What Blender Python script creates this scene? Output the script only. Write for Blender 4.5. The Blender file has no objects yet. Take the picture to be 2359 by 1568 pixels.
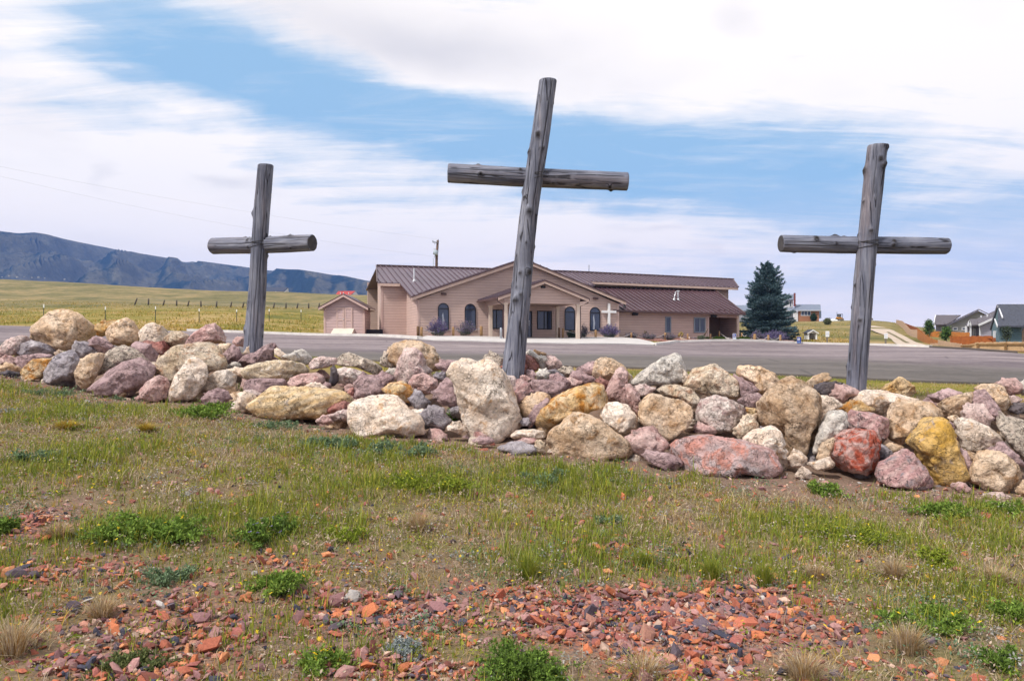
import bpy, math, random
import numpy as np
from mathutils import Vector, Matrix, noise as mnoise

# ---------------------------------------------------------------- scene, camera, sky, sun
S = bpy.context.scene
COL = S.collection
random.seed(7)
RNG = np.random.default_rng(11)
PI = math.pi
K = 2359 / 1024.0          # photo-overview pixels per render pixel
FP, CX, CY = 796.0, 512.0, 346.0
CAM = np.array([0.0, 0.0, 1.6])

cd = bpy.data.cameras.new('camera')
cam = bpy.data.objects.new('camera', cd); COL.objects.link(cam)
cam.location = CAM; cam.rotation_euler = (PI / 2, 0, 0)
cd.sensor_width = 36.0; cd.lens = 36.0 * FP / 1024.0
cd.shift_y = (CY - 340.0) / 1024.0
cd.clip_start = 0.05; cd.clip_end = 20000
S.camera = cam
S.render.resolution_x = 1024; S.render.resolution_y = 680
S.view_settings.view_transform = 'Standard'
S.view_settings.look = 'None'
S.view_settings.exposure = 0.42
S.view_settings.gamma = 1.0
try:
    S.cycles.max_bounces = 6; S.cycles.volume_bounces = 0
except Exception: pass

SUN_EL, SUN_AZ = math.radians(52), math.radians(-128)   # azimuth from +y towards +x: behind the camera, to the left
sl = bpy.data.lights.new('sun', 'SUN'); sl.energy = 3.3; sl.angle = math.radians(7); sl.color = (1.0, .955, .90)
so = bpy.data.objects.new('sun', sl); COL.objects.link(so)
sd = Vector((math.sin(SUN_AZ) * math.cos(SUN_EL), math.cos(SUN_AZ) * math.cos(SUN_EL), math.sin(SUN_EL)))
so.rotation_euler = sd.to_track_quat('Z', 'Y').to_euler()
so.location = (-20, -20, 30)


class NT:
    """tiny node-graph writer"""
    def __init__(s, tree):
        s.t = tree; s.n = tree.nodes; s.l = tree.links
    def put(s, sock, v):
        if v is None: return
        if isinstance(v, bpy.types.NodeSocket): s.l.new(v, sock)
        elif isinstance(v, (tuple, list)):
            try: sock.default_value = v
            except Exception: sock.default_value = tuple(v) + (1.0,)
        else: sock.default_value = v
    def node(s, typ, **kw):
        n = s.n.new(typ)
        for k, v in kw.items(): setattr(n, k, v)
        return n
    def math(s, op, a, b=None, c=None, clamp=False):
        n = s.node('ShaderNodeMath', operation=op, use_clamp=clamp)
        s.put(n.inputs[0], a); s.put(n.inputs[1], b)
        if c is not None: s.put(n.inputs[2], c)
        return n.outputs[0]
    def vmath(s, op, a, b=None):
        n = s.node('ShaderNodeVectorMath', operation=op)
        s.put(n.inputs[0], a); s.put(n.inputs[1], b)
        return n.outputs[0]
    def noise(s, vec, scale, detail=4, rough=.55, dist=0.0, col=False):
        n = s.node('ShaderNodeTexNoise')
        s.put(n.inputs['Vector'], vec); s.put(n.inputs['Scale'], scale); s.put(n.inputs['Detail'], detail)
        s.put(n.inputs['Roughness'], rough); s.put(n.inputs['Distortion'], dist)
        return n.outputs['Color' if col else 'Fac']
    def voro(s, vec, scale, out='Distance', feature='F1', rnd=1.0):
        n = s.node('ShaderNodeTexVoronoi', feature=feature)
        s.put(n.inputs['Vector'], vec); s.put(n.inputs['Scale'], scale); s.put(n.inputs['Randomness'], rnd)
        return n.outputs[out]
    def wave(s, vec, scale, dist=0, detail=2, dscale=1, direction='Z', profile='SIN'):
        n = s.node('ShaderNodeTexWave', bands_direction=direction, wave_profile=profile)
        s.put(n.inputs['Vector'], vec); s.put(n.inputs['Scale'], scale); s.put(n.inputs['Distortion'], dist)
        s.put(n.inputs['Detail'], detail); s.put(n.inputs['Detail Scale'], dscale)
        return n.outputs['Fac']
    def ramp(s, fac, stops, interp='LINEAR'):
        n = s.node('ShaderNodeValToRGB'); r = n.color_ramp; r.interpolation = interp
        while len(r.elements) < len(stops): r.elements.new(.5)
        for e, (p, c) in zip(r.elements, stops):
            e.position = p; e.color = (c, c, c, 1) if not isinstance(c, (tuple, list)) else tuple(c[:3]) + (1,)
        s.put(n.inputs[0], fac); return n.outputs[0]
    def mix(s, f, a, b, mode='MIX'):
        n = s.node('ShaderNodeMix', data_type='RGBA', blend_type=mode)
        s.put(n.inputs[0], f)
        for i, v in ((6, a), (7, b)):
            if isinstance(v, (tuple, list)) and len(v) == 3: v = tuple(v) + (1.0,)
            s.put(n.inputs[i], v)
        return n.outputs[2]
    def map(s, vec, scale=(1, 1, 1), loc=(0, 0, 0), rot=(0, 0, 0)):
        n = s.node('ShaderNodeMapping')
        s.put(n.inputs[0], vec); s.put(n.inputs['Scale'], scale); s.put(n.inputs['Location'], loc); s.put(n.inputs['Rotation'], rot)
        return n.outputs[0]
    def coord(s, which='Object'): return s.node('ShaderNodeTexCoord').outputs[which]
    def attr(s, name, out='Color'):
        n = s.node('ShaderNodeAttribute'); n.attribute_name = name; return n.outputs[out]
    def rnd(s): return s.node('ShaderNodeObjectInfo').outputs['Random']
    def bump(s, h, strength=.5, dist=.02, nrm=None):
        n = s.node('ShaderNodeBump'); s.put(n.inputs['Strength'], strength); s.put(n.inputs['Distance'], dist)
        s.put(n.inputs['Height'], h); s.put(n.inputs['Normal'], nrm); return n.outputs[0]
    def sep(s, v): return s.node_sep(v)
    def node_sep(s, v):
        n = s.node('ShaderNodeSeparateXYZ'); s.put(n.inputs[0], v); return n.outputs
    def comb(s, x, y, z):
        n = s.node('ShaderNodeCombineXYZ')
        for i, v in enumerate((x, y, z)): s.put(n.inputs[i], v)
        return n.outputs[0]


W = bpy.data.worlds.new('World'); S.world = W; W.use_nodes = True
def build_sky():
    g = NT(W.node_tree); g.n.clear()
    out = g.node('ShaderNodeOutputWorld'); bg = g.node('ShaderNodeBackground')
    g.l.new(bg.outputs[0], out.inputs[0]); bg.inputs['Strength'].default_value = 0.1
    sky = g.node('ShaderNodeTexSky', sky_type='NISHITA')
    sky.sun_disc = False; sky.sun_elevation = SUN_EL; sky.sun_rotation = SUN_AZ
    sky.altitude = 1500; sky.air_density = 1.0; sky.dust_density = 0.6; sky.ozone_density = 1.3
    d = g.coord('Generated')
    x, y, z = g.sep(d)
    az = g.math('ARCTAN2', x, y); el = g.math('ARCSINE', z)
    zc = g.math('ADD', g.math('MAXIMUM', z, 0.0), 0.13)
    plane = g.comb(g.math('DIVIDE', x, zc), g.math('DIVIDE', y, zc), 0.0)     # cloud deck seen in perspective
    wn = g.noise(plane, .9, 5, .55, 0.0, col=True)
    wx, wy, wz = g.sep(wn)
    az = g.math('ADD', az, g.math('MULTIPLY', g.math('SUBTRACT', wx, .5), .30))
    el = g.math('ADD', el, g.math('MULTIPLY', g.math('SUBTRACT', wy, .5), .13))
    def blob(ox, oy, l, w, ang, amp):
        a0 = math.atan((ox - 1179.5) / K / FP); e0 = math.atan((797 - oy) / K / FP * math.cos(a0))
        sa, se = l / K / FP, w / K / FP; c, s_ = math.cos(math.radians(ang)), math.sin(math.radians(ang))
        dx = g.math('SUBTRACT', az, a0); dy = g.math('SUBTRACT', el, e0)
        u = g.math('DIVIDE', g.math('SUBTRACT', g.math('MULTIPLY', dx, c), g.math('MULTIPLY', dy, s_)), sa)
        v = g.math('DIVIDE', g.math('ADD', g.math('MULTIPLY', dx, s_), g.math('MULTIPLY', dy, c)), se)
        r2 = g.math('ADD', g.math('MULTIPLY', u, u), g.math('MULTIPLY', v, v))
        return g.math('MULTIPLY', g.math('POWER', 2.718, g.math('MULTIPLY', r2, -1.0)), amp)
    cov = 0.60
    for b in SKY_BLOBS: cov = g.math('ADD', cov, blob(*b))
    f1 = g.noise(g.map(plane, (1.0, .55, 1), rot=(0, 0, .35)), 1.6, 9, .6, .5)
    f2 = g.noise(g.map(plane, (.45, 2.2, 1), loc=(3, 1, 0), rot=(0, 0, -.45)), 3.0, 9, .68, .4)
    f = g.math('ADD', g.math('MULTIPLY', f1, .5), g.math('MULTIPLY', f2, .5))
    m = g.math('ADD', cov, g.math('MULTIPLY', g.math('SUBTRACT', f, .5), 2.5))
    mask = g.ramp(m, [(.04, .06), (.28, .24), (.50, .66), (.76, 1.0)])
    wis = g.noise(g.map(plane, (.6, 2.1, 1), loc=(9, 4, 0), rot=(0, 0, -.62)), 2.2, 10, .7, .9)
    wis2 = g.noise(g.map(plane, (1, 1, 1), loc=(2, 6, 0)), 1.3, 3, .5)
    wisp = g.math('MULTIPLY', g.ramp(wis, [(.44, 0.0), (.74, .55)]), g.ramp(wis2, [(.36, .15), (.60, 1.0)]))
    mask = g.math('MAXIMUM', mask, wisp)
    shade = 0.0
    for b in SKY_GREY: shade = g.math('ADD', shade, blob(*b))
    f3 = g.noise(g.map(plane, (.8, .8, 1), loc=(7, 2, 0)), 2.1, 6, .55)
    shade = g.math('ADD', shade, g.math('MULTIPLY', g.math('SUBTRACT', f3, .53), 1.0), clamp=True)
    ccol = g.mix(shade, (9.3, 8.75, 8.35), (6.2, 6.0, 6.15))
    blue = g.mix(1.0, sky.outputs[0], (1.0, 1.0, 1.0), 'MULTIPLY')
    blue = g.mix(.85, blue, (2.5, 4.65, 6.8))
    colr = g.mix(mask, blue, ccol)
    # dim pinkish-grey air close to the horizon
    hz = g.ramp(el, [(0.0, .92), (.05, .75), (.10, .35), (.20, 0.0)])
    colr = g.mix(hz, colr, (11.6, 9.8, 8.7))
    g.put(bg.inputs['Color'], colr)
SKY_BLOBS = [  # overview x, y, half length, half width, tilt (down to the right), amount
    (430, 130, 330, 70, 12, -.50), (640, 200, 340, 75, 14, -.50), (900, 290, 380, 85, 10, -.42), (1250, 330, 300, 85, 4, -.36), (1560, 345, 480, 95, 5, -.62),
    (2010, 460, 420, 80, 3, -.36), (2150, 640, 460, 95, 0, -.34), (1950, 720, 420, 60, 0, -.22), (200, 110, 160, 45, 15, -.22), (1150, 720, 500, 40, 0, -.12),
    (900, 40, 620, 90, 12, .42), (1060, 140, 260, 75, 10, .30), (1900, 110, 620, 130, 5, .50), (70, 330, 260, 120, 5, .28), (330, 330, 160, 40, 12, .15),
    (480, 500, 560, 110, 3, .40), (1350, 520, 320, 55, 3, .32), (1800, 570, 300, 50, 3, .16), (60, 40, 180, 60, 10, .2)]
SKY_GREY = [(1050, 100, 330, 70, 10, .75), (650, 40, 300, 50, 8, .35), (560, 400, 60, 18, 0, .5), (320, 390, 26, 30, 30, .4), (1480, 525, 60, 12, 0, .5), (1620, 585, 60, 14, 0, .5), (1400, 590, 30, 12, 0, .4),
            (1680, 30, 60, 40, 20, .45), (80, 240, 200, 60, 10, .25)]
build_sky()

# ---------------------------------------------------------------- helpers
def tag(o, label=None, cat=None, group=None, kind=None):
    if label: o['label'] = label
    if cat: o['category'] = cat
    if group: o['group'] = group
    if kind: o['kind'] = kind
    return o

def link(name, me, parent=None, loc=None, rot=None):
    o = bpy.data.objects.new(name, me); COL.objects.link(o)
    if parent is not None: o.parent = parent
    if loc is not None: o.location = loc
    if rot is not None: o.rotation_euler = rot
    return o

def empty(name, loc=(0, 0, 0), rz=0.0):
    o = link(name, None, None, loc, (0, 0, rz)); o.empty_display_size = .3; return o

def bulk(name, verts, faces, mat=None, smooth=False, col=None, parent=None, loc=None, rot=None, attrs=None):
    """verts (n,3) array; faces: list of (m,k) int arrays"""
    verts = np.asarray(verts, dtype=np.float32)
    me = bpy.data.meshes.new(name)
    if not isinstance(faces, list): faces = [faces]
    loops = np.concatenate([np.asarray(f, dtype=np.int32).ravel() for f in faces])
    sizes = np.concatenate([np.full(len(f), np.asarray(f).shape[1], dtype=np.int32) for f in faces])
    starts = np.concatenate([[0], np.cumsum(sizes)[:-1]]).astype(np.int32)
    me.vertices.add(len(verts)); me.vertices.foreach_set('co', verts.ravel())
    me.loops.add(len(loops)); me.loops.foreach_set('vertex_index', loops)
    me.polygons.add(len(sizes)); me.polygons.foreach_set('loop_start', starts)
    try: me.polygons.foreach_set('loop_total', sizes)
    except Exception: pass
    me.polygons.foreach_set('use_smooth', np.full(len(sizes), bool(smooth)))
    if col is not None:
        a = me.color_attributes.new('col', 'FLOAT_COLOR', 'POINT')
        c = np.ones((len(verts), 4), dtype=np.float32); c[:, :3] = col
        a.data.foreach_set('color', c.ravel())
    for k, v in (attrs or {}).items():
        a = me.attributes.new(k, 'FLOAT', 'POINT'); a.data.foreach_set('value', np.asarray(v, dtype=np.float32))
    me.update(calc_edges=True); me.validate()
    if mat: me.materials.append(mat)
    return link(name, me, parent, loc, rot)

class MB:
    """collects boxes, tubes, prisms into ONE mesh"""
    def __init__(s): s.v = []; s.f = []
    def add(s, vs, fs):
        o = len(s.v); s.v += [tuple(map(float, p)) for p in vs]; s.f += [tuple(i + o for i in f) for f in fs]; return s
    def box(s, x0, x1, y0, y1, z0, z1):
        return s.add([(x0, y0, z0), (x1, y0, z0), (x1, y1, z0), (x0, y1, z0), (x0, y0, z1), (x1, y0, z1), (x1, y1, z1), (x0, y1, z1)],
                     [(0, 3, 2, 1), (4, 5, 6, 7), (0, 1, 5, 4), (1, 2, 6, 5), (2, 3, 7, 6), (3, 0, 4, 7)])
    def prism(s, poly, off):
        """poly: 3-D points of a planar face, extruded by the vector off"""
        n = len(poly); p = [np.array(q, float) for q in poly]; o = np.array(off, float)
        return s.add(p + [q + o for q in p], [tuple(range(n))[::-1], tuple(range(n, 2 * n))] + [(i, (i + 1) % n, n + (i + 1) % n, n + i) for i in range(n)])
    def bar(s, a, b, w, h=None, up=(0, 0, 1)):
        a = np.array(a, float); b = np.array(b, float); h = h or w
        d = b - a; d /= np.linalg.norm(d); u = np.array(up, float)
        if abs(d @ u) > .98: u = np.array((1., 0, 0))
        r = np.cross(d, u); r /= np.linalg.norm(r); u = np.cross(r, d)
        c = [(-1, -1), (1, -1), (1, 1), (-1, 1)]
        vs = [a + r * x * w / 2 + u * z * h / 2 for x, z in c] + [b + r * x * w / 2 + u * z * h / 2 for x, z in c]
        return s.add(vs, [(0, 1, 2, 3), (7, 6, 5, 4), (0, 4, 5, 1), (1, 5, 6, 2), (2, 6, 7, 3), (3, 7, 4, 0)])
    def tube(s, pts, r, n=8, caps=True):
        pts = [np.array(p, float) for p in pts]; m = len(pts)
        rs = r if isinstance(r, (list, tuple)) else [r] * m
        vs = []
        for i, p in enumerate(pts):
            d = pts[min(i + 1, m - 1)] - pts[max(i - 1, 0)]; d /= np.linalg.norm(d)
            u = np.array((0, 0, 1.)) if abs(d[2]) < .9 else np.array((1., 0, 0))
            a = np.cross(d, u); a /= np.linalg.norm(a); b = np.cross(a, d)
            vs += [p + rs[i] * (a * math.cos(2 * PI * k / n) + b * math.sin(2 * PI * k / n)) for k in range(n)]
        fs = [(i * n + k, i * n + (k + 1) % n, (i + 1) * n + (k + 1) % n, (i + 1) * n + k) for i in range(m - 1) for k in range(n)]
        if caps: fs += [tuple(range(n))[::-1], tuple(range((m - 1) * n, m * n))]
        return s.add(vs, fs)
    def build(s, name, mat=None, parent=None, smooth=False, loc=None, rot=None):
        me = bpy.data.meshes.new(name); me.from_pydata(s.v, [], s.f)
        import bmesh
        bm = bmesh.new(); bm.from_mesh(me); bmesh.ops.recalc_face_normals(bm, faces=bm.faces); bm.to_mesh(me); bm.free()
        if smooth:
            me.polygons.foreach_set('use_smooth', [True] * len(me.polygons))
        me.update()
        if mat: me.materials.append(mat)
        return link(name, me, parent, loc, rot)

def copy_tree(o, parent=None):
    c = o.copy(); COL.objects.link(c)
    if parent is not None: c.parent = parent
    for ch in list(o.children): copy_tree(ch, c)
    return c

MATS = {}
def simple(name, col, rough=.8, var=.12, scale=6, metal=0, bumpy=0.0, spec=.3):
    """plain weathered surface: colour with blotchy variation"""
    if name in MATS: return MATS[name]
    m = bpy.data.materials.new(name); m.use_nodes = True
    g = NT(m.node_tree); b = g.n['Principled BSDF']
    c = g.coord('Object')
    n = g.noise(c, scale, 6, .6); n2 = g.noise(c, scale * 7, 4, .6)
    f = g.math('ADD', g.math('MULTIPLY', n, .65), g.math('MULTIPLY', n2, .35))
    lo = tuple(max(0, v * (1 - 2 * var)) for v in col); hi = tuple(min(1, v * (1 + 2 * var)) for v in col)
    g.put(b.inputs['Base Color'], g.ramp(f, [(.3, lo), (.7, hi)]))
    b.inputs['Roughness'].default_value = rough; b.inputs['Metallic'].default_value = metal
    b.inputs['Specular IOR Level'].default_value = spec
    if bumpy: g.put(b.inputs['Normal'], g.bump(n2, bumpy, .01))
    MATS[name] = m; return m

# ---------------------------------------------------------------- photo pixel -> direction, terrain
def ray(x, y): return np.array([(x / K - CX) / FP, 1.0, -(y / K - CY) / FP])
def at(x, y, d): return CAM + ray(x, y) * d            # point at depth d
def z5(x, y): return (0 + x / 3.104) * .78476, (880 + y / 3.104) * .78476
def z6(x, y): return (640 + x / 3.104) * .78476, (960 + y / 3.104) * .78476
def z7(x, y): return (1280 + x / 2.877) * .78476, (960 + y / 2.877) * .78476
def z8(x, y): return (2100 + x / 2.604) * .78476, (1000 + y / 2.604) * .78476
def z1(x, y): return (1080 + x / 3.932) * .78476, (740 + y / 3.932) * .78476
def z2(x, y): return (1620 + x / 3.686) * .78476, (740 + y / 3.686) * .78476
def z3(x, y): return (2140 + x / 2.724) * .78476, (760 + y / 2.724) * .78476
def z9(x, y): return (2640 + x / 6.445) * .78476, (880 + y / 6.445) * .78476
def za(x, y): return (740 + x / 5.9) * .78476, (830 + y / 5.9) * .78476
def zb(x, y): return (1960 + x / 11.8) * .78476, (950 + y / 11.8) * .78476
def zc(x, y): return (2330 + x / 15.73) * .78476, (950 + y / 15.73) * .78476
def zh(x, y): return (2160 + x / 6.94) * .78476, (840 + y / 6.94) * .78476
ZOOM = {5: z5, 6: z6, 7: z7, 8: z8}

TOE = [(-900, 850, 15.5), (-400, 855, 13.5), (0, 868, 12.0), (200, 915, 11.4), (460, 935, 10.9), (650, 975, 10.4), (900, 1012, 9.7), (1100, 1035, 9.4),
       (1350, 1060, 9.1), (1650, 1098, 8.7), (1900, 1115, 8.5), (2150, 1138, 8.3), (2359, 1152, 8.2), (2800, 1190, 7.9), (3300, 1230, 7.7)]
CREST = [(-900, 780, 18.0), (-400, 785, 16.0), (0, 798, 14.3), (300, 802, 13.7), (600, 806, 13.1), (800, 838, 12.6), (1000, 852, 12.0), (1180, 852, 11.5), (1450, 862, 11.1),
         (1700, 874, 10.9), (1950, 892, 10.6), (2150, 908, 10.4), (2359, 918, 10.2), (2800, 945, 9.9), (3300, 960, 9.6)]
def curve(tab, x):
    a = np.array(tab); return np.interp(x, a[:, 0], a[:, 1]), np.interp(x, a[:, 0], a[:, 2])
def heap_depth(x, y):
    ty, td = curve(TOE, x); cy, cdp = curve(CREST, x)
    t = np.clip((ty - y) / (ty - cy), -.12, 1.2); return td + (cdp - td) * t

CP = []
def cp(x, y, d): p = at(x, y, d); CP.append((p[0], p[1], p[2]))
for x, y, d in TOE: cp(x, y, d); p = at(x, y, d); CP.append((p[0] * .93, p[1] * .93, p[2] - .045))
for x, y, d in CREST: p = at(x, y, d + .25); CP.append((p[0], p[1], p[2] - .20))
for (x, y, d), (x2, y2, d2) in zip(TOE, CREST):
    p = (at(x, y, d) + at(x2, y2, d2)) / 2; CP.append((p[0], p[1] + .2, p[2] - .30))
for x, z in ((-8, .62), (-5, .42), (-2.5, .2), (0, .03), (2.5, -.08), (5, -.12), (8, -.15)):
    CP.append((x * .6, 4.2, z * .5 - .01)); CP.append((x * 1.2, 1.5, z * .45 - .08)); CP.append((x, -3, z * .5 - .15)); CP.append((x * 2, -12, z - .4))
CP += [(-40, -40, .5), (0, -50, -1.5), (40, -40, -2), (30, 0, -.8), (-30, 0, 2.2), (18, 6, -.5), (-18, 6, 1.4)]
# strip behind the rocks, near edge of the car park
for x, d, z in ((-400, 22, 1.75), (0, 20, 1.45), (400, 19, 1.25), (800, 17.5, 1.08), (1180, 16, .92), (1500, 15.2, .80), (1800, 14.6, .70), (2100, 14.2, .62), (2359, 13.8, .54), (2800, 13, .42)):
    p = at(x, 800, d); CP.append((p[0], p[1], z))
NEAR_EDGE = [(-700, 785, 27), (-300, 790, 26), (0, 797, 25), (400, 812, 24), (800, 828, 21.5), (1180, 841, 20), (1500, 850, 19.6), (1800, 864, 19), (2050, 877, 18.4), (2359, 887, 18), (2800, 898, 17)]
FAR_EDGE = [(-700, 742, 66), (-300, 745, 64), (0, 750, 62), (300, 760, 59), (620, 770, 56), (870, 776, 53), (1000, 786, 47.5), (1180, 791, 46.0), (1330, 794, 46.5), (1505, 797, 49), (1560, 789, 57.5), (1830, 791.5, 60),
            (2000, 796, 58), (2140, 801, 54), (2230, 806.5, 47.5), (2300, 812, 43), (2359, 816, 40), (2500, 828, 37), (2800, 850, 32)]
for x, y, d in NEAR_EDGE: cp(x, y, d)
for x, y, d in FAR_EDGE: cp(x, y, d)
# around and behind the church (floor level 2.25), shed, planting beds
for x, y, d in ((760, 772, 57), (870, 771, 58), (960, 775, 54), (1090, 776, 55), (1400, 779, 57), (1440, 779.5, 58.5), (1560, 780, 61), (1700, 779, 64), (1760, 781, 66)): cp(x, y, d)
for x, d in ((900, 80), (1200, 80), (1500, 85)): p = at(x, 780, d); CP.append((p[0], p[1], 2.4))
# left field
for x, y, d in ((-500, 730, 80), (-500, 690, 160), (-500, 645, 340), (0, 742, 72), (310, 744, 70), (580, 746, 72), (720, 742, 84), (0, 722, 95), (0, 700, 135), (310, 702, 130), (540, 708, 130), (760, 713, 128), (870, 716, 128),
                (0, 668, 240), (400, 688, 220), (700, 698, 215), (0, 645, 350), (200, 655, 350), (400, 668, 350), (650, 676, 350), (870, 689, 350), (1200, 700, 330)): cp(x, y, d)
# right field and hill
for x, y, d in ((1780, 777, 72), (1850, 771, 90), (1990, 780, 80), (1850, 758, 125), (1960, 762, 120), (1850, 740, 195), (1950, 738, 200), (2050, 741, 205), (1700, 740, 205), (2105, 752, 150), (2140, 775, 95), (2160, 795, 60),
                (2300, 797, 70), (2230, 792, 78), (2359, 800, 60), (2600, 805, 70), (2800, 815, 60)): cp(x, y, d)
for x, z in ((-500, 26), (0, 26), (400, 20), (870, 15), (1400, 9), (1850, 5), (2150, 2.5), (2359, 2), (2900, 2)):
    for d in (700, 1500, 6000): p = at(x, 700, d); CP.append((p[0], p[1], z * (.9 if d < 1000 else .8)))
for x, z in ((2200, 3.6), (2359, 2.3), (2600, 2.0), (2900, 2)):
    p = at(x, 700, 200); CP.append((p[0], p[1], z))
for a in (90, 135, 180, 225, 270):
    for r in (200, 1500, 6000): CP.append((r * math.sin(math.radians(a)), r * math.cos(math.radians(a)), -2 if 90 <= a < 200 else 2))
CP = np.array(CP)
def warp(xy):
    r = np.hypot(xy[:, 0], xy[:, 1]) + 1e-9; return xy * (8 * np.log1p(r / 8) / r)[:, None]
_q = warp(CP[:, :2])
def _kern(a, b):
    d2 = ((a[:, None, :] - b[None, :, :]) ** 2).sum(-1); return .5 * d2 * np.log(d2 + 1e-12)
_n = len(_q); _A = np.zeros((_n + 3, _n + 3)); _A[:_n, :_n] = _kern(_q, _q) + np.eye(_n) * 2e-3
_A[:_n, _n] = 1; _A[:_n, _n + 1:] = _q; _A[_n, :_n] = 1; _A[_n + 1:, :_n] = _q.T
_w = np.linalg.solve(_A, np.concatenate([CP[:, 2], [0, 0, 0]]))
def ground(x, y):
    xy = np.stack([np.ravel(x), np.ravel(y)], 1).astype(float); out = np.empty(len(xy))
    for i in range(0, len(xy), 20000):
        p = warp(xy[i:i + 20000]); out[i:i + 20000] = _kern(p, _q) @ _w[:_n] + _w[_n] + p @ _w[_n + 1:]
    return out
def gz(x, y): return float(ground([x], [y])[0])
_ks = np.geomspace(2.0, 4000, 900)
def ground_at(x, y, dmin=2.0, dmax=4000):
    """where the sight line through photo pixel x, y meets the terrain"""
    r = ray(x, y); k = _ks[(_ks >= dmin) & (_ks <= dmax)]
    h = CAM[2] + r[2] * k - ground(r[0] * k, k)
    i = int(np.argmax(h < 0)) if (h < 0).any() else len(k) - 1
    if i > 0: t = h[i - 1] / (h[i - 1] - h[i] + 1e-9); kk = k[i - 1] + (k[i] - k[i - 1]) * min(max(t, 0), 1)
    else: kk = k[0]
    return np.array([r[0] * kk, kk, float(ground([r[0] * kk], [kk])[0])])
# ---------------------------------------------------------------- terrain and ground sheets
def mat_terrain():
    m = bpy.data.materials.new('prairie_ground'); m.use_nodes = True
    g = NT(m.node_tree); b = g.n['Principled BSDF']; c = g.coord('Object')
    # near: dusty soil with chips of red shale
    n1 = g.noise(c, 1.1, 6, .62); n2 = g.noise(c, 9, 6, .65); n3 = g.noise(c, 60, 3, .6)
    soil = g.ramp(g.math('ADD', g.math('MULTIPLY', n2, .6), g.math('MULTIPLY', n3, .4)), [(.3, (.10, .072, .055)), (.5, (.19, .135, .10)), (.7, (.29, .21, .155))])
    vc = g.voro(c, 55, 'Color'); vr, vg, vb = g.sep(vc)
    chips = g.ramp(vr, [(0, (.08, .06, .07)), (.2, (.20, .09, .07)), (.45, (.34, .13, .08)), (.7, (.26, .14, .12)), (.9, (.40, .22, .14)), (1, (.38, .32, .28))], 'CONSTANT')
    gm = g.ramp(g.math('ADD', g.attr('gravel', 'Fac'), g.math('MULTIPLY', g.math('SUBTRACT', n1, .5), .8)), [(.05, .12), (.35, .35), (.6, .9)])
    near = g.mix(gm, soil, chips)
    thatch = g.ramp(g.noise(g.map(c, (1, 2.2, 1)), 30, 6, .78), [(.34, (.045, .040, .018)), (.45, (.115, .093, .042)), (.54, (.20, .15, .085)), (.64, (.35, .265, .18))])
    thatch = g.mix(g.ramp(g.noise(c, 2.3, 5, .65), [(.45, 0.0), (.62, .6)]), thatch, (.13, .15, .03))
    near = g.mix(g.ramp(g.math('ADD', g.attr('thatch', 'Fac'), g.math('MULTIPLY', g.math('SUBTRACT', n1, .5), 1.2)), [(.3, 0.0), (.7, .8)]), near, thatch)
    # far: patchy prairie grass
    cc = g.map(c, (1, .8, 0))
    f1 = g.noise(cc, .055, 7, .62, .6); f2 = g.noise(g.map(c, (1, 1.6, 0)), .25, 8, .7, .4); f3 = g.noise(cc, 1.6, 6, .7)
    ff = g.math('ADD', g.math('MULTIPLY', f1, .36), g.math('ADD', g.math('MULTIPLY', f2, .42), g.math('MULTIPLY', f3, .22)))
    rich = g.ramp(ff, [(.40, (.085, .092, .022)), (.46, (.15, .14, .028)), (.50, (.23, .185, .042)), (.54, (.33, .225, .085)), (.60, (.42, .30, .16))])
    dull = g.ramp(ff, [(.39, (.075, .078, .030)), (.46, (.135, .122, .05)), (.51, (.20, .165, .072)), (.56, (.29, .21, .10)), (.62, (.36, .26, .14))])
    far = g.mix(g.attr('dull', 'Fac'), rich, dull)
    col = g.mix(g.attr('field', 'Fac'), near, far)
    g.put(b.inputs['Base Color'], col); b.inputs['Roughness'].default_value = .95; b.inputs['Specular IOR Level'].default_value = .1
    g.put(b.inputs['Normal'], g.bump(g.math('ADD', n3, g.math('MULTIPLY', f3, 2.0)), .5, .03))
    return m

GRAVEL_SPOTS = [  # overview x, y, half width, half height, strength : where the red shale lies open
    (1500, 1430, 420, 95, 1.0), (1230, 1370, 240, 55, .62), (1750, 1400, 220, 110, .7), (880, 1410, 330, 80, .74), (420, 1450, 320, 120, .66), (250, 1310, 240, 50, .5), (60, 1210, 130, 90, .66),
    (60, 1330, 150, 60, .66), (640, 1300, 220, 30, .42), (950, 1290, 200, 30, .38), (1560, 1540, 220, 60, .8), (300, 1540, 320, 60, .72), (900, 1540, 320, 50, .7), (1450, 1270, 260, 40, .45), (1300, 1200, 200, 40, .25),
    (520, 1130, 90, 20, .3), (780, 1185, 60, 18, .4), (1740, 1400, 260, 60, .6), (2150, 1530, 200, 60, .25), (1180, 1480, 120, 60, .4)]
def spot_field(tab, x, y):
    """sum of soft spots lying on the ground, given as photo places"""
    out = np.zeros(len(x))
    for ox, oy, hw, hh, amp in tab:
        c = ground_at(ox, oy); l = ground_at(ox + hw, oy); u = ground_at(ox, oy - hh); d_ = ground_at(ox, min(oy + hh, 1700))
        sx = max(abs(l[0] - c[0]), .05); sy = max((u[1] - d_[1]) / 2, .05)
        out = np.maximum(out, amp * np.exp(-(((x - c[0]) / sx) ** 2 + ((y - c[1]) / sy) ** 2) * 1.1))
    return out

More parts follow.
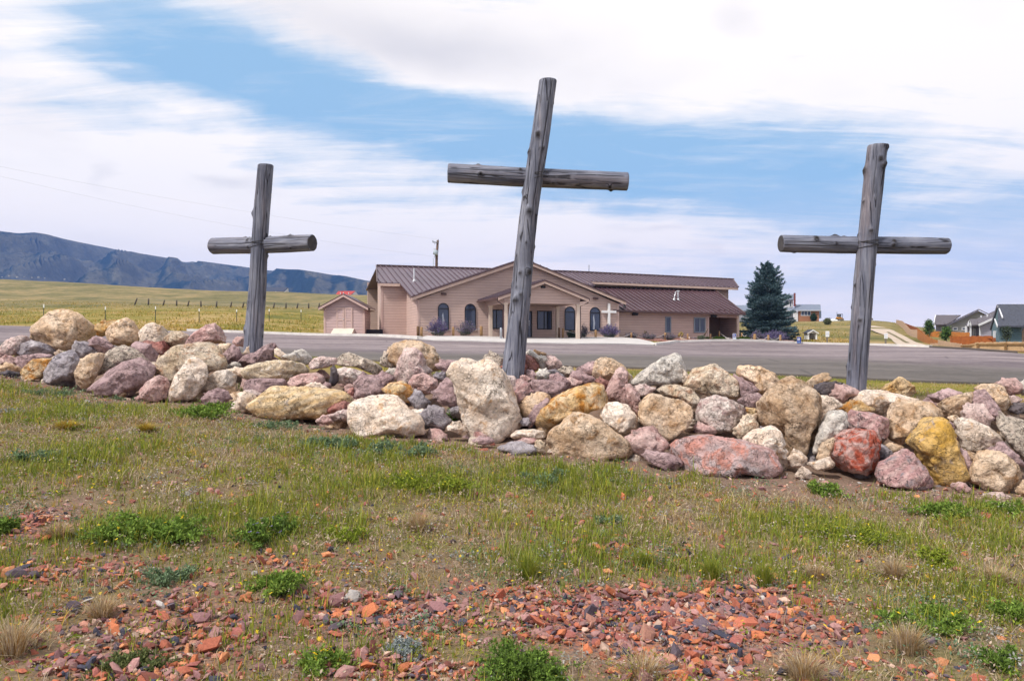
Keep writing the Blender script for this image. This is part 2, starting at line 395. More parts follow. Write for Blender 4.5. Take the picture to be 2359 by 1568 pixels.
def build_terrain():
    a = np.concatenate([np.linspace(-60, 60, 280), np.linspace(66, 294, 39)]); a = np.radians(a)
    r = np.geomspace(.5, 3700, 310)
    A, R = np.meshgrid(a, r); x = (R * np.sin(A)).ravel(); y = (R * np.cos(A)).ravel()
    z = ground(x, y)
    rr = R.ravel(); na = len(a)
    # small bumps and hollows, none where sheets lie
    z = z + np.array([.03 * mnoise.noise(Vector((px * .9, py * .9, 0))) if 2 < q < 15 else (.25 * mnoise.noise(Vector((px * .05, py * .05, 3))) if q > 95 else 0) for px, py, q in zip(x, y, rr)])
    v = np.stack([x, y, z], 1)
    c0 = len(v); v = np.vstack([v, [[0, 0, gz(0, 0)]]])
    i, j = np.meshgrid(np.arange(len(r) - 1), np.arange(na), indexing='ij'); j2 = (j + 1) % na
    quads = np.stack([i * na + j, (i + 1) * na + j, (i + 1) * na + j2, i * na + j2], -1).reshape(-1, 4)[:, ::-1]
    tri = np.stack([np.full(na, c0), np.arange(na), (np.arange(na) + 1) % na], 1)[:, ::-1]
    q = np.append(rr, 0.); X = v[:, 0]; Y = v[:, 1]
    depth_toe = np.interp(X / np.maximum(Y, .1), (np.array([t[0] for t in TOE]) / K - CX) / FP, [t[2] for t in TOE])
    behind = (Y > depth_toe + 2.4).astype(float)
    field = np.clip((Y - depth_toe - 2.7) / .5, 0, 1); field[Y < 2] = 0
    field = np.where((Y < 0) & (q > 60), 1, field)
    soilstrip = np.where(Y > depth_toe + .3, 1.0, np.exp(-((Y - depth_toe - .3) / .8) ** 2))
    oxv = (X / np.maximum(Y, .1) * FP + CX) * K; soilstrip = soilstrip * np.clip((oxv + 350) / 200, 0, 1) * np.clip((2720 - oxv) / 200, 0, 1)
    field = np.where((Y > depth_toe) & ((oxv < -250) | (oxv > 2620)), np.maximum(field, .8), field)
    grav = np.zeros(len(v)); m = (Y > 1) & (q < 14); grav[m] = spot_field(GRAVEL_SPOTS, X[m], Y[m])
    thatch = np.clip(1 - soilstrip * 1.2 - grav, 0, 1) * .75
    dull = np.clip((q - 105) / 40, 0, 1) * (X < 20) + ((X > 12) & (q > 40)) * .7
    bulk('ground', v, [quads, tri], mat_terrain(), True, attrs={'gravel': grav, 'field': field, 'thatch': thatch, 'dull': np.clip(dull, 0, 1)})['kind'] = 'structure'
build_terrain()

def sheet(name, front, back, mat, off=.05, nu=80, nv=14, thick=.25, kind='structure'):
    """a paved or mulched sheet between two lines given as (photo x, depth); follows the terrain, with a skirt"""
    fx, fd = np.array(front, float).T; bx, bd = np.array(back, float).T
    def res(xs, ds, n):
        X = (xs / K - CX) / FP * ds; P = np.stack([X, ds], 1); L = np.concatenate([[0], np.cumsum(np.hypot(*np.diff(P, axis=0).T))])
        t = np.linspace(0, L[-1], n); return np.stack([np.interp(t, L, P[:, 0]), np.interp(t, L, P[:, 1])], 1)
    a, b = res(fx, fd, nu), res(bx, bd, nu); t = np.linspace(0, 1, nv)[:, None, None]
    P = (a[None] * (1 - t) + b[None] * t).reshape(-1, 2); z = ground(P[:, 0], P[:, 1]) + off
    v = np.column_stack([P, z]); i, j = np.meshgrid(np.arange(nv - 1), np.arange(nu - 1), indexing='ij')
    q = np.stack([i * nu + j, i * nu + j + 1, (i + 1) * nu + j + 1, (i + 1) * nu + j], -1).reshape(-1, 4)
    rim = list(range(nu)) + [k * nu + nu - 1 for k in range(1, nv)] + list(range(nv * nu - 2, (nv - 1) * nu - 1, -1)) + [k * nu for k in range(nv - 2, 0, -1)]
    o = len(v); v = np.vstack([v, v[rim] - [0, 0, thick]]); n = len(rim)
    s = np.array([(rim[k], o + k, o + (k + 1) % n, rim[(k + 1) % n]) for k in range(n)])
    ob = bulk(name, v, [q, s], mat, False); ob['kind'] = kind; return ob

def mat_asphalt():
    m = bpy.data.materials.new('worn_asphalt'); m.use_nodes = True
    g = NT(m.node_tree); b = g.n['Principled BSDF']; c = g.coord('Object')
    n1 = g.noise(g.map(c, (.35, 1, 1)), .30, 6, .65, .5); n2 = g.noise(c, 5, 3, .85); n3 = g.noise(c, 1.6, 6, .72)
    st = g.noise(g.map(c, (.10, 1.6, 1), rot=(0, 0, .12)), .8, 5, .65)
    f = g.math('ADD', g.math('ADD', g.math('MULTIPLY', n1, .40), g.math('MULTIPLY', n3, .20)), g.math('ADD', g.math('MULTIPLY', n2, .20), g.math('MULTIPLY', st, .20)))
    base = g.ramp(f, [(.40, (.085, .066, .074)), (.47, (.165, .132, .138)), (.53, (.23, .187, .19)), (.60, (.33, .275, .265))])
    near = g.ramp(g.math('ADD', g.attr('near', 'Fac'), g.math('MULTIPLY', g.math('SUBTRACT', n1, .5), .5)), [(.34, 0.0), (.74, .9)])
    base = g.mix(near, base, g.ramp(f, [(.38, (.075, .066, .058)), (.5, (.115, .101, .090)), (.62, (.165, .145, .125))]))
    cr = g.voro(g.map(c, (.16, .30, .2)), 1.0, 'Distance', 'DISTANCE_TO_EDGE')
    base = g.mix(g.ramp(cr, [(.0, .55), (.012, 0.0)]), base, (.045, .038, .042))
    g.put(b.inputs['Base Color'], base); b.inputs['Roughness'].default_value = .9; b.inputs['Specular IOR Level'].default_value = .2
    g.put(b.inputs['Normal'], g.bump(n2, .6, .012)); return m
def build_lot():
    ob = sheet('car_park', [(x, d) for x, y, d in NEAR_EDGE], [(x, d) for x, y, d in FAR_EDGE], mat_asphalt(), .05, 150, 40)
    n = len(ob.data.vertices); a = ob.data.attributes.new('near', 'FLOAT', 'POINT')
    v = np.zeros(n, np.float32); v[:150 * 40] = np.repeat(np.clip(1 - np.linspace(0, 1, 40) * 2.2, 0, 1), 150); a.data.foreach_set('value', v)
build_lot()

def fe(x): a = np.array(FAR_EDGE); return float(np.interp(x, a[:, 0], a[:, 2]))
CONC = simple('pale_concrete', (.50, .47, .45), .85, .10, 1.5)
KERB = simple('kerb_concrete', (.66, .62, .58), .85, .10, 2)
def mat_mulch():
    m = bpy.data.materials.new('red_stone_mulch'); m.use_nodes = True
    g = NT(m.node_tree); b = g.n['Principled BSDF']; c = g.coord('Object')
    r, _, _ = g.sep(g.voro(c, 14, 'Color'))
    g.put(b.inputs['Base Color'], g.ramp(r, [(0, (.17, .075, .06)), (.35, (.30, .13, .10)), (.7, (.38, .19, .15)), (.95, (.40, .28, .24))], 'CONSTANT'))
    b.inputs['Roughness'].default_value = .95; g.put(b.inputs['Normal'], g.bump(r, .6, .03)); return m
MULCH = mat_mulch()
ap = [(965, fe(965)), (985, fe(985)), (1003, fe(1003)), (1080, fe(1080)), (1180, fe(1180)), (1330, fe(1330)), (1430, fe(1430)), (1505, fe(1505))]
sheet('concrete_apron', ap, [(985, 54.1), (1040, 54.6), (1180, 55.8), (1300, 57.0), (1440, 57.9), (1470, 57.6), (1500, 54.5), (1512, 52)], CONC, .11, 90, 12)
sheet('planting_bed', [(742, fe(742) + .3), (800, fe(800) + .3), (870, fe(870) + .3), (962, fe(962) + .3)], [(742, 58.5), (800, 59.5), (870, 59.5), (960, 56.5)], MULCH, .07, 50, 8)
sheet('planting_bed', [(1000, 53.8), (1090, 54.2)], [(965, 55.2), (1095, 56.2)], MULCH, .13, 20, 5)
sheet('planting_bed', [(1445, 57.4), (1560, fe(1560) + .35), (1700, fe(1700) + .35), (1830, fe(1830) + .3)], [(1440, 59.8), (1560, 62.5), (1700, 65), (1830, 66)], MULCH, .07, 60, 8)

def kerb(name, x0, x1, w=.32, h=.13, mat=KERB, n=60, push=0.0):
    xs = np.linspace(x0, x1, n); ds = np.array([fe(x) for x in xs]) + push
    p = np.stack([(xs / K - CX) / FP * ds, ds], 1); t = np.gradient(p, axis=0); t /= np.linalg.norm(t, axis=1)[:, None]
    nn = np.stack([-t[:, 1], t[:, 0]], 1); z = ground(p[:, 0], p[:, 1]) + .05
    vs = []
    for k in range(n):
        a = p[k]; b = p[k] + nn[k] * w
        vs += [(a[0], a[1], z[k] - .2), (a[0], a[1], z[k] + h), (b[0], b[1], z[k] + h), (b[0], b[1], z[k] - .2)]
    fs = [(4 * k + i, 4 * k + i + 1, 4 * k + i + 5, 4 * k + i + 4) for k in range(n - 1) for i in range(3)] + [(0, 1, 2, 3), tuple(4 * (n - 1) + i for i in (3, 2, 1, 0))]
    m = MB(); m.add(vs, fs); o = m.build(name, mat); o['kind'] = 'structure'; return o
kerb('kerb', 430, 961, .42, .17)
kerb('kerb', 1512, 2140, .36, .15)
kerb('kerb', 2141, 2330, .3, .10, simple('dark_kerb', (.12, .095, .08), .9))  # this stretch of kerb is an even dark brown
sheet('pavement', [(1700, fe(1700) + .33), (1760, fe(1760) + .33), (1830, fe(1830) + .33)], [(1705, fe(1700) + 1.0), (1760, fe(1760) + 1.3), (1828, fe(1830) + 1.2)], CONC, .17, 16, 3)

# dirt track climbing the hill
TRACK = simple('track_dust', (.46, .37, .29), .95, .16, 1.2)
def ribbon(name, pts, mat, off=.06):
    vs = []
    P = [ground_at(*z3(x, y), dmin=45) for x, y, w in pts]; W_ = [w for *_, w in pts]
    t = np.linspace(0, len(P) - 1, 60); P = np.array(P); X = np.interp(t, range(len(P)), P[:, 0]); Y = np.interp(t, range(len(P)), P[:, 1]); w = np.interp(t, range(len(P)), W_)
    dx, dy = np.gradient(X), np.gradient(Y); L = np.hypot(dx, dy); nx, ny = dy / L, -dx / L
    cols = []
    for k in np.linspace(-.5, .5, 5): cols.append(np.stack([X + nx * w * k, Y + ny * w * k], 1))
    c = np.stack(cols, 1).reshape(-1, 2); v = np.column_stack([c, ground(c[:, 0], c[:, 1]) + off])
    i, j = np.meshgrid(np.arange(59), np.arange(4), indexing='ij'); q = np.stack([i * 5 + j, i * 5 + j + 1, (i + 1) * 5 + j + 1, (i + 1) * 5 + j], -1).reshape(-1, 4)
    ob = bulk(name, v, q, mat); ob['kind'] = 'structure'
ribbon('dirt_track', [(1060, 533, 4.5), (1140, 546, 4.2), (1230, 570, 3.0), (1300, 602, 2.2), (1380, 645, 1.9), (1440, 680, 1.9), (1490, 708, 1.9)], TRACK)
ribbon('dirt_track_verge', [(1270, 585, .35), (1320, 612, .35), (1380, 646, .30), (1430, 674, .3)], simple('track_grass', (.16, .13, .06), .95, .3, 3), .09)

# ---------------------------------------------------------------- mountains
RIDGE = [(-1600, 600), (-900, 575), (-400, 560), (-100, 546), (0, 542), (30, 545), (60, 548), (95, 545), (120, 548), (150, 556), (200, 566), (250, 574), (330, 590), (400, 600), (480, 609), (560, 618), (620, 626), (640, 626), (700, 631), (760, 640),
         (800, 645), (850, 656), (900, 663), (1000, 678), (1200, 705), (1500, 735), (1900, 760)]
def build_mountains():
    nu, nv = 420, 80
    ox = np.linspace(-800, 1900, nu); ry = np.interp(ox, *np.array(RIDGE, float).T)
    V = np.zeros((nv, nu, 3)); tt = np.linspace(0, 1.12, nv)
    for i, t in enumerate(tt):
        d = 1500 + 1300 * t
        x = (ox / K - CX) / FP * d
        top = 1.6 - (ry / K - CY) / FP * 2800.0; base = 12.0
        prof = t ** .85 if t <= 1 else 1 - (t - 1) * 1.2
        h = base + (top - base) * prof
        y = np.full(nu, d)
        n = np.array([mnoise.ridged_multi_fractal(Vector((a * .0026 + .25 * t, t * .9, 2.3)), .9, 2.1, 5, 1.0, 2.0) for a in x]) - 1.0
        n2 = np.array([mnoise.fractal(Vector((a * .012, t * 6, 5)), 1.0, 2.0, 4) for a in x])
        amp = math.sin(min(t, 1) * PI) ** .8
        h = h + amp * (n * 120 * (top - base) / 260 + n2 * 16) + (t > .9) * (t < 1.1) * n2 * 3.5
        V[i] = np.stack([x, y + amp * n * -60, np.minimum(h, base + (top - base) * (1.0 if t >= .98 else .55 + .45 * t) + 4)], 1)
    i, j = np.meshgrid(np.arange(nv - 1), np.arange(nu - 1), indexing='ij')
    q = np.stack([i * nu + j, i * nu + j + 1, (i + 1) * nu + j + 1, (i + 1) * nu + j], -1).reshape(-1, 4)
    m = bpy.data.materials.new('mountain_slopes'); m.use_nodes = True
    g = NT(m.node_tree); b = g.n['Principled BSDF']; c = g.coord('Object')
    n1 = g.noise(g.map(c, (1, .5, 1.2)), .0075, 9, .68, .8); n2 = g.noise(c, .045, 6, .75)
    nx, ny, nz = g.sep(g.node('ShaderNodeNewGeometry').outputs['Normal'])
    f = g.math('ADD', g.math('ADD', g.math('MULTIPLY', n1, 1.0), g.math('MULTIPLY', n2, .35)), g.math('MULTIPLY', nx, .38))
    forest = g.ramp(n2, [(.35, (.008, .018, .022)), (.65, (.022, .040, .044))])
    grass = g.ramp(n2, [(.3, (.11, .105, .075)), (.7, (.20, .18, .13))])
    g.put(b.inputs['Base Color'], g.mix(g.ramp(f, [(.62, 0.0), (.88, .9)]), forest, grass))
    b.inputs['Roughness'].default_value = 1; b.inputs['Specular IOR Level'].default_value = 0
    g.put(b.inputs['Normal'], g.bump(g.math('ADD', n2, g.math('MULTIPLY', n1, 2.0)), 1.0, 12))
    bulk('mountains', V.reshape(-1, 3), q, m, True)['kind'] = 'structure'
build_mountains()
# ---------------------------------------------------------------- boulders
def rock_mat(name, A, B, C, cth=.62, speck=.25, band=0.0, speckcol=(.05, .045, .045), scale=1.0, bands_rot=.3):
    m = bpy.data.materials.new(name); m.use_nodes = True
    g = NT(m.node_tree); b = g.n['Principled BSDF']
    c = g.vmath('ADD', g.coord('Object'), g.comb(g.math('MULTIPLY', g.rnd(), 37.0), g.math('MULTIPLY', g.rnd(), 91.0), g.math('MULTIPLY', g.rnd(), 53.0)))
    n1 = g.noise(c, 3.2 * scale, 5, .6, .4); n2 = g.noise(c, 6.5 * scale, 6, .65, .8); n3 = g.noise(c, 42, 5, .7); n4 = g.noise(c, 15, 6, .7)
    if band:
        w = g.wave(g.map(c, (1, 1, 1), rot=(0, bands_rot, 0)), 3.2, 5.5, 5, 1.3)
        n1 = g.math('ADD', g.math('MULTIPLY', n1, 1 - band), g.math('MULTIPLY', w, band * .8))
    col = g.mix(g.ramp(n1, [(.36, 0.0), (.64, 1.0)]), A, B)
    col = g.mix(g.ramp(n2, [(cth - .05, 0.0), (cth + .08, .95)]), col, C)
    v = g.ramp(g.math('ADD', g.math('MULTIPLY', n3, .45), g.math('MULTIPLY', n4, .55)), [(.30, .36), (.46, .92), (.70, 1.42)])
    col = g.mix(1.0, col, v, 'MULTIPLY')
    sp = g.noise(c, 24 * scale, 4, .75, .5)
    col = g.mix(g.ramp(sp, [(.60 - .12 * speck, 0.0), (.70 - .12 * speck, min(1, .35 + speck))]), col, speckcol)
    ckc = g.voro(g.vmath('ADD', g.map(c, (.8, .8, 1.9), rot=(0, .35, 0)), g.noise(c, 3.5, 5, .65, col=True)), 1.5 * scale, 'Distance', 'DISTANCE_TO_EDGE')
    brk = g.noise(c, 4, 2, .5)
    crk = g.math('MULTIPLY', g.ramp(ckc, [(.004, 1.0), (.014, 0.0)]), g.ramp(brk, [(.48, 0.0), (.56, .75)]))
    col = g.mix(crk, col, tuple(v * .22 for v in C))
    tone = g.math('ADD', .96, g.math('MULTIPLY', g.math('FRACT', g.math('MULTIPLY', g.rnd(), 7.31)), .26))
    col = g.mix(1.0, col, tone, 'MULTIPLY')
    g.put(b.inputs['Base Color'], col); b.inputs['Roughness'].default_value = .9; b.inputs['Specular IOR Level'].default_value = .2
    ck = g.voro(g.vmath('ADD', g.map(c, (1, 1, 1.6)), g.vmath('SCALE', g.noise(c, 5, 4, .6, col=True), None)), 2.6 * scale, 'Distance', 'DISTANCE_TO_EDGE')
    hgt = g.math('ADD', g.math('ADD', g.math('MULTIPLY', n3, .35), g.math('MULTIPLY', n4, 1.0)), g.math('SUBTRACT', g.math('ADD', g.math('MULTIPLY', n2, .8), g.ramp(ck, [(0, 0.0), (.03, .35)])), g.math('MULTIPLY', crk, .7)))
    g.put(b.inputs['Normal'], g.bump(hgt, 1.0, .045)); return m
RK = dict(
    tan=rock_mat('tan_sandstone', (.61, .415, .26), (.74, .575, .43), (.43, .245, .12), .58, .22),
    cream=rock_mat('cream_limestone', (.69, .535, .415), (.79, .68, .585), (.54, .33, .18), .60, .10),
    white=rock_mat('grey_white_limestone', (.58, .52, .46), (.70, .65, .59), (.37, .34, .33), .60, .2),
    pink=rock_mat('pink_quartzite', (.49, .295, .27), (.63, .45, .41), (.35, .17, .155), .58, .12),
    mauve=rock_mat('mauve_quartzite', (.34, .225, .225), (.50, .355, .35), (.21, .13, .14), .60, .18),
    grey=rock_mat('blue_grey_stone', (.29, .255, .28), (.43, .385, .395), (.18, .155, .18), .60, .18),
    dark=rock_mat('charcoal_stone', (.09, .08, .095), (.19, .155, .155), (.32, .27, .28), .66, .25),
    red=rock_mat('red_quartzite', (.38, .145, .12), (.45, .235, .20), (.56, .38, .34), .60, .12),
    ochre=rock_mat('ochre_sandstone', (.60, .38, .15), (.70, .54, .36), (.46, .19, .035), .52, .2),
    yellow=rock_mat('yellow_lichen_stone', (.58, .335, .07), (.66, .46, .22), (.40, .31, .25), .60, .18),
    brown=rock_mat('brown_sandstone', (.48, .315, .19), (.61, .47, .35), (.30, .18, .10), .55, .28),
    mottled=rock_mat('mottled_stone', (.60, .46, .31), (.70, .59, .48), (.42, .24, .15), .56, .42, scale=1.2),
    speck=rock_mat('speckled_stone', (.49, .40, .32), (.62, .53, .44), (.33, .23, .20), .57, .58, scale=1.1),
    pale=rock_mat('pale_pink_stone', (.61, .435, .395), (.69, .565, .515), (.46, .29, .28), .58, .18),
    banded=rock_mat('banded_sandstone', (.56, .385, .20), (.64, .50, .33), (.36, .29, .24), .62, .22, .30),
    stripe=rock_mat('striped_gneiss', (.42, .245, .235), (.52, .35, .325), (.21, .20, .215), .58, .22, .45, bands_rot=.7),
    redfleck=rock_mat('red_stained_stone', (.42, .25, .22), (.48, .33, .30), (.42, .085, .045), .50, .08),
    pinkgrey=rock_mat('pink_and_grey_stone', (.46, .40, .40), (.53, .30, .27), (.55, .235, .18), .56, .25, scale=.8),
    flaky=rock_mat('flaked_pink_and_white_stone', (.44, .275, .26), (.70, .60, .54), (.72, .62, .56), .50, .12, scale=1.3),
    streaky=rock_mat('white_streaked_slab', (.62, .48, .32), (.70, .57, .42), (.84, .80, .76), .60, .25, .25),
)
ANG = dict(tan=9, cream=10, white=13, pink=20, mauve=24, grey=20, dark=22, red=24, ochre=14, yellow=12, brown=12, mottled=12, speck=11, pale=13, banded=11, stripe=24, redfleck=18, pinkgrey=11, flaky=18, streaky=13)

# zoom sheet | kind | outline in that sheet | label
ROCKS = [
 (5,'tan',"300,250 345,215 440,120 590,98 720,140 820,200 885,250 850,330 760,400 640,455 500,440 330,370 300,330","huge rounded tan boulder perched highest at the left end of the rock wall"),
 (5,'ochre',"885,240 940,195 1070,180 1090,210 1000,290 960,320 885,320","white topped ochre stone tucked right behind the huge perched tan boulder"),
 (5,'tan',"965,310 985,250 1090,180 1150,160 1215,200 1260,270 1270,340 1240,400 1150,430 1000,390","tall tan boulder with a pointed crown right of the huge perched boulder"),
 (5,'cream',"1265,290 1330,225 1400,212 1480,240 1535,300 1500,370 1400,385 1280,380","round whitish tan boulder on the skyline left of the pink wedge boulder"),
 (5,'mottled',"1490,350 1560,290 1650,285 1720,320 1700,400 1600,430 1520,400","rough mottled tan stone leaning against the left foot of the pink wedge boulder"),
 (5,'pink',"1680,385 1740,320 1880,225 1955,215 2020,270 2055,360 2030,395 1900,390 1700,425","large pink wedge shaped boulder on the crest just left of the left cross"),
 (5,'pale',"0,430 60,365 180,325 250,325 280,370 200,420 160,490 60,515 0,510","pinkish tan boulder cut by the left edge below the empty road"),
 (5,'grey',"150,470 200,395 290,370 370,385 480,420 515,470 470,500 300,500 170,500","flat grey mauve boulder lying under the huge perched tan boulder"),
 (5,'grey',"670,450 700,390 780,378 840,400 880,460 800,510 720,520","grey disc like stone with a pale round mark facing the viewer"),
 (5,'mauve',"800,370 860,335 940,340 1000,390 1060,440 980,490 900,480 840,410","grey purple stone below the tall pointed tan boulder"),
 (5,'speck',"890,640 950,510 1000,460 1120,410 1250,460 1360,560 1300,640 1100,650 980,640 900,700","boulder peppered with black specks behind the largest mauve slab"),
 (5,'mauve',"790,810 900,730 1000,640 1120,565 1270,530 1360,570 1415,620 1380,720 1270,800 1180,860 1000,870 860,840","largest slanting mauve slab at the grass edge on the left"),
 (5,'tan',"690,640 730,560 820,490 900,485 955,500 920,600 880,690 830,780 760,800 700,760 685,700","upright rounded tan stone left of the largest mauve slab"),
 (5,'grey',"400,650 500,520 620,465 680,465 730,560 700,640 680,770 600,780 480,780 400,720","angular dark grey slab propped beside the upright rounded tan stone"),
 (5,'ochre',"160,690 230,600 300,540 400,530 480,540 440,620 390,700 250,735","low ochre tan boulder at the grass edge left of the angular grey slab"),
 (5,'mauve',"150,560 170,510 350,488 490,500 470,540 300,540 210,630 170,600","long mauve slab lying behind the low ochre tan boulder"),
 (5,'pink',"0,540 40,505 110,510 155,560 140,600 60,590 0,580","small rosy stone at the left edge under the pinkish tan boulder"),
 (5,'tan',"0,620 60,568 120,580 190,630 150,660 40,650","small tan stone on a charcoal stone at the left edge"),
 (5,'dark',"5,660 80,640 170,660 175,700 60,705","small charcoal stone at the grass edge on the far left"),
 (5,'cream',"500,480 540,450 590,470 575,505 510,515","small cream stone wedged left of the grey disc like stone"),
 (5,'mauve',"1205,430 1260,390 1350,400 1420,470 1425,560 1380,600 1300,520","mauve stone leaning between the black specked boulder and the mottled big boulder"),
 (5,'red',"1290,390 1340,365 1420,385 1490,370 1540,400 1580,450 1480,500 1425,500 1380,430","dark red stone with a pale pink top below the rough mottled tan stone"),
 (5,'mottled',"1400,640 1480,520 1600,440 1780,395 1900,390 1970,420 2020,500 2075,640 1960,660 1880,620 1700,680 1560,760 1450,700","largest mottled tan boulder in front of the pink wedge boulder"),
 (5,'cream',"1550,800 1620,660 1720,540 1800,530 1880,600 1895,680 1840,790 1760,890 1640,930 1540,930","pale tan leaning boulder at the foot of the largest mottled boulder"),
 (5,'pink',"1265,830 1330,750 1440,690 1520,720 1560,800 1520,890 1400,920 1290,890","pink boulder at the grass edge right of the largest mauve slab"),
 (5,'cream',"1830,830 1880,720 1970,650 2080,645 2160,690 2140,780 2060,810 1900,840","cream boulder beside the leafy green sprout on the left half"),
 (5,'mauve',"1830,900 1900,830 1990,805 2080,830 2110,900 2040,945 1880,950","mauve stone under the cream boulder behind the big green weed"),
 (5,'tan',"1425,560 1450,500 1490,530 1475,590 1430,610","little tan stone stuck left of the largest mottled boulder"),
 (5,'pink',"2120,390 2150,345 2210,330 2245,370 2225,420 2150,415","small pink stone touching the left foot of the left cross"),
 (5,'tan',"1980,420 2040,400 2110,400 2080,470 2020,520","tan stone between the largest mottled boulder and the left cross"),
 (5,'mauve',"2035,560 2060,470 2120,400 2180,440 2205,500 2150,560 2080,585","pointed mauve stone below the left foot of the left cross"),
 (6,'cream',"228,240 270,180 310,155 380,195 345,235 240,255","yellowish cream stone right in front of the foot of the left cross"),
 (6,'mauve',"185,310 240,250 340,225 410,170 470,150 510,200 500,290 440,330 270,360 200,355","purple saddle shaped boulder at the foot of the left cross"),
 (6,'mauve',"485,150 520,140 545,185 520,212 492,190","tiny mauve stone on the tip of the purple saddle shaped boulder"),
 (6,'cream',"515,205 545,195 640,260 650,300 590,300 530,250","slim pale stone slanting down right of the purple saddle boulder"),
 (6,'white',"620,260 700,220 760,198 810,225 830,290 800,330 740,310 660,300","whitish triangular boulder standing right of the left cross against the road"),
 (6,'white',"80,350 140,315 190,320 195,358 110,382","small pale stone under the purple saddle shaped boulder"),
 (6,'streaky',"270,350 400,320 520,300 640,305 760,330 840,400 800,430 700,450 620,470 400,470 240,460 200,400","long tan slab with a bright white patch right of the left cross"),
 (6,'cream',"90,395 160,365 280,370 240,450 170,440 110,430","flat cream stone at the left end of the white patched slab"),
 (6,'mauve',"240,540 280,480 360,468 520,470 620,480 610,530 510,560 420,600 300,610 250,580","broad mauve boulder above the cream stone beside the green sprout"),
 (6,'banded',"310,720 360,640 450,590 540,540 700,545 900,560 1100,580 1190,630 1230,690 1100,740 980,770 880,830 700,820 500,830 350,790","long low banded tan boulder at the grass edge left of the white boulder"),
 (6,'cream',"165,740 190,620 250,585 330,620 350,650 310,760 220,780","cream stone at the left end of the long banded boulder"),
 (6,'pale',"270,578 330,570 400,605 370,640 300,612","thin pale pink flake over the left end of the banded boulder"),
 (6,'pink',"620,530 670,460 760,425 900,415 960,450 970,500 880,520 800,540 700,545","rosy grey boulder right above the long banded boulder"),
 (6,'dark',"1015,520 1030,380 1055,340 1090,400 1095,470 1060,530","narrow dark stone standing on end right of the rosy grey boulder"),
 (6,'flaky',"1085,500 1090,380 1150,360 1280,390 1350,430 1260,490 1180,500","pink and white boulder right of the narrow standing dark stone"),
 (6,'cream',"815,545 860,505 930,505 975,545 1010,570 900,562","cream knob peeping over the top of the long banded boulder"),
 (6,'mauve',"955,520 985,498 1025,510 1025,550 980,548","pebble sized mauve stone beside the cream knob on the banded boulder"),
 (6,'mauve',"1240,620 1260,500 1310,440 1400,430 1480,470 1500,560 1490,610 1380,620 1260,660","blocky reddish mauve boulder behind the big smooth white boulder"),
 (6,'red',"1165,610 1200,560 1235,550 1240,640 1200,645","small red stone left of the blocky reddish mauve boulder"),
 (6,'ochre',"1490,570 1580,510 1680,500 1755,540 1760,640 1740,700 1680,660 1560,610","flat topped orange tan block resting over the big smooth white boulder"),
 (6,'pink',"1740,510 1780,440 1880,420 1990,480 2020,560 1920,600 1800,590","pink speckled stone above the orange tan block beside the tall cream boulder"),
 (6,'grey',"1770,700 1740,660 1800,580 1850,580 1920,690 1900,735 1800,745","pointed grey stone right of the orange tan block"),
 (6,'cream',"1195,720 1290,660 1500,620 1620,630 1690,690 1730,750 1820,790 1860,870 1840,950 1760,1010 1640,985 1480,985 1260,990 1230,930 1195,850","big smooth white boulder at the grass edge left of the tall cream boulder"),
 (6,'red',"960,770 1030,710 1150,668 1210,700 1160,740 1020,795","sharp edged rose red stone lying on the right end of the banded boulder"),
 (6,'pale',"1005,810 1100,760 1190,745 1195,840 1060,852","pale mauve slab beneath the rose red stone left of the white boulder"),
 (6,'pink',"885,860 960,795 1010,810 1040,860 1000,892","small dusty pink stone at the grass edge below the rose red stone"),
 (6,'tan',"1540,220 1620,150 1720,122 1850,130 1960,180 2000,250 2035,330 2000,390 1900,400 1700,390 1560,300","big rounded tan boulder on the crest left of the middle cross"),
 (6,'mottled',"1555,185 1600,145 1670,130 1660,185 1580,215","crusty white stone stuck to the left shoulder of the big crest boulder"),
 (6,'speck',"1480,330 1510,240 1580,205 1640,220 1645,310 1600,370 1500,350","grey speckled boulder against the left side of the big crest boulder"),
 (6,'pale',"1600,470 1650,290 1700,200 1790,185 1860,240 1890,340 1960,400 1900,440 1780,500 1680,500","pale pink upright boulder in front of the big crest boulder"),
 (6,'speck',"1095,280 1150,235 1220,240 1300,270 1400,310 1500,370 1450,440 1350,400 1260,360 1100,350","porous pitted tan boulder on the crest between the left and middle crosses"),
 (6,'pale',"830,340 880,280 960,268 1090,280 1095,335 960,370 850,380","pinkish tan stone left of the porous pitted boulder"),
 (6,'mauve',"1450,440 1500,400 1590,440 1600,490 1510,530 1465,500","mauve grey stone left of the base of the pale pink upright boulder"),
 (6,'white',"1530,410 1560,375 1625,370 1605,440","small white stone at the left base of the pale pink upright boulder"),
 (6,'mauve',"2005,350 2040,305 2110,298 2180,310 2130,385 2060,418","mauve stone between the big crest boulder and the tall cream boulder"),
 (6,'grey',"1960,460 1990,410 2070,410 2070,480 1990,490","flat grey stone pressed against the left edge of the tall cream boulder"),
 (6,'mauve',"1950,640 2000,560 2080,460 2150,480 2180,600 2190,700 2050,705","purple grey boulder half hidden behind the tall cream boulder"),
 (6,'grey',"1830,860 1870,760 1960,710 2060,740 2090,860 2020,925 1890,915","dusty grey boulder in the hollow right of the big smooth white boulder"),
 (6,'cream',"2090,930 2130,870 2200,850 2260,930 2200,965","pale stone in the soil at the left foot of the tall cream boulder"),
 (7,'cream',"150,450 80,390 200,280 290,268 350,300 450,290 540,350 590,430 640,560 710,770 680,860 600,910 480,940 330,955 290,910 230,790 190,640","tallest cream boulder standing upright below the middle cross"),
 (7,'speck',"420,260 460,205 510,220 560,270 565,345 510,335 450,295","knobbly porous stone at the left foot of the middle cross"),
 (7,'red',"555,345 640,290 720,262 755,300 760,390 690,405 600,370","red wedge stone right in front of the foot of the middle cross"),
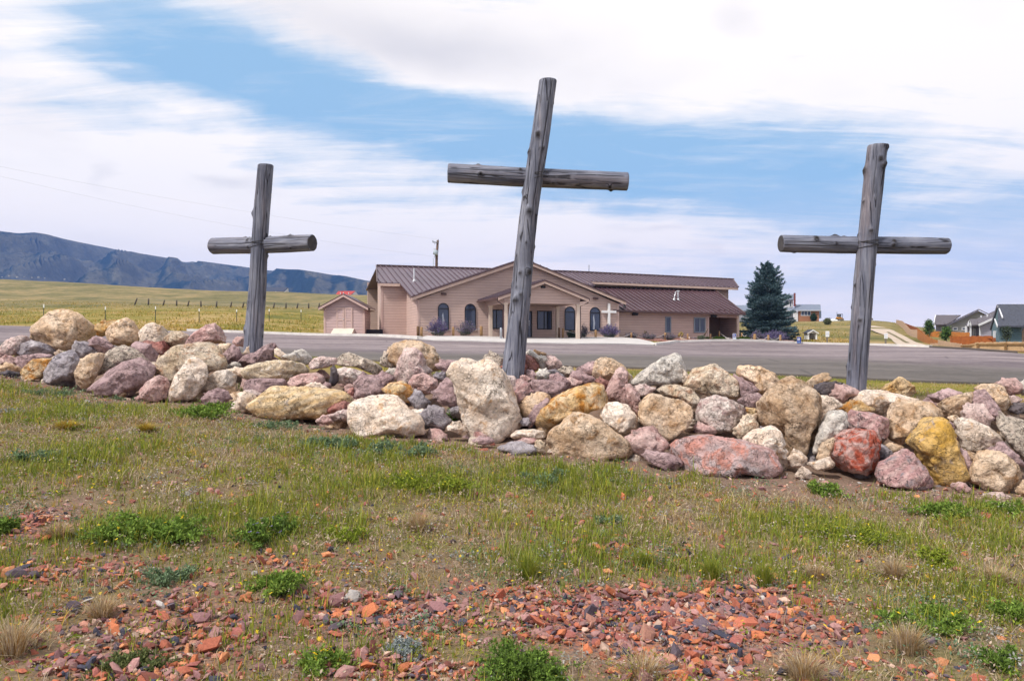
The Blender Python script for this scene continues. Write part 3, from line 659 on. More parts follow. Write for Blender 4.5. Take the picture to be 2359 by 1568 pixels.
 (7,'red',"735,260 790,235 850,260 875,330 830,370 770,350","split red stone on the right of the foot of the middle cross"),
 (7,'white',"745,215 810,200 870,240 940,240 960,290 920,350 870,340 830,260","greenish white stone under the flat brown oval stone"),
 (7,'brown',"805,215 840,192 900,210 915,235 870,243 820,236","flat brown oval stone lying on top beside the middle cross"),
 (7,'pale',"930,300 945,245 1000,245 1055,290 1060,330 1000,360 940,350","rounded peach stone right of the flat brown oval stone"),
 (7,'white',"840,400 880,355 930,352 960,390 935,440 860,440","egg shaped white stone below the split red stone"),
 (7,'mauve',"760,370 810,355 845,390 830,430 780,412","small purple stone left of the egg shaped white stone"),
 (7,'grey',"950,370 1000,355 1080,380 1090,420 1000,412 950,402","flat blue grey stone right of the egg shaped white stone"),
 (7,'speck',"1030,360 1080,335 1150,335 1165,380 1120,420 1060,390","olive grey rounded stone below the rounded peach stone"),
 (7,'pink',"1090,450 1140,415 1220,460 1190,505 1120,492","small pink stone in the dip left of the round tan crest boulder"),
 (7,'mauve',"970,410 1040,400 1110,440 1175,500 1120,512 1000,450","slanting mauve stone behind the dark purple slab"),
 (7,'mauve',"785,480 820,445 960,450 1070,460 1110,510 1060,560 980,600 850,560","dark purple slab above the rust stained white boulder"),
 (7,'stripe',"650,560 680,470 720,440 790,480 815,550 780,610 700,650 660,620","pink stone with grey stripes right of the tallest cream boulder"),
 (7,'pale',"600,420 660,410 695,470 650,535 620,480","pale pink stone tucked against the right shoulder of the tallest cream boulder"),
 (7,'pink',"690,410 760,405 840,440 790,472 720,442","flat pale rose stone over the grey striped pink stone"),
 (7,'tan',"705,690 760,620 850,550 930,555 970,600 900,680 800,760 720,760","yellow tan boulder between the tallest cream boulder and the rust stained boulder"),
 (7,'mauve',"780,780 830,680 920,610 970,620 880,720 840,800 790,850","long mauve slab lying against the yellow tan boulder"),
 (7,'grey',"710,800 740,765 790,770 790,820 730,835","small blue grey stone at the lower right of the tallest cream boulder"),
 (7,'ochre',"850,770 890,690 1000,590 1180,505 1330,470 1410,490 1440,600 1440,690 1380,690 1260,730 1180,720 1000,820 940,890 880,860","rust stained white and orange boulder leaning above the broad tan boulder"),
 (7,'tan',"945,1050 960,880 1080,800 1170,720 1250,725 1400,790 1530,890 1620,960 1630,1040 1570,1100 1400,1110 1200,1110 960,1090","broad triangular tan boulder with dark cracks at the front centre"),
 (7,'tan',"1325,380 1350,290 1410,255 1490,265 1590,330 1640,420 1610,470 1500,440 1380,450 1340,440","round tan crest boulder right of the middle cross"),
 (7,'pink',"1430,560 1470,450 1520,360 1570,335 1620,390 1600,520 1635,660 1540,640 1450,630","tall pink stone standing like a column before the round tan crest boulder"),
 (7,'red',"1345,455 1390,425 1460,455 1430,510 1380,492","small red stone left of the column like pink stone"),
 (7,'mauve',"1165,400 1200,340 1290,295 1340,290 1335,360 1290,410","rough mauve stone on the left side of the round tan crest boulder"),
 (7,'mauve',"1155,380 1220,370 1330,430 1335,465 1240,472 1170,440","purple grey stone in front of the rough mauve stone on the crest"),
 (7,'pink',"1590,490 1640,480 1720,580 1730,660 1700,760 1640,690","dark pink slab slanting right of the column like pink stone"),
 (7,'cream',"1380,740 1450,650 1530,635 1620,660 1690,760 1690,860 1590,920 1530,880 1420,790","white boulder with orange streaks right of the rust stained boulder"),
 (7,'tan',"1715,660 1780,580 1840,560 1940,600 2080,620 2160,700 2150,780 2090,860 1980,930 1920,945 1800,860 1730,800","big smooth tan boulder with one diagonal crack right of centre"),
 (7,'mottled',"1870,540 1920,490 2020,485 2150,520 2215,600 2190,680 2130,680 2040,600 1920,570","flat cream slab resting on the diagonally cracked tan boulder"),
 (7,'white',"1645,460 1740,370 1900,260 2010,220 2060,245 2090,330 2100,450 1990,480 1700,490","grey white triangular boulder rising against the road right of centre"),
 (7,'pale',"1660,500 1760,480 1830,510 1790,560 1720,582","pale pink stone under the grey white triangular boulder"),
 (7,'cream',"2070,350 2110,370 2145,420 2110,475 2080,470","narrow white stone behind the right side of the triangular boulder"),
 (7,'mottled',"2095,490 2180,360 2250,345 2360,312 2440,370 2540,450 2575,570 2480,600 2300,570 2200,550","large pale tan boulder dotted with dark spots left of the block topped crest"),
 (8,'flaky',"-148,560 -120,460 0,420 120,450 210,490 245,590 200,670 110,700 -40,690 -130,640","flaking pink and white boulder below the dark spotted tan boulder"),
 (7,'pink',"1620,960 1690,880 1790,845 1870,880 1920,970 1910,1020 1840,1060 1740,1075 1650,1040","plum red boulder with a pale face right of the broad triangular boulder"),
 (8,'pinkgrey',"-352,900 -340,810 -230,750 -100,740 60,740 250,775 400,815 460,890 465,960 400,1040 340,980 200,990 140,1060 0,1040 -160,1040 -300,980","long humped pink and grey boulder at the grass edge right of centre"),
 (7,'mauve',"1755,1090 1800,1065 1950,1060 2050,1100 2010,1190 1900,1200 1810,1140","flat mauve slab half buried left of the long humped boulder"),
 (7,'pink',"2180,850 2220,800 2330,840 2355,900 2260,892 2190,892","small rose stone on the left back of the long humped boulder"),
 (7,'grey',"540,1040 620,970 720,962 800,1000 835,1040 780,1075 680,1080","flat bluish grey stone lying at the grass edge below the tallest cream boulder"),
 (7,'mottled',"835,1040 840,970 880,950 920,980 912,1040 870,1060","small knobbly cream stone left of the broad triangular tan boulder"),
 (7,'cream',"625,920 680,870 820,858 915,880 920,930 800,940 660,940","flat cream slab behind the flat bluish grey stone"),
 (7,'mauve',"325,960 370,920 450,925 490,960 440,985 350,987","small mauve stone in front of the foot of the tallest cream boulder"),
 (7,'pink',"710,965 740,930 830,940 850,970 780,995","little rose stone on the soil behind the flat bluish grey stone"),
 (8,'brown',"330,600 330,480 420,370 520,300 580,285 690,340 780,400 815,520 800,640 750,740 700,860 650,880 560,860 520,760 480,680 380,660 340,640","biggest brown tan egg shaped boulder left of the right cross"),
 (8,'cream',"200,760 280,690 420,655 490,690 530,790 555,920 520,970 440,940 460,880 380,810","cream boulder behind the right end of the long humped boulder"),
 (8,'mottled',"130,700 240,560 290,565 335,640 260,720 190,758","pitted cream boulder between the flaking boulder and the biggest brown boulder"),
 (8,'tan',"165,260 180,195 240,190 350,200 450,250 485,310 470,360 390,410 310,400 300,330","smooth tan block on the crest left of the right cross"),
 (8,'mauve',"140,260 200,290 290,320 320,380 260,420 200,430 185,370","mauve stone under the left of the smooth tan crest block"),
 (8,'mauve',"190,460 230,410 320,400 370,430 330,510 240,502","dull purple stone left of the biggest brown boulder"),
 (8,'ochre',"230,508 310,515 312,560 250,562","small orange stone below the dull purple stone"),
 (8,'tan',"690,330 750,270 830,242 870,250 860,300 780,350 720,360","tilted tan slab poking up left of the right cross"),
 (8,'dark',"765,370 800,325 900,310 975,320 940,360 890,410 800,420","dark slate slab at the left foot of the right cross"),
 (8,'pink',"890,420 920,350 1000,335 1080,360 1110,410 1020,430 980,480 910,450","rounded rose boulder in front of the foot of the right cross"),
 (8,'cream',"805,520 810,430 900,430 970,480 930,510 840,585","cream boulder right of the biggest brown boulder"),
 (8,'white',"745,800 790,660 850,560 930,540 1000,560 1005,660 930,720 850,770 800,840 760,880","white and grey stone standing left of the mauve log shaped stone"),
 (8,'stripe',"1000,580 1040,540 1200,565 1315,590 1320,700 1290,770 1240,700 1150,680 1010,680","log shaped mauve stone with red streaks above the bright red boulder"),
 (8,'cream',"1000,480 1100,400 1150,372 1260,380 1400,410 1500,440 1480,480 1400,500 1330,530 1200,550 1080,520","long cream slab right of the foot of the right cross"),
 (8,'ochre',"970,520 1020,465 1110,455 1190,510 1150,548 1000,552","orange tan stone at the front left of the long cream slab"),
 (8,'ochre',"1245,375 1340,320 1400,275 1440,290 1520,345 1530,390 1470,425 1400,420 1300,380","peaked orange boulder on the crest right of the right cross"),
 (8,'tan',"1325,650 1340,510 1400,475 1500,460 1640,475 1710,530 1730,590 1600,640 1540,690 1470,760 1430,790 1320,760","square shouldered tan boulder behind the yellow boulder"),
 (8,'yellow',"1450,800 1530,700 1580,620 1720,590 1770,620 1830,720 1860,830 1925,1000 1880,1070 1780,1110 1660,1090 1580,950 1530,850","tall mustard yellow lichen covered boulder at the right front"),
 (8,'redfleck',"850,880 910,740 1000,690 1100,675 1220,700 1258,760 1240,880 1220,980 1150,1010 1000,990 920,960","bright red stained boulder at the right front"),
 (8,'tan',"770,900 800,800 860,750 910,740 900,870 860,910 800,915","tan stone covered on its right by the bright red boulder"),
 (8,'grey',"1250,790 1300,800 1350,850 1310,885 1250,885","grey stone in the gap right of the bright red boulder"),
 (8,'dark',"1240,905 1310,860 1390,855 1340,895 1260,935","thin dark slab over the striped grey and mauve boulder"),
 (8,'stripe',"1225,1040 1240,960 1340,890 1420,845 1500,850 1600,960 1655,1090 1600,1120 1520,1140 1380,1100 1250,1075","mauve boulder with diagonal grey stripes left of the yellow boulder"),
 (8,'cream',"1830,640 1860,595 1960,605 2080,650 2200,740 2190,770 2090,840 1960,835 1880,830 1850,720","wide cream boulder right of the yellow boulder"),
 (8,'tan',"1920,1080 1960,970 2000,860 2080,840 2200,855 2310,950 2335,1040 2290,1110 2200,1150 2060,1130","smooth tan boulder with a brown band at the lower right front"),
 (8,'speck',"2150,640 2170,590 2260,580 2420,630 2480,800 2360,890 2280,820 2210,720","pitted boulder cut by the right edge above the smooth banded tan boulder"),
 (8,'mauve',"1645,450 1690,395 1780,362 1860,390 1850,440 1740,470 1690,472","mauve stone on the crest left of the rough brown slab"),
 (8,'brown',"1690,490 1760,440 1900,400 1960,385 1965,450 1900,560 1790,580 1720,570","rough brown slab right of the square shouldered tan boulder"),
 (8,'mauve',"1930,450 1980,390 2060,370 2110,430 2170,510 2190,590 2110,610 2080,520 1960,490","pinkish mauve boulder behind the white blocky stone on the right"),
 (8,'pale',"1875,560 1900,500 1980,480 2060,490 2090,560 2095,640 1980,605 1890,602","white and lilac blocky stone above the wide cream boulder"),
 (8,'tan',"1960,380 2030,335 2140,330 2200,350 2255,470 2230,520 2170,530 2110,430 2050,372","tan boulder near the top of the right end of the wall"),
 (8,'pink',"2120,330 2210,295 2300,285 2345,350 2320,400 2240,415 2190,345","pink boulder topmost at the right end of the wall"),
 (8,'pale',"2240,430 2290,415 2340,440 2312,482 2250,480","small pinkish tan stone under the topmost pink boulder on the right"),
 (8,'white',"2330,340 2370,305 2450,330 2450,420 2340,412","white stone cut by the right edge beside the topmost pink boulder"),
 (8,'dark',"2250,530 2290,480 2420,470 2440,550 2270,552","dark grey slab at the right edge above the pitted boulder"),
 (8,'tan',"1785,580 1840,562 1866,590 1822,622 1790,612","small yellowish stone at the left of the white and lilac blocky stone"),
 (8,'cream',"555,900 600,835 650,840 700,890 680,940 610,962 560,942","rounded cream stone on the soil below the biggest brown boulder"),
 (8,'cream',"720,940 800,905 870,888 905,940 885,972 760,988","cream wedge stone at the left foot of the bright red boulder"),
 (8,'cream',"605,1030 660,955 715,985 718,1040 650,1052","small triangular cream stone in front of the rounded cream stone"),
 (8,'pink',"1800,1110 1860,1080 1910,1085 1950,1130 1880,1160 1820,1156","small pink stone at the foot of the yellow boulder"),
 (8,'pale',"2030,1200 2100,1160 2190,1150 2235,1190 2150,1212","pale pink stone half sunk in the soil at the lower right"),
 (8,'tan',"2290,1150 2340,1080 2420,1040 2470,1180 2340,1185","tan stone cut by the right edge at the lower corner of the wall"),
 (8,'mauve',"1750,610 1800,620 1842,650 1822,685 1770,652","mauve stone squeezed behind the shoulder of the yellow boulder"),
 (8,'brown',"1310,800 1350,780 1430,800 1402,852 1340,852","small dark tan stone under the square shouldered boulder"),
 (8,'mauve',"1865,850 1920,845 1970,950 1935,1005 1890,905","shaded mauve stone between the yellow and the wide cream boulders"),
 (8,'mauve',"2090,845 2200,770 2300,870 2345,940 2250,905","dark mauve boulder under the wide cream boulder on the right"),
]
_ico = {}
def ico(n):
    if n not in _ico:
        import bmesh
        bm = bmesh.new(); bmesh.ops.create_icosphere(bm, subdivisions=n, radius=1.0)
        bm.verts.ensure_lookup_table()
        _ico[n] = (np.array([v.co[:] for v in bm.verts]), np.array([[v.index for v in f.verts] for f in bm.faces])); bm.free()
    return _ico[n]
def hull2(p):
    p = sorted(map(tuple, p)); 
    def half(q):
        h = []
        for a in q:
            while len(h) > 1 and (h[-1][0] - h[-2][0]) * (a[1] - h[-2][1]) - (h[-1][1] - h[-2][1]) * (a[0] - h[-2][0]) <= 0: h.pop()
            h.append(a)
        return h[:-1]
    return np.array(half(p) + half(p[::-1]))
def boulder_mesh(poly, thick, power, seed, sub):
    """poly: outline (x,z) in metres about the centre; returns verts"""
    rg = np.random.default_rng(seed); D, F = ico(sub)
    H = hull2(poly); n = len(H); N = []; h = []
    for i in range(n):
        a, b = H[i], H[(i + 1) % n]; e = b - a; L = np.hypot(*e)
        if L < 1e-4: continue
        nx, nz = e[1] / L, -e[0] / L; d = nx * a[0] + nz * a[1]
        if d < 0: nx, nz, d = -nx, -nz, -d
        d = max(d, .03)
        N.append((nx, 0, nz)); h.append(d)
        if rg.random() < .6:
            t = rg.uniform(.35, .9); v = np.array((nx, -t, nz)); v /= np.linalg.norm(v); N.append(tuple(v)); h.append((d * .93 + t * thick * .62) / math.sqrt(1 + t * t))
        if rg.random() < .5:
            t = rg.uniform(.4, 1); v = np.array((nx, t, nz)); v /= np.linalg.norm(v); N.append(tuple(v)); h.append((d * .9 + t * thick * .55) / math.sqrt(1 + t * t))
    for k in range(3):
        v = np.array((rg.normal(0, .35), -1, rg.normal(.12, .35))); v /= np.linalg.norm(v); N.append(tuple(v)); h.append(thick * rg.uniform(.8, 1.05))
    for k in range(2):
        v = np.array((rg.normal(0, .3), 1, rg.normal(0, .3))); v /= np.linalg.norm(v); N.append(tuple(v)); h.append(thick * rg.uniform(.8, 1))
    N = np.array(N); h = np.array(h)
    c = np.maximum(D @ N.T, 0) / h
    r = 1 / (np.power(c, power).sum(1) ** (1 / power))
    P = D * r[:, None]
    # fracture faces: a few hard planes shaved off the block
    for k in range(int(rg.integers(8, 14)) if power >= 14 else int(rg.integers(4, 8))):
        v = np.array((rg.normal(0, .7), -abs(rg.normal(0, .7)) - .05, rg.normal(.12, .6))); v /= np.linalg.norm(v)
        hh = (P @ v).max() * rg.uniform(.70, .93); dn = D @ v; rcur = np.linalg.norm(P, axis=1); lim = np.where(dn > 1e-3, hh / np.maximum(dn, 1e-3), 1e9)
        P = D * np.minimum(rcur, lim)[:, None]
    ext = P.max(0) - P.min(0); s = float(np.mean(ext)); off = Vector(rg.uniform(-50, 50, 3))
    disp = np.empty(len(P)); f1, f2 = 1.7 / s, 5.5 / s
    for i, p in enumerate(P):
        v = Vector(p)
        q = mnoise.fractal(v * f1 + off, 1.0, 2.0, 3)
        w = mnoise.ridged_multi_fractal(v * f2 * .55 + off, .9, 2.2, 4, 1.0, 2.0)
        disp[i] = .046 * q - .040 * (w - 1.0) + .014 * mnoise.fractal(v * f2 * 3 + off, 1.0, 2.0, 3)
    P = P + D * (disp * s * .6)[:, None]
    # pull the outline onto the traced one, bearing by bearing, keeping the faceted front
    c0 = poly.mean(0); nb = 96; q = P[:, [0, 2]] - c0; an = np.arctan2(q[:, 1], q[:, 0]); rr = np.hypot(q[:, 0], q[:, 1])
    bi = ((an + PI) / (2 * PI) * nb).astype(int) % nb; sil = np.zeros(nb); np.maximum.at(sil, bi, rr); sil[sil == 0] = np.median(sil[sil > 0])
    tb = (np.arange(nb) + .5) / nb * 2 * PI - PI; tgt = np.full(nb, 0.0); m_ = len(poly)
    for i in range(m_):
        a, b = poly[i] - c0, poly[(i + 1) % m_] - c0
        for k in range(nb):
            d = np.array((math.cos(tb[k]), math.sin(tb[k]))); den = d[0] * (b - a)[1] - d[1] * (b - a)[0]
            if abs(den) < 1e-9: continue
            t = (a[0] * (b - a)[1] - a[1] * (b - a)[0]) / den; u = (a[0] * d[1] - a[1] * d[0]) / den
            if t > 0 and -1e-6 <= u <= 1 + 1e-6: tgt[k] = max(tgt[k], t)
    tgt[tgt == 0] = sil[tgt == 0]
    ratio = np.clip(tgt / sil, .45, 1.8); sm = 2 if power < 10 else 1
    for _ in range(sm): ratio = (np.roll(ratio, 1) + 2 * ratio + np.roll(ratio, -1)) / 4
    g = np.interp(an, np.concatenate([tb - 2 * PI, tb, tb + 2 * PI]), np.tile(ratio, 3)); P[:, 0] = c0[0] + q[:, 0] * g; P[:, 2] = c0[1] + q[:, 1] * g
    P = P + D * (disp * s * .55)[:, None]
    return P, F

def build_rocks():
    for idx, (zm, kind, pts, label) in enumerate(ROCKS):
        pl = np.array([ZOOM[zm](*map(float, q.split(','))) for q in pts.split()])
        x0, y0 = pl.min(0); x1, y1 = pl.max(0)
        cx, cy = (x0 + x1) / 2, (y0 + y1) / 2
        df = float(heap_depth(cx, y1 - .12 * (y1 - y0)))
        wpx, hpx = (x1 - x0), (y1 - y0)
        w, h = wpx / K / FP * df, hpx / K / FP * df
        thick = min(.62, max(.07, .5 * (.55 * w + .45 * h) * .95))
        d = df + thick * .55
        phi = math.atan2((cx / K - CX) / FP, 1.0)
        poly = np.stack([(pl[:, 0] - cx) / K / FP * d * math.cos(phi), -(pl[:, 1] - cy) / K / FP * d], 1) * 1.06
        big = max(w, h) > .42
        P, F = boulder_mesh(poly, thick, ANG[kind], 100 + idx, 5 if big else 4)
        c = at(cx, cy, d)
        o = bulk('boulder' if max(w, h) > .30 else 'stone', P, F, RK[kind], True, loc=c, rot=(0, 0, -phi))
        tag(o, label, 'boulder' if max(w, h) > .30 else 'stone', 'boulders and stones of the rock wall')
    # rubble filling the gaps, seated a little behind the front stones
    rg = np.random.default_rng(5); kinds = ['mauve', 'tan', 'pink', 'grey', 'cream', 'brown', 'cream', 'pink', 'tan']
    lab = dict(mauve='small mauve rubble stone wedged deep between the boulders of the wall', tan='small tan rubble stone wedged deep between the boulders of the wall',
               pink='small pink rubble stone wedged deep between the boulders of the wall', grey='small grey rubble stone wedged deep between the boulders of the wall',
               cream='small cream rubble stone wedged deep between the boulders of the wall', brown='small brown rubble stone wedged deep between the boulders of the wall')
    protos = {}
    for k in range(280):
        x = rg.uniform(-60, 2420); t = rg.uniform(.05, 1.0)
        ty, _ = curve(TOE, x); cy_, _ = curve(CREST, x); y = ty + (cy_ - ty) * t + 2
        d = float(heap_depth(x, y)) + rg.uniform(.16, .46)
        kd = kinds[int(rg.integers(9))]; v = int(rg.integers(3)); key = (kd, v)
        if key not in protos:
            a = np.arange(8) * PI / 4 + rg.uniform(-.25, .25, 8); q = np.stack([np.cos(a) * .20 * rg.uniform(.8, 1.2, 8), np.sin(a) * .15 * rg.uniform(.8, 1.2, 8)], 1)
            P, F = boulder_mesh(q, .17, ANG[kd], 900 + len(protos), 4)
            o = bulk('rubble_stone', P, F, RK[kd], True); protos[key] = o
        else:
            o = protos[key].copy(); COL.objects.link(o)
        o.location = at(x, y, d) - np.array([0, 0, .05]); s = rg.uniform(.32, .95); o.scale = (s, s, s)
        o.rotation_euler = (rg.uniform(-.4, .4), rg.uniform(-.6, .6), rg.uniform(0, 6.3))
        tag(o, lab[kd], 'stone', 'small rubble stones in the gaps of the rock wall')
build_rocks()
# ---------------------------------------------------------------- the three log crosses
def mat_log():
    m = bpy.data.materials.new('weathered_log'); m.use_nodes = True
    g = NT(m.node_tree); b = g.n['Principled BSDF']; o = g.coord('Object')
    off = g.comb(g.math('MULTIPLY', g.rnd(), 31.0), g.math('MULTIPLY', g.rnd(), 17.0), g.math('MULTIPLY', g.rnd(), 23.0))
    x, y, z = g.sep(o)
    wig = g.noise(g.vmath('ADD', g.map(o, (1, 1, .6)), off), 2.0, 3, .5)
    c = g.vmath('ADD', g.comb(g.math('ADD', x, g.math('MULTIPLY', wig, .10)), y, g.math('MULTIPLY', z, .045)), off)
    gr = g.noise(c, 34, 6, .72); gr2 = g.noise(c, 9, 5, .6); bl = g.noise(g.vmath('ADD', o, off), 1.6, 5, .6)
    f = g.math('ADD', g.math('MULTIPLY', gr, .5), g.math('ADD', g.math('MULTIPLY', gr2, .3), g.math('MULTIPLY', bl, .25)))
    col = g.ramp(f, [(.36, (.042, .045, .064)), (.46, (.108, .113, .150)), (.56, (.190, .195, .240)), (.68, (.32, .32, .365))])
    warm = g.ramp(g.noise(g.vmath('ADD', g.map(o, (2.2, 2.2, .22)), off), 2.6, 4, .6), [(.52, 0.0), (.66, .5)])
    col = g.mix(warm, col, g.mix(1.0, col, (1.05, .78, .62), 'MULTIPLY'))
    cv = g.vmath('ADD', g.comb(g.math('ADD', x, g.math('MULTIPLY', wig, .05)), y, g.math('MULTIPLY', z, .035)), off)
    ck = g.noise(cv, 11, 1, .4); br_ = g.noise(g.vmath('ADD', o, off), 3.5, 2, .5)
    crack = g.math('MULTIPLY', g.ramp(g.math('ABSOLUTE', g.math('SUBTRACT', ck, .5)), [(.006, 1.0), (.016, 0.0)]), g.ramp(br_, [(.44, 0.0), (.52, 1.0)]))
    col = g.mix(g.math('MULTIPLY', crack, .85), col, (.018, .016, .02))
    col = g.mix(g.attr('knot', 'Fac'), col, (.030, .026, .026))
    g.put(b.inputs['Base Color'], col); b.inputs['Roughness'].default_value = .85; b.inputs['Specular IOR Level'].default_value = .2
    h = g.math('SUBTRACT', g.math('ADD', g.math('MULTIPLY', gr, .5), g.math('MULTIPLY', gr2, .5)), g.math('MULTIPLY', crack, 1.2))
    g.put(b.inputs['Normal'], g.bump(h, .9, .014)); return m
LOG = mat_log()
def mat_end():
    m = bpy.data.materials.new('sawn_log_end'); m.use_nodes = True
    g = NT(m.node_tree); b = g.n['Principled BSDF']; c = g.coord('Object')
    x, y, z = g.sep(c); r = g.math('SQRT', g.math('ADD', g.math('MULTIPLY', x, x), g.math('MULTIPLY', y, y)))
    n = g.noise(c, 14, 5, .6)
    f = g.math('ADD', g.math('MULTIPLY', g.math('SINE', g.math('ADD', g.math('MULTIPLY', r, 330), g.math('MULTIPLY', n, 6))), .25), n)
    g.put(b.inputs['Base Color'], g.ramp(f, [(.2, (.022, .020, .024)), (.8, (.085, .075, .080))])); b.inputs['Roughness'].default_value = .9
    return m
LOGEND = mat_end()

def log(name, axis, rad, seed, parent, knots=(), lo_cut=0):
    """axis: list of (offset x, z) for the log's spine along local z; rad: radii at those places"""
    rg = np.random.default_rng(seed); A = np.array(axis, float); n, m = 100, 120
    z = np.linspace(A[0, 1], A[-1, 1], m); cx = np.interp(z, A[:, 1], A[:, 0]); R = np.interp(z, A[:, 1], rad)
    th = np.linspace(0, 2 * PI, n, endpoint=False)
    off = Vector(rg.uniform(-30, 30, 3)); V = np.zeros((m, n, 3)); KN = np.zeros((m, n))
    kn = list(knots) + [(rg.uniform(0, 2 * PI), rg.uniform(z[0], z[-1]), rg.uniform(.020, .034)) for _ in range(int((z[-1] - z[0]) * 5))]
    splits = [(rg.uniform(PI, 2 * PI), rg.uniform(z[0], z[-1]), rg.uniform(.35, 1.1), rg.uniform(.007, .019), rg.uniform(-.25, .25), rg.uniform(0, 9)) for _ in range(int((z[-1] - z[0]) * 3.2) + 3)]
    for i in range(m):
        sp_ = [(a + tw * (z[i] - zc) + .10 * mnoise.noise(Vector((z[i] * 2.2, o_, 0))), dp * max(0, 1 - ((z[i] - zc) / ln) ** 2)) for a, zc, ln, dp, tw, o_ in splits if abs(z[i] - zc) < ln]
        for j in range(n):
            r = R[i] * (1 + .045 * mnoise.fractal(Vector((math.cos(th[j]) * 1.3, math.sin(th[j]) * 1.3, z[i] * 1.1)) + off, 1, 2, 3) + .012 * mnoise.noise(Vector((math.cos(th[j]) * 9, math.sin(th[j]) * 9, z[i] * 1.5)) + off))
            for ka, kz, ks in kn:
                da = (th[j] - ka + PI) % (2 * PI) - PI; q = (da * R[i] / ks) ** 2 + ((z[i] - kz) / ks) ** 2
                if q < 9: r += ks * .75 * math.exp(-q * .7); KN[i, j] = max(KN[i, j], 1.0 * math.exp(-(q * 1.1) ** 2))
            for sa, sdp in sp_:
                da = (th[j] - sa + PI) % (2 * PI) - PI
                if abs(da) < .12: g_ = math.exp(-(da / .038) ** 2); r -= sdp * g_; KN[i, j] = max(KN[i, j], .8 * g_ * min(1, sdp / .010))
            V[i, j] = (cx[i] + r * math.cos(th[j]), r * math.sin(th[j]), z[i])
    i, j = np.meshgrid(np.arange(m - 1), np.arange(n), indexing='ij'); j2 = (j + 1) % n
    q = np.stack([i * n + j, i * n + j2, (i + 1) * n + j2, (i + 1) * n + j], -1).reshape(-1, 4)
    # a slightly worn rim and flat sawn ends
    v = V.reshape(-1, 3); v0 = len(v); sp = .012
    capb = V[0] * [.93, .93, 1] + [cx[0] * .07, 0, -sp]; capt = V[-1] * [.93, .93, 1] + [cx[-1] * .07, 0, sp]
    v = np.vstack([v, capb, capt, [[cx[0], 0, z[0] - sp]], [[cx[-1], 0, z[-1] + sp]]])
    jj = np.arange(n); jn = (jj + 1) % n
    rb = np.stack([v0 + jj, v0 + jn, jn, jj], 1); rt = np.stack([(m - 1) * n + jj, (m - 1) * n + jn, v0 + n + jn, v0 + n + jj], 1)
    tb = np.stack([np.full(n, v0 + 2 * n), v0 + jn, v0 + jj], 1); tt = np.stack([np.full(n, v0 + 2 * n + 1), v0 + n + jj, v0 + n + jn], 1)
    o = bulk(name, v, [np.vstack([q, rb, rt]), np.vstack([tb, tt])], LOG, True, parent=parent, attrs={'knot': np.concatenate([KN.ravel(), np.zeros(2 * n + 2)])})
    o.data.materials.append(LOGEND)
    mi = np.zeros(len(o.data.polygons), np.int32); mi[-2 * n:] = 1; o.data.polygons.foreach_set('material_index', mi)
    sm = np.ones(len(mi), bool); sm[-2 * n:] = False; o.data.polygons.foreach_set('use_smooth', sm)
    return o
WIRE = simple('rusty_wire', (.035, .03, .03), .7)

def cross(spine, widths, d, beam, yaw, label, seed, knots=(), beam_r=None, bknots=()):
    """spine: photo points of the post's middle line from top to foot; beam: photo point of its middle, half length (m), roll"""
    P = np.array([at(x, y, d) for x, y in spine]); base = P[-1].copy(); base[2] = min(base[2], gz(base[0], base[1]) + .3)
    root = empty('log_cross', base); tag(root, label, 'cross', 'wooden log crosses in the rock wall')
    ax = [(p[0] - base[0], p[2] - base[2]) for p in P][::-1]; rad = [w / 2 / K / FP * d for w in widths][::-1]
    k = (ax[1][0] - ax[0][0]) / (ax[1][1] - ax[0][1]); dz = 1.0
    ax = [(ax[0][0] - k * dz, ax[0][1] - dz)] + ax; rad = [rad[0]] + rad      # the foot goes on down between the rocks
    log('post', ax, rad, seed, root, knots)
    bx, by, half, roll, r = beam; c = at(bx, by, d) - base
    hole = (half * .12 - .0)
    b = log('crossbeam', [(0, -half), (.008, -half * .3), (0, half)], [r, r * 1.02, r * .97], seed + 1, root, bknots)
    rotm = Matrix.Rotation(yaw, 4, 'Z') @ Matrix.Rotation(roll, 4, 'Y') @ Matrix.Rotation(PI / 2, 4, 'Y')
    b.rotation_euler = rotm.to_euler(); b.location = Vector(c) + Vector((0, .085, 0))
    w = MB(); rr = np.interp(c[2], [a[1] for a in ax], rad) * 1.07; tilt = math.atan(k)
    for dzz, rl in ((-.035, .25), (.0, -.2), (.03, .12)):
        pts = [(c[0] + rr * math.cos(t), rr * math.sin(t), c[2] + dzz + rl * rr * math.cos(t) * .8) for t in np.linspace(PI * .92, PI * 2.08, 18)]
        w.tube(pts, .0045, 6)
    w.build('wire_tie', WIRE, root)
    return root
cross([(612, 381), (604, 470), (598, 560), (594, 650), (583, 800)], [35, 37, 36, 39, 42], 13.1, (598, 561, 1.02, .025, .138), -.40,
      'weathered log cross on the left with its beam turned towards the viewer', 21, [(PI * 1.02, 2.25, .05), (PI * .98, .35, .05)])
cross([(1262, 186), (1247, 300), (1231, 400), (1217, 500), (1206, 600), (1198, 700), (1182, 850)], [41, 42, 43, 42, 44, 47, 52], 11.3, (1240, 405, 1.276, .042, .134), 0.02,
      'tallest weathered log cross leaning to the right in the middle', 33, [(PI * 1.7, 1.5, .05), (PI * 1.35, 1.1, .045), (PI * 1.5, 2.35, .045), (PI * 1.15, 3.2, .04), (PI * 1.4, 3.45, .035)])
cross([(2021, 336), (2011, 430), (2000, 540), (1991, 640), (1984, 730), (1972, 896)], [43.5, 44, 43, 45, 44, 44], 10.45, (1998, 561, 1.122, .006, .112), 0.06,
      'weathered log cross on the right with a level beam', 47, [(PI * 1.02, 2.95, .05), (PI * 1.62, 2.98, .04), (PI * 1.05, 2.0, .04)], bknots=[(PI * 1.3, -.7, .04), (PI * 1.0, -.4, .04)])
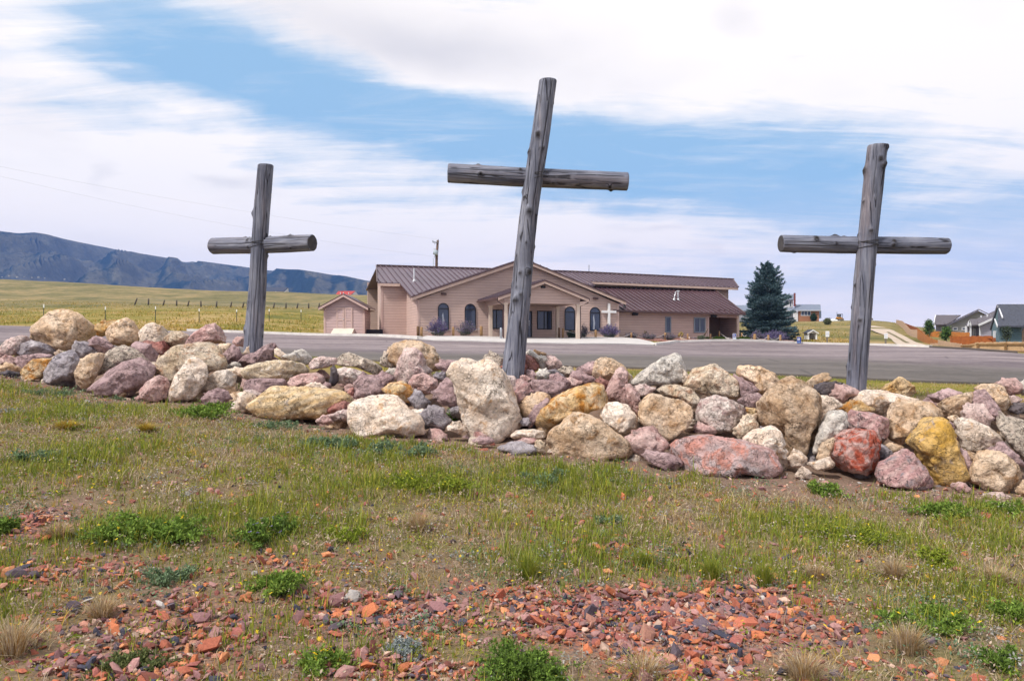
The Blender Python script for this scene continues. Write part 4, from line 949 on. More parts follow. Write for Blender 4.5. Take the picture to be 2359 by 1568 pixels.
# ---------------------------------------------------------------- the church
TH = math.radians(18)
E_ = np.array([math.cos(TH), math.sin(TH), 0]); B_ = np.array([-math.sin(TH), math.cos(TH), 0])
G0 = at(945, 775, 54.0); G0[2] = 2.25
def F(px, T):
    """photo point on the vertical plane T metres behind the gable wall -> (s along the wall, height over the floor)"""
    r = ray(*px); k = (T - (CAM - G0) @ B_) / (r @ B_); p = CAM + r * k - G0; return float(p @ E_), float(p[2])

def mat_siding(name, col, pitch=.19):
    m = bpy.data.materials.new(name); m.use_nodes = True
    g = NT(m.node_tree); b = g.n['Principled BSDF']; c = g.coord('Object'); x, y, z = g.sep(c)
    fr = g.math('FRACT', g.math('DIVIDE', z, pitch))
    row = g.math('FLOOR', g.math('DIVIDE', z, pitch))
    n = g.noise(c, 1.2, 5, .6); n2 = g.noise(g.comb(g.math('MULTIPLY', x, .5), y, g.math('MULTIPLY', row, 3.1)), 1.7, 2, .5)
    f = g.math('ADD', g.math('MULTIPLY', n, .5), g.math('MULTIPLY', n2, .5))
    base = g.ramp(f, [(.3, tuple(v * .90 for v in col)), (.7, tuple(v * 1.08 for v in col))])
    gap = g.ramp(fr, [(0.0, .55), (.07, .55), (.11, 0.0), (1, 0.0)])  # shadow line along each lap, painted darker into the board colour
    g.put(b.inputs['Base Color'], g.mix(gap, base, tuple(v * .35 for v in col)))
    b.inputs['Roughness'].default_value = .75; b.inputs['Specular IOR Level'].default_value = .25
    g.put(b.inputs['Normal'], g.bump(g.math('SUBTRACT', 1.0, fr), .7, .03)); return m
SIDE = mat_siding('rose_tan_lap_siding', (.50, .365, .318))
TRIM = simple('rose_tan_trim', (.52, .375, .33), .7, .06, 2)
FASC = simple('tan_fascia', (.56, .41, .34), .7, .06, 2)
POSTM = simple('cream_post', (.60, .485, .40), .7, .06, 2)
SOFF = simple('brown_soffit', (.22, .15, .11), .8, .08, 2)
DARKW = simple('black_window_frame', (.014, .013, .016), .45, .05, 3)
BLUEF = simple('grey_blue_window_frame', (.20, .24, .29), .5, .05, 3)
CAPM = simple('dark_brown_flashing', (.085, .045, .045), .4, .08, 2, 0, 0, .5)
GALV = simple('galvanised_vent', (.62, .63, .65), .4, .06, 3, .3)
def mat_metal_roof(name, col):
    m = bpy.data.materials.new(name); m.use_nodes = True
    g = NT(m.node_tree); b = g.n['Principled BSDF']; c = g.coord('Object')
    n = g.noise(g.map(c, (1, .25, 1)), 1.1, 5, .6); n2 = g.noise(g.map(c, (2.4, .05, 1)), 1.0, 2, .5)
    f = g.math('ADD', g.math('MULTIPLY', n, .5), g.math('MULTIPLY', n2, .5))
    g.put(b.inputs['Base Color'], g.ramp(f, [(.3, tuple(v * .82 for v in col)), (.7, tuple(v * 1.15 for v in col))]))
    b.inputs['Roughness'].default_value = .42; b.inputs['Specular IOR Level'].default_value = .55
    g.put(b.inputs['Normal'], g.bump(n, .15, .02)); return m
ROOF = mat_metal_roof('plum_brown_metal_roof', (.115, .078, .096))
ROOF2 = mat_metal_roof('maroon_metal_roof', (.084, .044, .052))
def mat_glass():
    m = bpy.data.materials.new('dark_window_glass'); m.use_nodes = True
    g = NT(m.node_tree); b = g.n['Principled BSDF']; c = g.coord('Object')
    b.inputs['Base Color'].default_value = (.035, .048, .085, 1); b.inputs['Roughness'].default_value = .06; b.inputs['Specular IOR Level'].default_value = .7
    g.put(b.inputs['Normal'], g.bump(g.noise(c, 1.3, 2, .5), .04, .05)); return m
GLASS = mat_glass()

church = empty('church_building', G0, TH)
tag(church, 'low rose tan church with plum metal roofs and a gabled entrance canopy behind the crosses', 'church')

def wall(name, poly, t0, t1, mat=SIDE):
    """poly in (s,h); the wall's outer face at t0, inner at t1"""
    return MB().prism([(s, t0, h) for s, h in poly], (0, t1 - t0, 0)).build(name, mat, church)

# --- main walls
gl, gr_ = 0.52, 15.55; eL, eR, apx, aph = 2.53, 2.50, 8.02, 5.36
wall('gable_wall', [(gl, -.35), (gr_, -.45), (gr_, eR), (apx, aph), (gl, eL)], 0, .25)
MB().prism([(gl, .25, -.35), (gl, 4.2, -.35), (gl, 4.2, 3.75), (gl, .25, 2.75)], (.2, 0, 0)).build('side_wall', SIDE, church)
wall('wing_wall', [(-1.33, -.35), (gl - .003, -.35), (gl - .003, 3.82), (-1.33, 3.92)], 4.2, 4.4)
MB().prism([(-1.33, 4.403, -.35), (-.72, 10, -.35), (-.72, 10, 5.45), (-1.33, 4.403, 3.9)], (.2, .02, 0)).build('wing_end_wall', SIDE, church)
wall('back_wall', [(-.7, -.5), (29.2, -.8), (29.2, 4.6), (-.7, 4.9)], 16, 16.2)
w0, w1 = gr_ + .003, 26.25
wl = wall('front_wall', [(w0, -.6), (23.55, -.6), (23.55, 1.62), (26.1, 1.60), (26.1, 1.84), (w0, 1.92)], .6, .8)
MB().box(26.1, 26.28, .6, .8, -.5, 1.84).build('porch_post', POSTM, church)
MB().box(23.40, 23.545, .57, .6 - .003, -.5, 1.70).build('door_trim', TRIM, church)
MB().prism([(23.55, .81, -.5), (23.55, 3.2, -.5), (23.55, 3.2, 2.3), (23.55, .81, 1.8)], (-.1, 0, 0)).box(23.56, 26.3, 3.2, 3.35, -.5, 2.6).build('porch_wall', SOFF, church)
MB().prism([(26.3, .81, -.5), (26.3, 6.4, -.5), (26.3, 6.4, 4.0), (26.3, .81, 1.85)], (-.1, 0, 0)).build('porch_wall', SIDE, church)
wall('upper_wall', [(15.6, 3.6), (26.0, 3.4), (26.0, -.6), (28.95, -.7), (28.95, 4.5), (15.6, 4.62)], 6.5, 6.7)
MB().box(28.95, 29.15, 6.5, 16, -.7, 4.45).build('side_wall', SIDE, church)
for a, b_, t, h0, h1 in ((gl - .02, gl + .12, -.025, -.35, 2.5), (-1.35, -1.21, 4.175, -.35, 3.85), (28.82, 28.97, 6.475, -.5, 4.4), (gr_ - .13, gr_ + .02, -.025, -.45, 2.4)):
    MB().box(a, b_, t, t + .02, h0, h1).build('corner_trim', TRIM, church)

# --- standing-seam roofs
def roof(name, corners, mat, spacing=.43, th=.10, parent=None, seam_dir=None, ribs=True):
    """corners: planar-ish polygon (s,t,h); seams run along t (or along s)"""
    c = [np.array(p, float) for p in corners]; m = MB()
    m.prism(c, (0, 0, -th))
    n = np.zeros(3)
    for i in range(len(c)): n += np.cross(c[i] - c[0], c[(i + 1) % len(c)] - c[0])
    n /= np.linalg.norm(n); n = n if n[2] > 0 else -n
    ax = 0 if seam_dir != 's' else 1
    lo, hi = min(p[ax] for p in c), max(p[ax] for p in c); v = lo + spacing * .5
    while ribs and v < hi:
        hits = []
        for i in range(len(c)):
            a, b = c[i], c[(i + 1) % len(c)]
            if (a[ax] - v) * (b[ax] - v) < 0: k = (v - a[ax]) / (b[ax] - a[ax]); hits.append(a + (b - a) * k)
        hits.sort(key=lambda p: p[1 - ax])
        for a, b in zip(hits[::2], hits[1::2]):
            if np.linalg.norm(b - a) > .2: m.bar(a + n * .035, b + n * .035, .05, .09, n)
        v += spacing
    return m.build(name, mat, parent or church)
def hm(t): return 2.74 + .298 * (t + .1)
rm = roof('main_roof', [(.10, -.3, hm(-.3)), (3.0, 2.6, hm(2.6)), (7.9, 8.0, hm(8)), (12.8, 5.1, hm(5.1)), (15.9, 5.1, hm(5.1)), (15.9, 6.15, hm(6.15)), (15.9, 10, hm(10)), (-.78, 10, hm(10)), (-1.62, 3.95, hm(3.95)), (.0, 3.95, hm(3.95))], ROOF)
roof('main_roof', [(15.9, 6.1, 4.66), (29.85, 6.1, 4.47), (31.9, 10, 5.50), (15.903, 10, hm(10))], ROOF)
roof('rear_roof', [(-.78, 10.003, hm(10) - .01), (31.9, 10.003, 5.49), (29.8, 16.4, 4.2), (-.8, 16.4, 4.3)], ROOF, ribs=False)
roof('lower_roof', [(gr_ - .6, .05, 2.02), (26.42, .05, 1.90), (27.75, 6.49, 4.18), (13.2, 6.49, 4.22)], ROOF2, .44)
# cross gable roof (its rake shows as a thin dark edge)
gp = .351
roof('gable_roof', [(.0, -.32, 2.70), (8.02, -.32, 5.53), (8.02, 9.3, 5.53), (.0, .02, 2.70)], ROOF, .5, .09)
roof('gable_roof', [(8.023, -.32, 5.53), (15.98, -.32, 2.67), (15.98, 2.2, 2.67), (8.023, 9.3, 5.53)], ROOF, .5, .09)
def rake(a, b, t, drop, name='fascia', mat=FASC, thick=.04, cap=True, par=None):
    (s0, h0), (s1, h1) = a, b
    o = MB().prism([(s0, t, h0), (s1, t, h1), (s1, t, h1 - drop), (s0, t, h0 - drop)], (0, -thick, 0)).build(name, mat, par or church)
    if cap: MB().bar((s0, t - thick * .5, h0 + .045), (s1, t - thick * .5, h1 + .045), .13, .07).build('rake_flashing', CAPM, par or church)
rake((.0, 2.64), (8.02, 5.47), -.325, .20); rake((8.023, 5.47), (15.98, 2.61), -.325, .20)
MB().prism([(.05, -.3, 2.44), (.55, -.3, 2.62), (.55, -.003, 2.62), (.05, -.003, 2.44)], (0, 0, -.03)).build('soffit', SOFF, church)
rake((-1.62, hm(3.95) - .06), (.0, hm(3.95) - .06), 3.95, .19, cap=False)
rake((15.6, 4.60), (29.85, 4.40), 6.1, .17, cap=False)
MB().box(15.7, 29.0, 6.12, 6.497, 4.30, 4.33).build('soffit', SOFF, church)
MB().bar((-.8, 10, hm(10) + .06), (15.9, 10, hm(10) + .06), .34, .09).bar((15.9, 10, hm(10) + .06), (31.95, 10, 5.56), .34, .09).build('ridge_cap', CAPM, church)
MB().bar((13.4, 6.44, 4.27), (27.75, 6.44, 4.23), .15, .08).build('roof_flashing', CAPM, church)
MB().bar((gr_ - .45, .0, 1.99), (26.45, .0, 1.86), .12, .13).build('gutter', CAPM, church)
MB().bar((26.42, .05, 1.95), (27.75, 6.47, 4.24), .10, .09).bar((29.87, 6.05, 4.50), (31.92, 10, 5.55), .10, .09).bar((-1.66, 3.95, hm(3.95) + .04), (-.82, 10, hm(10) + .04), .09, .09).build('rake_flashing', CAPM, church)
MB().prism([(-1.60, 4.1, 3.83), (-1.28, 4.1, 3.83), (-.70, 10, 5.5), (-.80, 10, 5.5)], (0, 0, -.05)).build('soffit', SOFF, church)
m = MB()
for s in np.arange(24.3, 26.3, .5): m.box(s, s + .3, .45, .50, 2.15, 2.21)
m.build('snow_guard', ROOF2, church)

# --- windows
def arch_pts(s0, s1, h0, h1, n=12):
    r = (s1 - s0) / 2; c = (s0 + s1) / 2; k = h1 - r
    return [(s0, h0), (s1, h0)] + [(c + r * math.cos(a), k + r * math.sin(a)) for a in np.linspace(0, PI, n)]
def arched_window(s0, s1, h0, h1, t=0.0):
    P = arch_pts(s0, s1, h0, h1); c = np.array([(s0 + s1) / 2, (h0 + h1) / 2])
    Q = [(s0 + .055, h0 + .055), (s1 - .055, h0 + .055)] + [((s0 + s1) / 2 + (p[0] - (s0 + s1) / 2) * (1 - .11 / (s1 - s0)), p[1] - .055 * math.sin(a)) for p, a in zip(P[2:], np.linspace(0, PI, 12))]
    m = MB(); n = len(P)
    for i in range(n):
        a, b, qa, qb = P[i], P[(i + 1) % n], Q[i], Q[(i + 1) % n]
        m.add([(a[0], t - .06, a[1]), (b[0], t - .06, b[1]), (qb[0], t - .06, qb[1]), (qa[0], t - .06, qa[1]), (a[0], t, a[1]), (b[0], t, b[1]), (qb[0], t, qb[1]), (qa[0], t, qa[1])],
              [(0, 1, 2, 3), (0, 4, 5, 1), (3, 2, 6, 7)])
    hb = h1 - (s1 - s0) / 2 - .03
    m.box(s0 + .05, s1 - .05, t - .055, t - .004, hb, hb + .06)
    w = m.build('window', DARKW, church)
    MB().prism([(p[0], t - .004, p[1]) for p in Q], (0, -.012, 0)).build('pane', GLASS, w)
    trim = MB()
    R = arch_pts(s0 - .05, s1 + .05, h0 - .06, h1 + .05)
    for i in range(n):
        a, b, qa, qb = R[i], R[(i + 1) % n], P[i], P[(i + 1) % n]
        trim.add([(a[0], t - .03, a[1]), (b[0], t - .03, b[1]), (qb[0], t - .03, qb[1]), (qa[0], t - .03, qa[1]), (a[0], t, a[1]), (b[0], t, b[1])], [(0, 1, 2, 3), (0, 4, 5, 1)])
    trim.build('window_trim', TRIM, w)
    return w
GLEAM = simple('pale_pane_gleam', (.34, .37, .44), .7, .2, 6)  # pale strip laid on two panes as a painted light reflection
for k, (s0, s1, h0, h1) in enumerate(((1.90, 2.69, .48, 2.34), (3.80, 4.61, .48, 2.32), (11.24, 12.05, .50, 2.25), (13.21, 14.05, .48, 2.23))):
    w_ = arched_window(s0, s1, h0, h1)
    if k in (0, 3):
        c_ = s0 + (s1 - s0) * (.45 if k == 0 else .38)
        MB().prism([(c_ - .06, -.0165, h0 + .12), (c_ + .07, -.0165, h0 + .12), (c_ + .11, -.0165, h0 + .62), (c_ + .05, -.0165, h0 + 1.0), (c_ + .02, -.0165, h0 + 1.22), (c_ - .05, -.0165, h0 + .98), (c_ - .02, -.0165, h0 + .6)], (0, -.004, 0)).build('pane_gleam', GLEAM, w_)
def flat_window(s0, s1, h0, h1, t, frame, bars, name='window', fw=.06):
    m = MB().box(s0, s1, t - .05, t - .002, h0, h0 + fw).box(s0, s1, t - .05, t - .002, h1 - fw, h1).box(s0, s0 + fw, t - .05, t - .002, h0 + fw, h1 - fw).box(s1 - fw, s1, t - .05, t - .002, h0 + fw, h1 - fw)
    for b in bars: m.box(b - fw / 2, b + fw / 2, t - .045, t - .004, h0 + fw, h1 - fw)
    w = m.build(name, frame, church); MB().box(s0 + fw, s1 - fw, t - .014, t - .006, h0 + fw, h1 - fw).build('pane', GLASS, w); return w
fa = lambda x, y, T=0: F(z1(x, y), T)
a0 = fa(1436, 880); a1 = fa(1560, 662); flat_window(a0[0], a1[0], a0[1], a1[1], 0, DARKW, [(a0[0] * .62 + a1[0] * .38)])
a0 = fa(1952, 888); a1 = fa(2122, 675); flat_window(a0[0], a1[0], a0[1], a1[1], 0, DARKW, [(a0[0] + a1[0]) / 2 - .02, a0[0] * .3 + a1[0] * .7])
a0 = fa(1790, 968); a1 = fa(1893, 676); dw = flat_window(a0[0], a1[0], -.12, a1[1], 0, DARKW, [(a0[0] + a1[0]) / 2], 'door', .09)
MB().box((a0[0] + a1[0]) / 2 + .08, (a0[0] + a1[0]) / 2 + .11, -.10, -.05, .8, 1.2).build('door_handle', GALV, dw)
fb = lambda x, y, T=.6: F(z2(x, y), T)
a0 = fb(1226, 868); a1 = fb(1288, 695); flat_window(a0[0], a1[0], a0[1], a1[1], .6, BLUEF, [], fw=.085)
a0 = fb(1535, 868); a1 = fb(1660, 703); flat_window(a0[0], a1[0], a0[1], a1[1], .6, BLUEF, [(a0[0] + a1[0]) / 2], fw=.09)

# --- lamps, vents, aerial on the walls and roofs
def wall_lamp(s, t, h):
    m = MB().box(s - .10, s + .10, t - .05, t - .001, h - .02, h + .12)
    m.prism([(s - .17, t - .05, h + .12), (s - .17, t - .26, h + .05), (s - .17, t - .22, h - .04), (s - .17, t - .05, h - .02)], (.34, 0, 0))
    m.build('wall_lamp', CAPM, church)
for px, T in (((871, 478), 0),): s, h = fa(*px); wall_lamp(s, T, h - .05)
s, h = fb(467, 495, 0); wall_lamp(s, 0, h - .05)
def soffit_lamp(s, t, h, w=.36): MB().box(s - w / 2, s + w / 2, t - .28, t - .002, h - .10, h + .08).box(s - w / 2 - .03, s + w / 2 + .03, t - .32, t - .27, h + .0, h + .09).build('wall_lamp', DARKW, church)
for x, y in ((890, 668), (1740, 690)): s, h = fb(x, y); soffit_lamp(s, .6, h)
for x, y in ((1045, 358), (1672, 380)): s, h = F(z2(x, y), 6.5); soffit_lamp(s, 6.5, h, .30)
def vent(base, pts, r, mat=GALV, name='vent_pipe'):
    m = MB()
    for p in pts: m.tube(p, r, 10)
    b = np.array(base); m.tube([b - (0, 0, .3), b + (0, 0, .05), b + (0, 0, .16)], [r * 2.4, r * 2.2, r * 1.1], 10)
    return m.build(name, mat, church)
s, h = F(z1(533, 320), 4.6); hz_ = hm(4.6); vent((s, 4.6, hz_), [[(s, 4.6, hz_ - .1), (s, 4.6, hz_ + .98)]], .055)
def lower_h(t): return 1.96 + (t - .05) * .345
t_ = 3.2; s, h = F(z2(1365, 520), t_); q = lower_h(t_)
vent((s, t_, q), [[(s, t_, q - .1), (s, t_, q + .72)], [(s - .12, t_, q + .73), (s + .12, t_, q + .73)]], .055)
s2 = s - .42; vent((s2, t_ - .1, q), [[(s2 + .05, t_ - .1, q - .1), (s2 + .05, t_ - .1, q + .36), (s2 + .12, t_ - .1, q + .48), (s2 + .14, t_ - .1, q + .70)]], .045)
t_ = .9; s, h = F(z2(788, 580), t_); q = lower_h(t_); vent((s, t_, q), [[(s, t_, q), (s, t_, q + .26)], [(s - .10, t_, q + .28), (s + .10, t_, q + .30)]], .07, DARKW)
s, h = F(z2(402, 180), 10); MB().tube([(s, 10, 5.6), (s, 10, 6.4)], .022, 6).build('aerial', DARKW, church)

# --- entrance canopy
cs0, cs1, ct = 5.36, 10.40, -4.5; bh = 2.16
for (s, t) in ((cs0, ct), (cs1, ct), (cs0 + .05, -.9), (cs1 - .05, -.9)):
    p = G0 + E_ * s + B_ * t; z = gz(p[0], p[1]) - G0[2]
    MB().box(s - .11, s + .11, t - .11, t + .11, z - .1, bh).box(s - .14, s + .14, t - .14, t + .14, bh - .10, bh - .003).build('canopy_post', POSTM, church)
ca, ch = (cs0 + cs1) / 2 + .02, 3.66
MB().prism([(cs0 - .12, ct - .1, bh), (cs1 + .12, ct - .1, bh), (cs1 + .12, ct - .1, bh + .38), (ca, ct - .1, ch - .22), (cs0 - .12, ct - .1, bh + .38)], (0, .15, 0)).build('canopy_gable', SIDE, church)
for s in (cs0, cs1): MB().box(s - .10, s + .10, ct + .06, -.003, bh, bh + .34).build('canopy_beam', TRIM, church)
MB().box(cs0 + .11, cs1 - .11, ct + .06, -.003, bh + .06, bh + .10).build('canopy_ceiling', simple('canopy_ceiling_tan', (.34, .235, .19), .8, .05, 2), church)
ce = 2.53
roof('canopy_roof', [(cs0 - .62, ct - .42, ce), (ca, ct - .42, ch), (ca, -.003, ch), (cs0 - .62, -.003, ce)], ROOF, .42, .08, None, 's')
roof('canopy_roof', [(ca + .003, ct - .42, ch), (cs1 + .62, ct - .42, ce), (cs1 + .62, -.003, ce), (ca + .003, -.003, ch)], ROOF, .42, .08, None, 's')
rake((cs0 - .62, ce - .06), (ca, ch - .06), ct - .425, .17); rake((ca + .003, ch - .06), (cs1 + .62, ce - .06), ct - .425, .17)
for sg, s in ((-1, cs0 - .64), (1, cs1 + .64)): MB().box(s - .06, s + .06, ct - .40, -.05, ce - .14, ce - .02).build('gutter', CAPM, church)
for s0, s1 in ((cs1 + .66, cs1 + .16), (cs0 - .62, cs0 - .16)):
    p = G0 + E_ * s1 + B_ * ct; z = gz(p[0], p[1]) - G0[2]
    MB().tube([(s0, ct - .2, ce - .12), (s0, ct - .2, ce - .28), (s1, ct - .05, ce - .52), (s1, ct - .05, z + .1)], .045, 8).build('downpipe', CAPM, church)
MB().prism([(ca - .14, ct - .101, ch - .50), (ca + .14, ct - .101, ch - .50), (ca + .14, ct - .101, ch - .36), (ca - .14, ct - .101, ch - .36)], (0, -.10, 0)).build('wall_lamp', DARKW, church)

# --- white cross on the wall
def wl2(s, t, h): return G0 + E_ * s + B_ * t + np.array([0, 0, h])
s, h = F(z2(618, 550), -.12); sb, hb_ = F(z2(618, 642), -.12); l = F(z2(540, 642), -.12)[0]; r = F(z2(694, 642), -.12)[0]
wc = empty('white_cross', wl2(s, -.12, 0), TH); tag(wc, 'plain white cross fixed to the church wall beside the last arched window', 'cross')
WHITE = simple('white_paint', (.80, .79, .78), .6, .04, 2)
MB().box(-.085, .085, -.06, .06, .2, h).build('upright', WHITE, wc)
MB().box(l - s, r - s, -.063, .063, hb_ - .08, hb_ + .085).build('crossbar', WHITE, wc)

# ---------------------------------------------------------------- shed
def simple_house(name, label, cat, x0, x1, ybase, yeave, yapex, d, depth, wallm, roofm, over=.25, rz=0.0, xapex=None, group=None, rh=.08):
    """gable end faces the viewer"""
    a, b = at(x0, ybase, d), at(x1, ybase, d); base = (a + b) / 2
    hw = (b - a)[0] / 2; he = at(x0, yeave, d)[2] - base[2]; hp = at(x0, yapex, d)[2] - base[2]
    o = empty(name, base, rz); tag(o, label, cat, group)
    MB().prism([(-hw, 0, -.6), (hw, 0, -.6), (hw, 0, he), (0, 0, hp), (-hw, 0, he)], (0, depth, 0)).build('wall', wallm, o)
    sl = (hp - he) / hw
    for sg in (-1, 1):
        MB().prism([(0, -over, hp + .03), (sg * (hw + over), -over, he - over * sl + .03), (sg * (hw + over), depth + over, he - over * sl + .03), (0, depth + over, hp + .03)], (0, 0, rh)).build('roof', roofm, o)
    return o, hw, he, hp
sx0, sx1 = za(1258, 0)[0], za(1935, 0)[0]
SHEDM = mat_siding('rose_shed_siding', (.48, .35, .33), .20)
shed, hw, he, hp = simple_house('garden_shed', 'small rose tan garden shed with double doors left of the church', 'shed', sx0, sx1, za(0, 905)[1], za(0, 395)[1], za(0, 212)[1], 56.5, 2.6, SHEDM, CAPM, .36)
k_ = 1 / 5.9 * .78476 / K / FP * 56.5
def sp(x, y): return ((x - (1258 + 1935) / 2) * k_, (905 - y) * k_)
for x0, x1 in ((1462, 1594), (1606, 1738)):
    (a, h0), (b, h1) = sp(x0, 838), sp(x1, 425)
    dd = MB().box(a, b, -.035, -.002, h0, h1).build('door', SHEDM, shed)
    tm = MB().box(a - .01, b + .01, -.05, -.036, h1 - .10, h1 + .01).box(a - .01, b + .01, -.05, -.036, h0, h0 + .10).box(a - .01, a + .09, -.05, -.036, h0 + .10, h1 - .10).box(b - .09, b + .01, -.05, -.036, h0 + .10, h1 - .10)
    mid = sp(0, 640)[1]; tm.box(a + .09, b - .09, -.05, -.036, mid - .05, mid + .05).build('door_trim', TRIM, dd)
    if x0 < 1500: MB().box(b - .06, b - .02, -.09, -.052, mid + .02, mid + .12).build('door_handle', GALV, dd)
for s_ in (-1, 1): MB().box(s_ * hw - .07, s_ * hw + .07, -.028, -.002, -.1, he - .1).build('corner_trim', TRIM, shed)
for s_ in (-1, 1):
    sl_ = (hp - he) / hw
    MB().prism([(0, -.36, hp + .03), (s_ * (hw + .36), -.36, he - .36 * sl_ + .03), (s_ * (hw + .36), -.36, he - .36 * sl_ - .12), (0, -.36, hp - .12)], (0, .03, 0)).build('fascia', TRIM, shed)
    MB().box(s_ * hw if s_ > 0 else -hw - .33, hw + .33 if s_ > 0 else -hw, -.32, 2.6, he - .36 * sl_ - .10, he - .36 * sl_ - .06).build('soffit', SOFF, shed)
rmp = at(*za(1595, 925), 56.5 - .9); rz_ = gz(rmp[0], rmp[1]) + .08
(a, h0), (b, h1) = sp(1410, 845), sp(1775, 845)
rp = link('ramp', None, None, (rmp[0], 56.5 - .05, rz_))
bpy.data.objects.remove(rp)
rp = MB().prism([(a, -1.0, 0), (b, -1.0, 0), (b, -1.0, .05), (a, -1.0, .05)], (0, .02, 0)).add([(a, -1, .05), (b, -1, .05), (b - .02, -.02, .48), (a + .02, -.02, .48), (a, -1, 0), (b, -1, 0), (b, -.02, 0), (a, -.02, 0)], [(0, 1, 2, 3), (4, 7, 6, 5), (0, 3, 7, 4), (1, 5, 6, 2), (2, 6, 7, 3)]).build('wooden_ramp', simple('cream_ramp_board', (.62, .55, .46), .8, .06, 2), None, False, (at((sx0 + sx1) / 2, 770, 56.5)[0], 56.49, rz_))
tag(rp, 'pale sloping ramp in front of the shed doors', 'ramp')
# low dark retaining wall between shed and church
DKT = simple('dark_timber', (.030, .027, .036), .8, .15, 3)
a, b = at(*za(1935, 895), 57.5), at(*za(2165, 895), 57.5)
rw = MB()
for i in range(2): rw.box(a[0] + .02 * (i % 2), b[0] + .4, 57.4 + .02 * i, 57.62 + .02 * i, a[2] - .2 + i * .30, a[2] + .09 + i * .30)
tag(rw.build('retaining_wall', DKT), 'low dark timber retaining wall between the shed and the church', 'wall')
# ---------------------------------------------------------------- things round the church
WOODP = simple('honey_wood_post', (.34, .205, .095), .85, .2, 6)
DARKP = simple('dark_wood_post', (.17, .10, .055), .85, .2, 6)
ROPE = simple('pale_rope', (.46, .43, .42), .95, .15, 20)
def bed_depth(x, add=.45): return fe(x) + add
def rope_post(x, ytop, ybot, d, w, label, mat=WOODP):
    a = at(x, ybot, d); z = gz(a[0], a[1]); top = at(x, ytop, d)[2]; h = top - z
    r = w / 2 / K / FP * d
    m = MB().tube([(0, 0, -.3), (0, 0, h - .05), (0, 0, h)], [r, r, r * .82], 12)
    o = m.build('rope_post', mat, None, True, (a[0], a[1], z)); tag(o, label, 'post', 'short wooden rope posts in front of the church'); return Vector((a[0], a[1], z + h * .86))
G = 'short wooden rope posts in front of the church'
P = {}
for k, x, yt, yb, zf, d, w, lab, mt in (
    ('a', 578, 850, 970, z1, 53.6, 6.5, 'dark post at the left corner of the church gable', DARKP), ('b', 618, 860, 990, z1, 52.6, 6, 'rope post left of the first purple sage bush', WOODP),
    ('c', 985, 858, 978, z1, 53.6, 5.5, 'rope post between the two purple sage bushes on the left', WOODP), ('d', 1308, 850, 968, z1, 54.5, 7, 'thick post left of the canopy by the second arched window', WOODP),
    ('e', 78, 812, 920, z2, 55.6, 4.6, 'dark post right behind the back canopy post', DARKP), ('f', 120, 818, 922, z2, 55.2, 4.6, 'post under the third arched window beside a dark twin', WOODP),
    ('g', 474, 838, 940, z2, 56.4, 5.4, 'rope post under the last arched window', WOODP), ('h', 860, 868, 962, z2, 58.6, 4.6, 'rope post right of the big purple sage bush', WOODP),
    ('i', 1228, 868, 972, z2, 59.1, 5.2, 'rope post below the narrow window', WOODP), ('j', 1470, 878, 975, z2, 59.6, 4.2, 'rope post among the driftwood below the double window', WOODP),
    ('k', 1717, 880, 985, z2, 60.2, 4.4, 'dark rope post left of the clipped green bush', DARKP), ('l', 1812, 850, 910, z2, 62.2, 3.4, 'pale post at the left edge of the side porch', WOODP),
    ('m', 2055, 868, 925, z2, 62, 3.6, 'pale post behind the right clipped green bush', WOODP), ('n', 2195, 882, 985, z2, 60.1, 6.4, 'stout rope post right of the blue parking sign', WOODP),
    ('o', 2342, 892, 975, z2, 60.2, 4.6, 'rope post in front of the spruce', WOODP)):
    px = zf(x, yt); P[k] = rope_post(px[0], px[1], zf(x, yb)[1], d, w, lab, mt)
px = z3(410, 605); P['p'] = rope_post(px[0], px[1], z3(410, 678)[1], 60.3, 5, 'last rope post on the right beyond the spruce')
def rope(a, b, sag, label):
    a, b = Vector(a), Vector(b); pts = []
    for t in np.linspace(0, 1, 14): p = a.lerp(b, t); p.z -= sag * 4 * t * (1 - t); pts.append(p)
    tag(MB().tube(pts, .017, 6).build('rope', ROPE, None, True), label, 'rope', 'ropes slung between the short posts')
rope(P['b'], P['c'], .26, 'pale rope slung across the first purple sage bush'); rope(P['c'], P['d'], .25, 'pale rope slung across the second purple sage bush')
rope(P['f'], P['g'], .22, 'pale rope behind the front right canopy post'); rope(P['g'], P['h'], .36, 'pale rope slung across the big purple sage bush right of the canopy')
rope(P['h'], P['i'], .34, 'pale rope over the dull lavender row'); rope(P['l'], P['n'] + Vector((-.6, 0, 0)), .45, 'pale rope in front of the dark side porch')
rope(P['m'], P['n'], .32, 'pale rope behind the right clipped green bush'); rope(P['n'], P['o'], .30, 'pale rope left of the spruce'); rope(P['o'], P['p'], .28, 'pale rope at the foot of the spruce')
# steel bollard
px = z1(1536, 868); a = at(px[0], z1(0, 1020)[1], 50.2); z = gz(a[0], a[1]) + .1; h = at(px[0], px[1], 50.2)[2] - z
o = empty('steel_bollard', (a[0], a[1], z)); tag(o, 'grey steel pipe bollard by the front left canopy post', 'bollard')
MB().tube([(0, 0, 0), (0, 0, h - .03), (0, 0, h)], [.075, .075, .06], 14).build('pipe', simple('galvanised_pipe', (.42, .43, .46), .45, .08, 4, .6), o, True)
MB().tube([(0, 0, 0), (0, 0, .03)], .13, 14).build('base_plate', GALV, o)

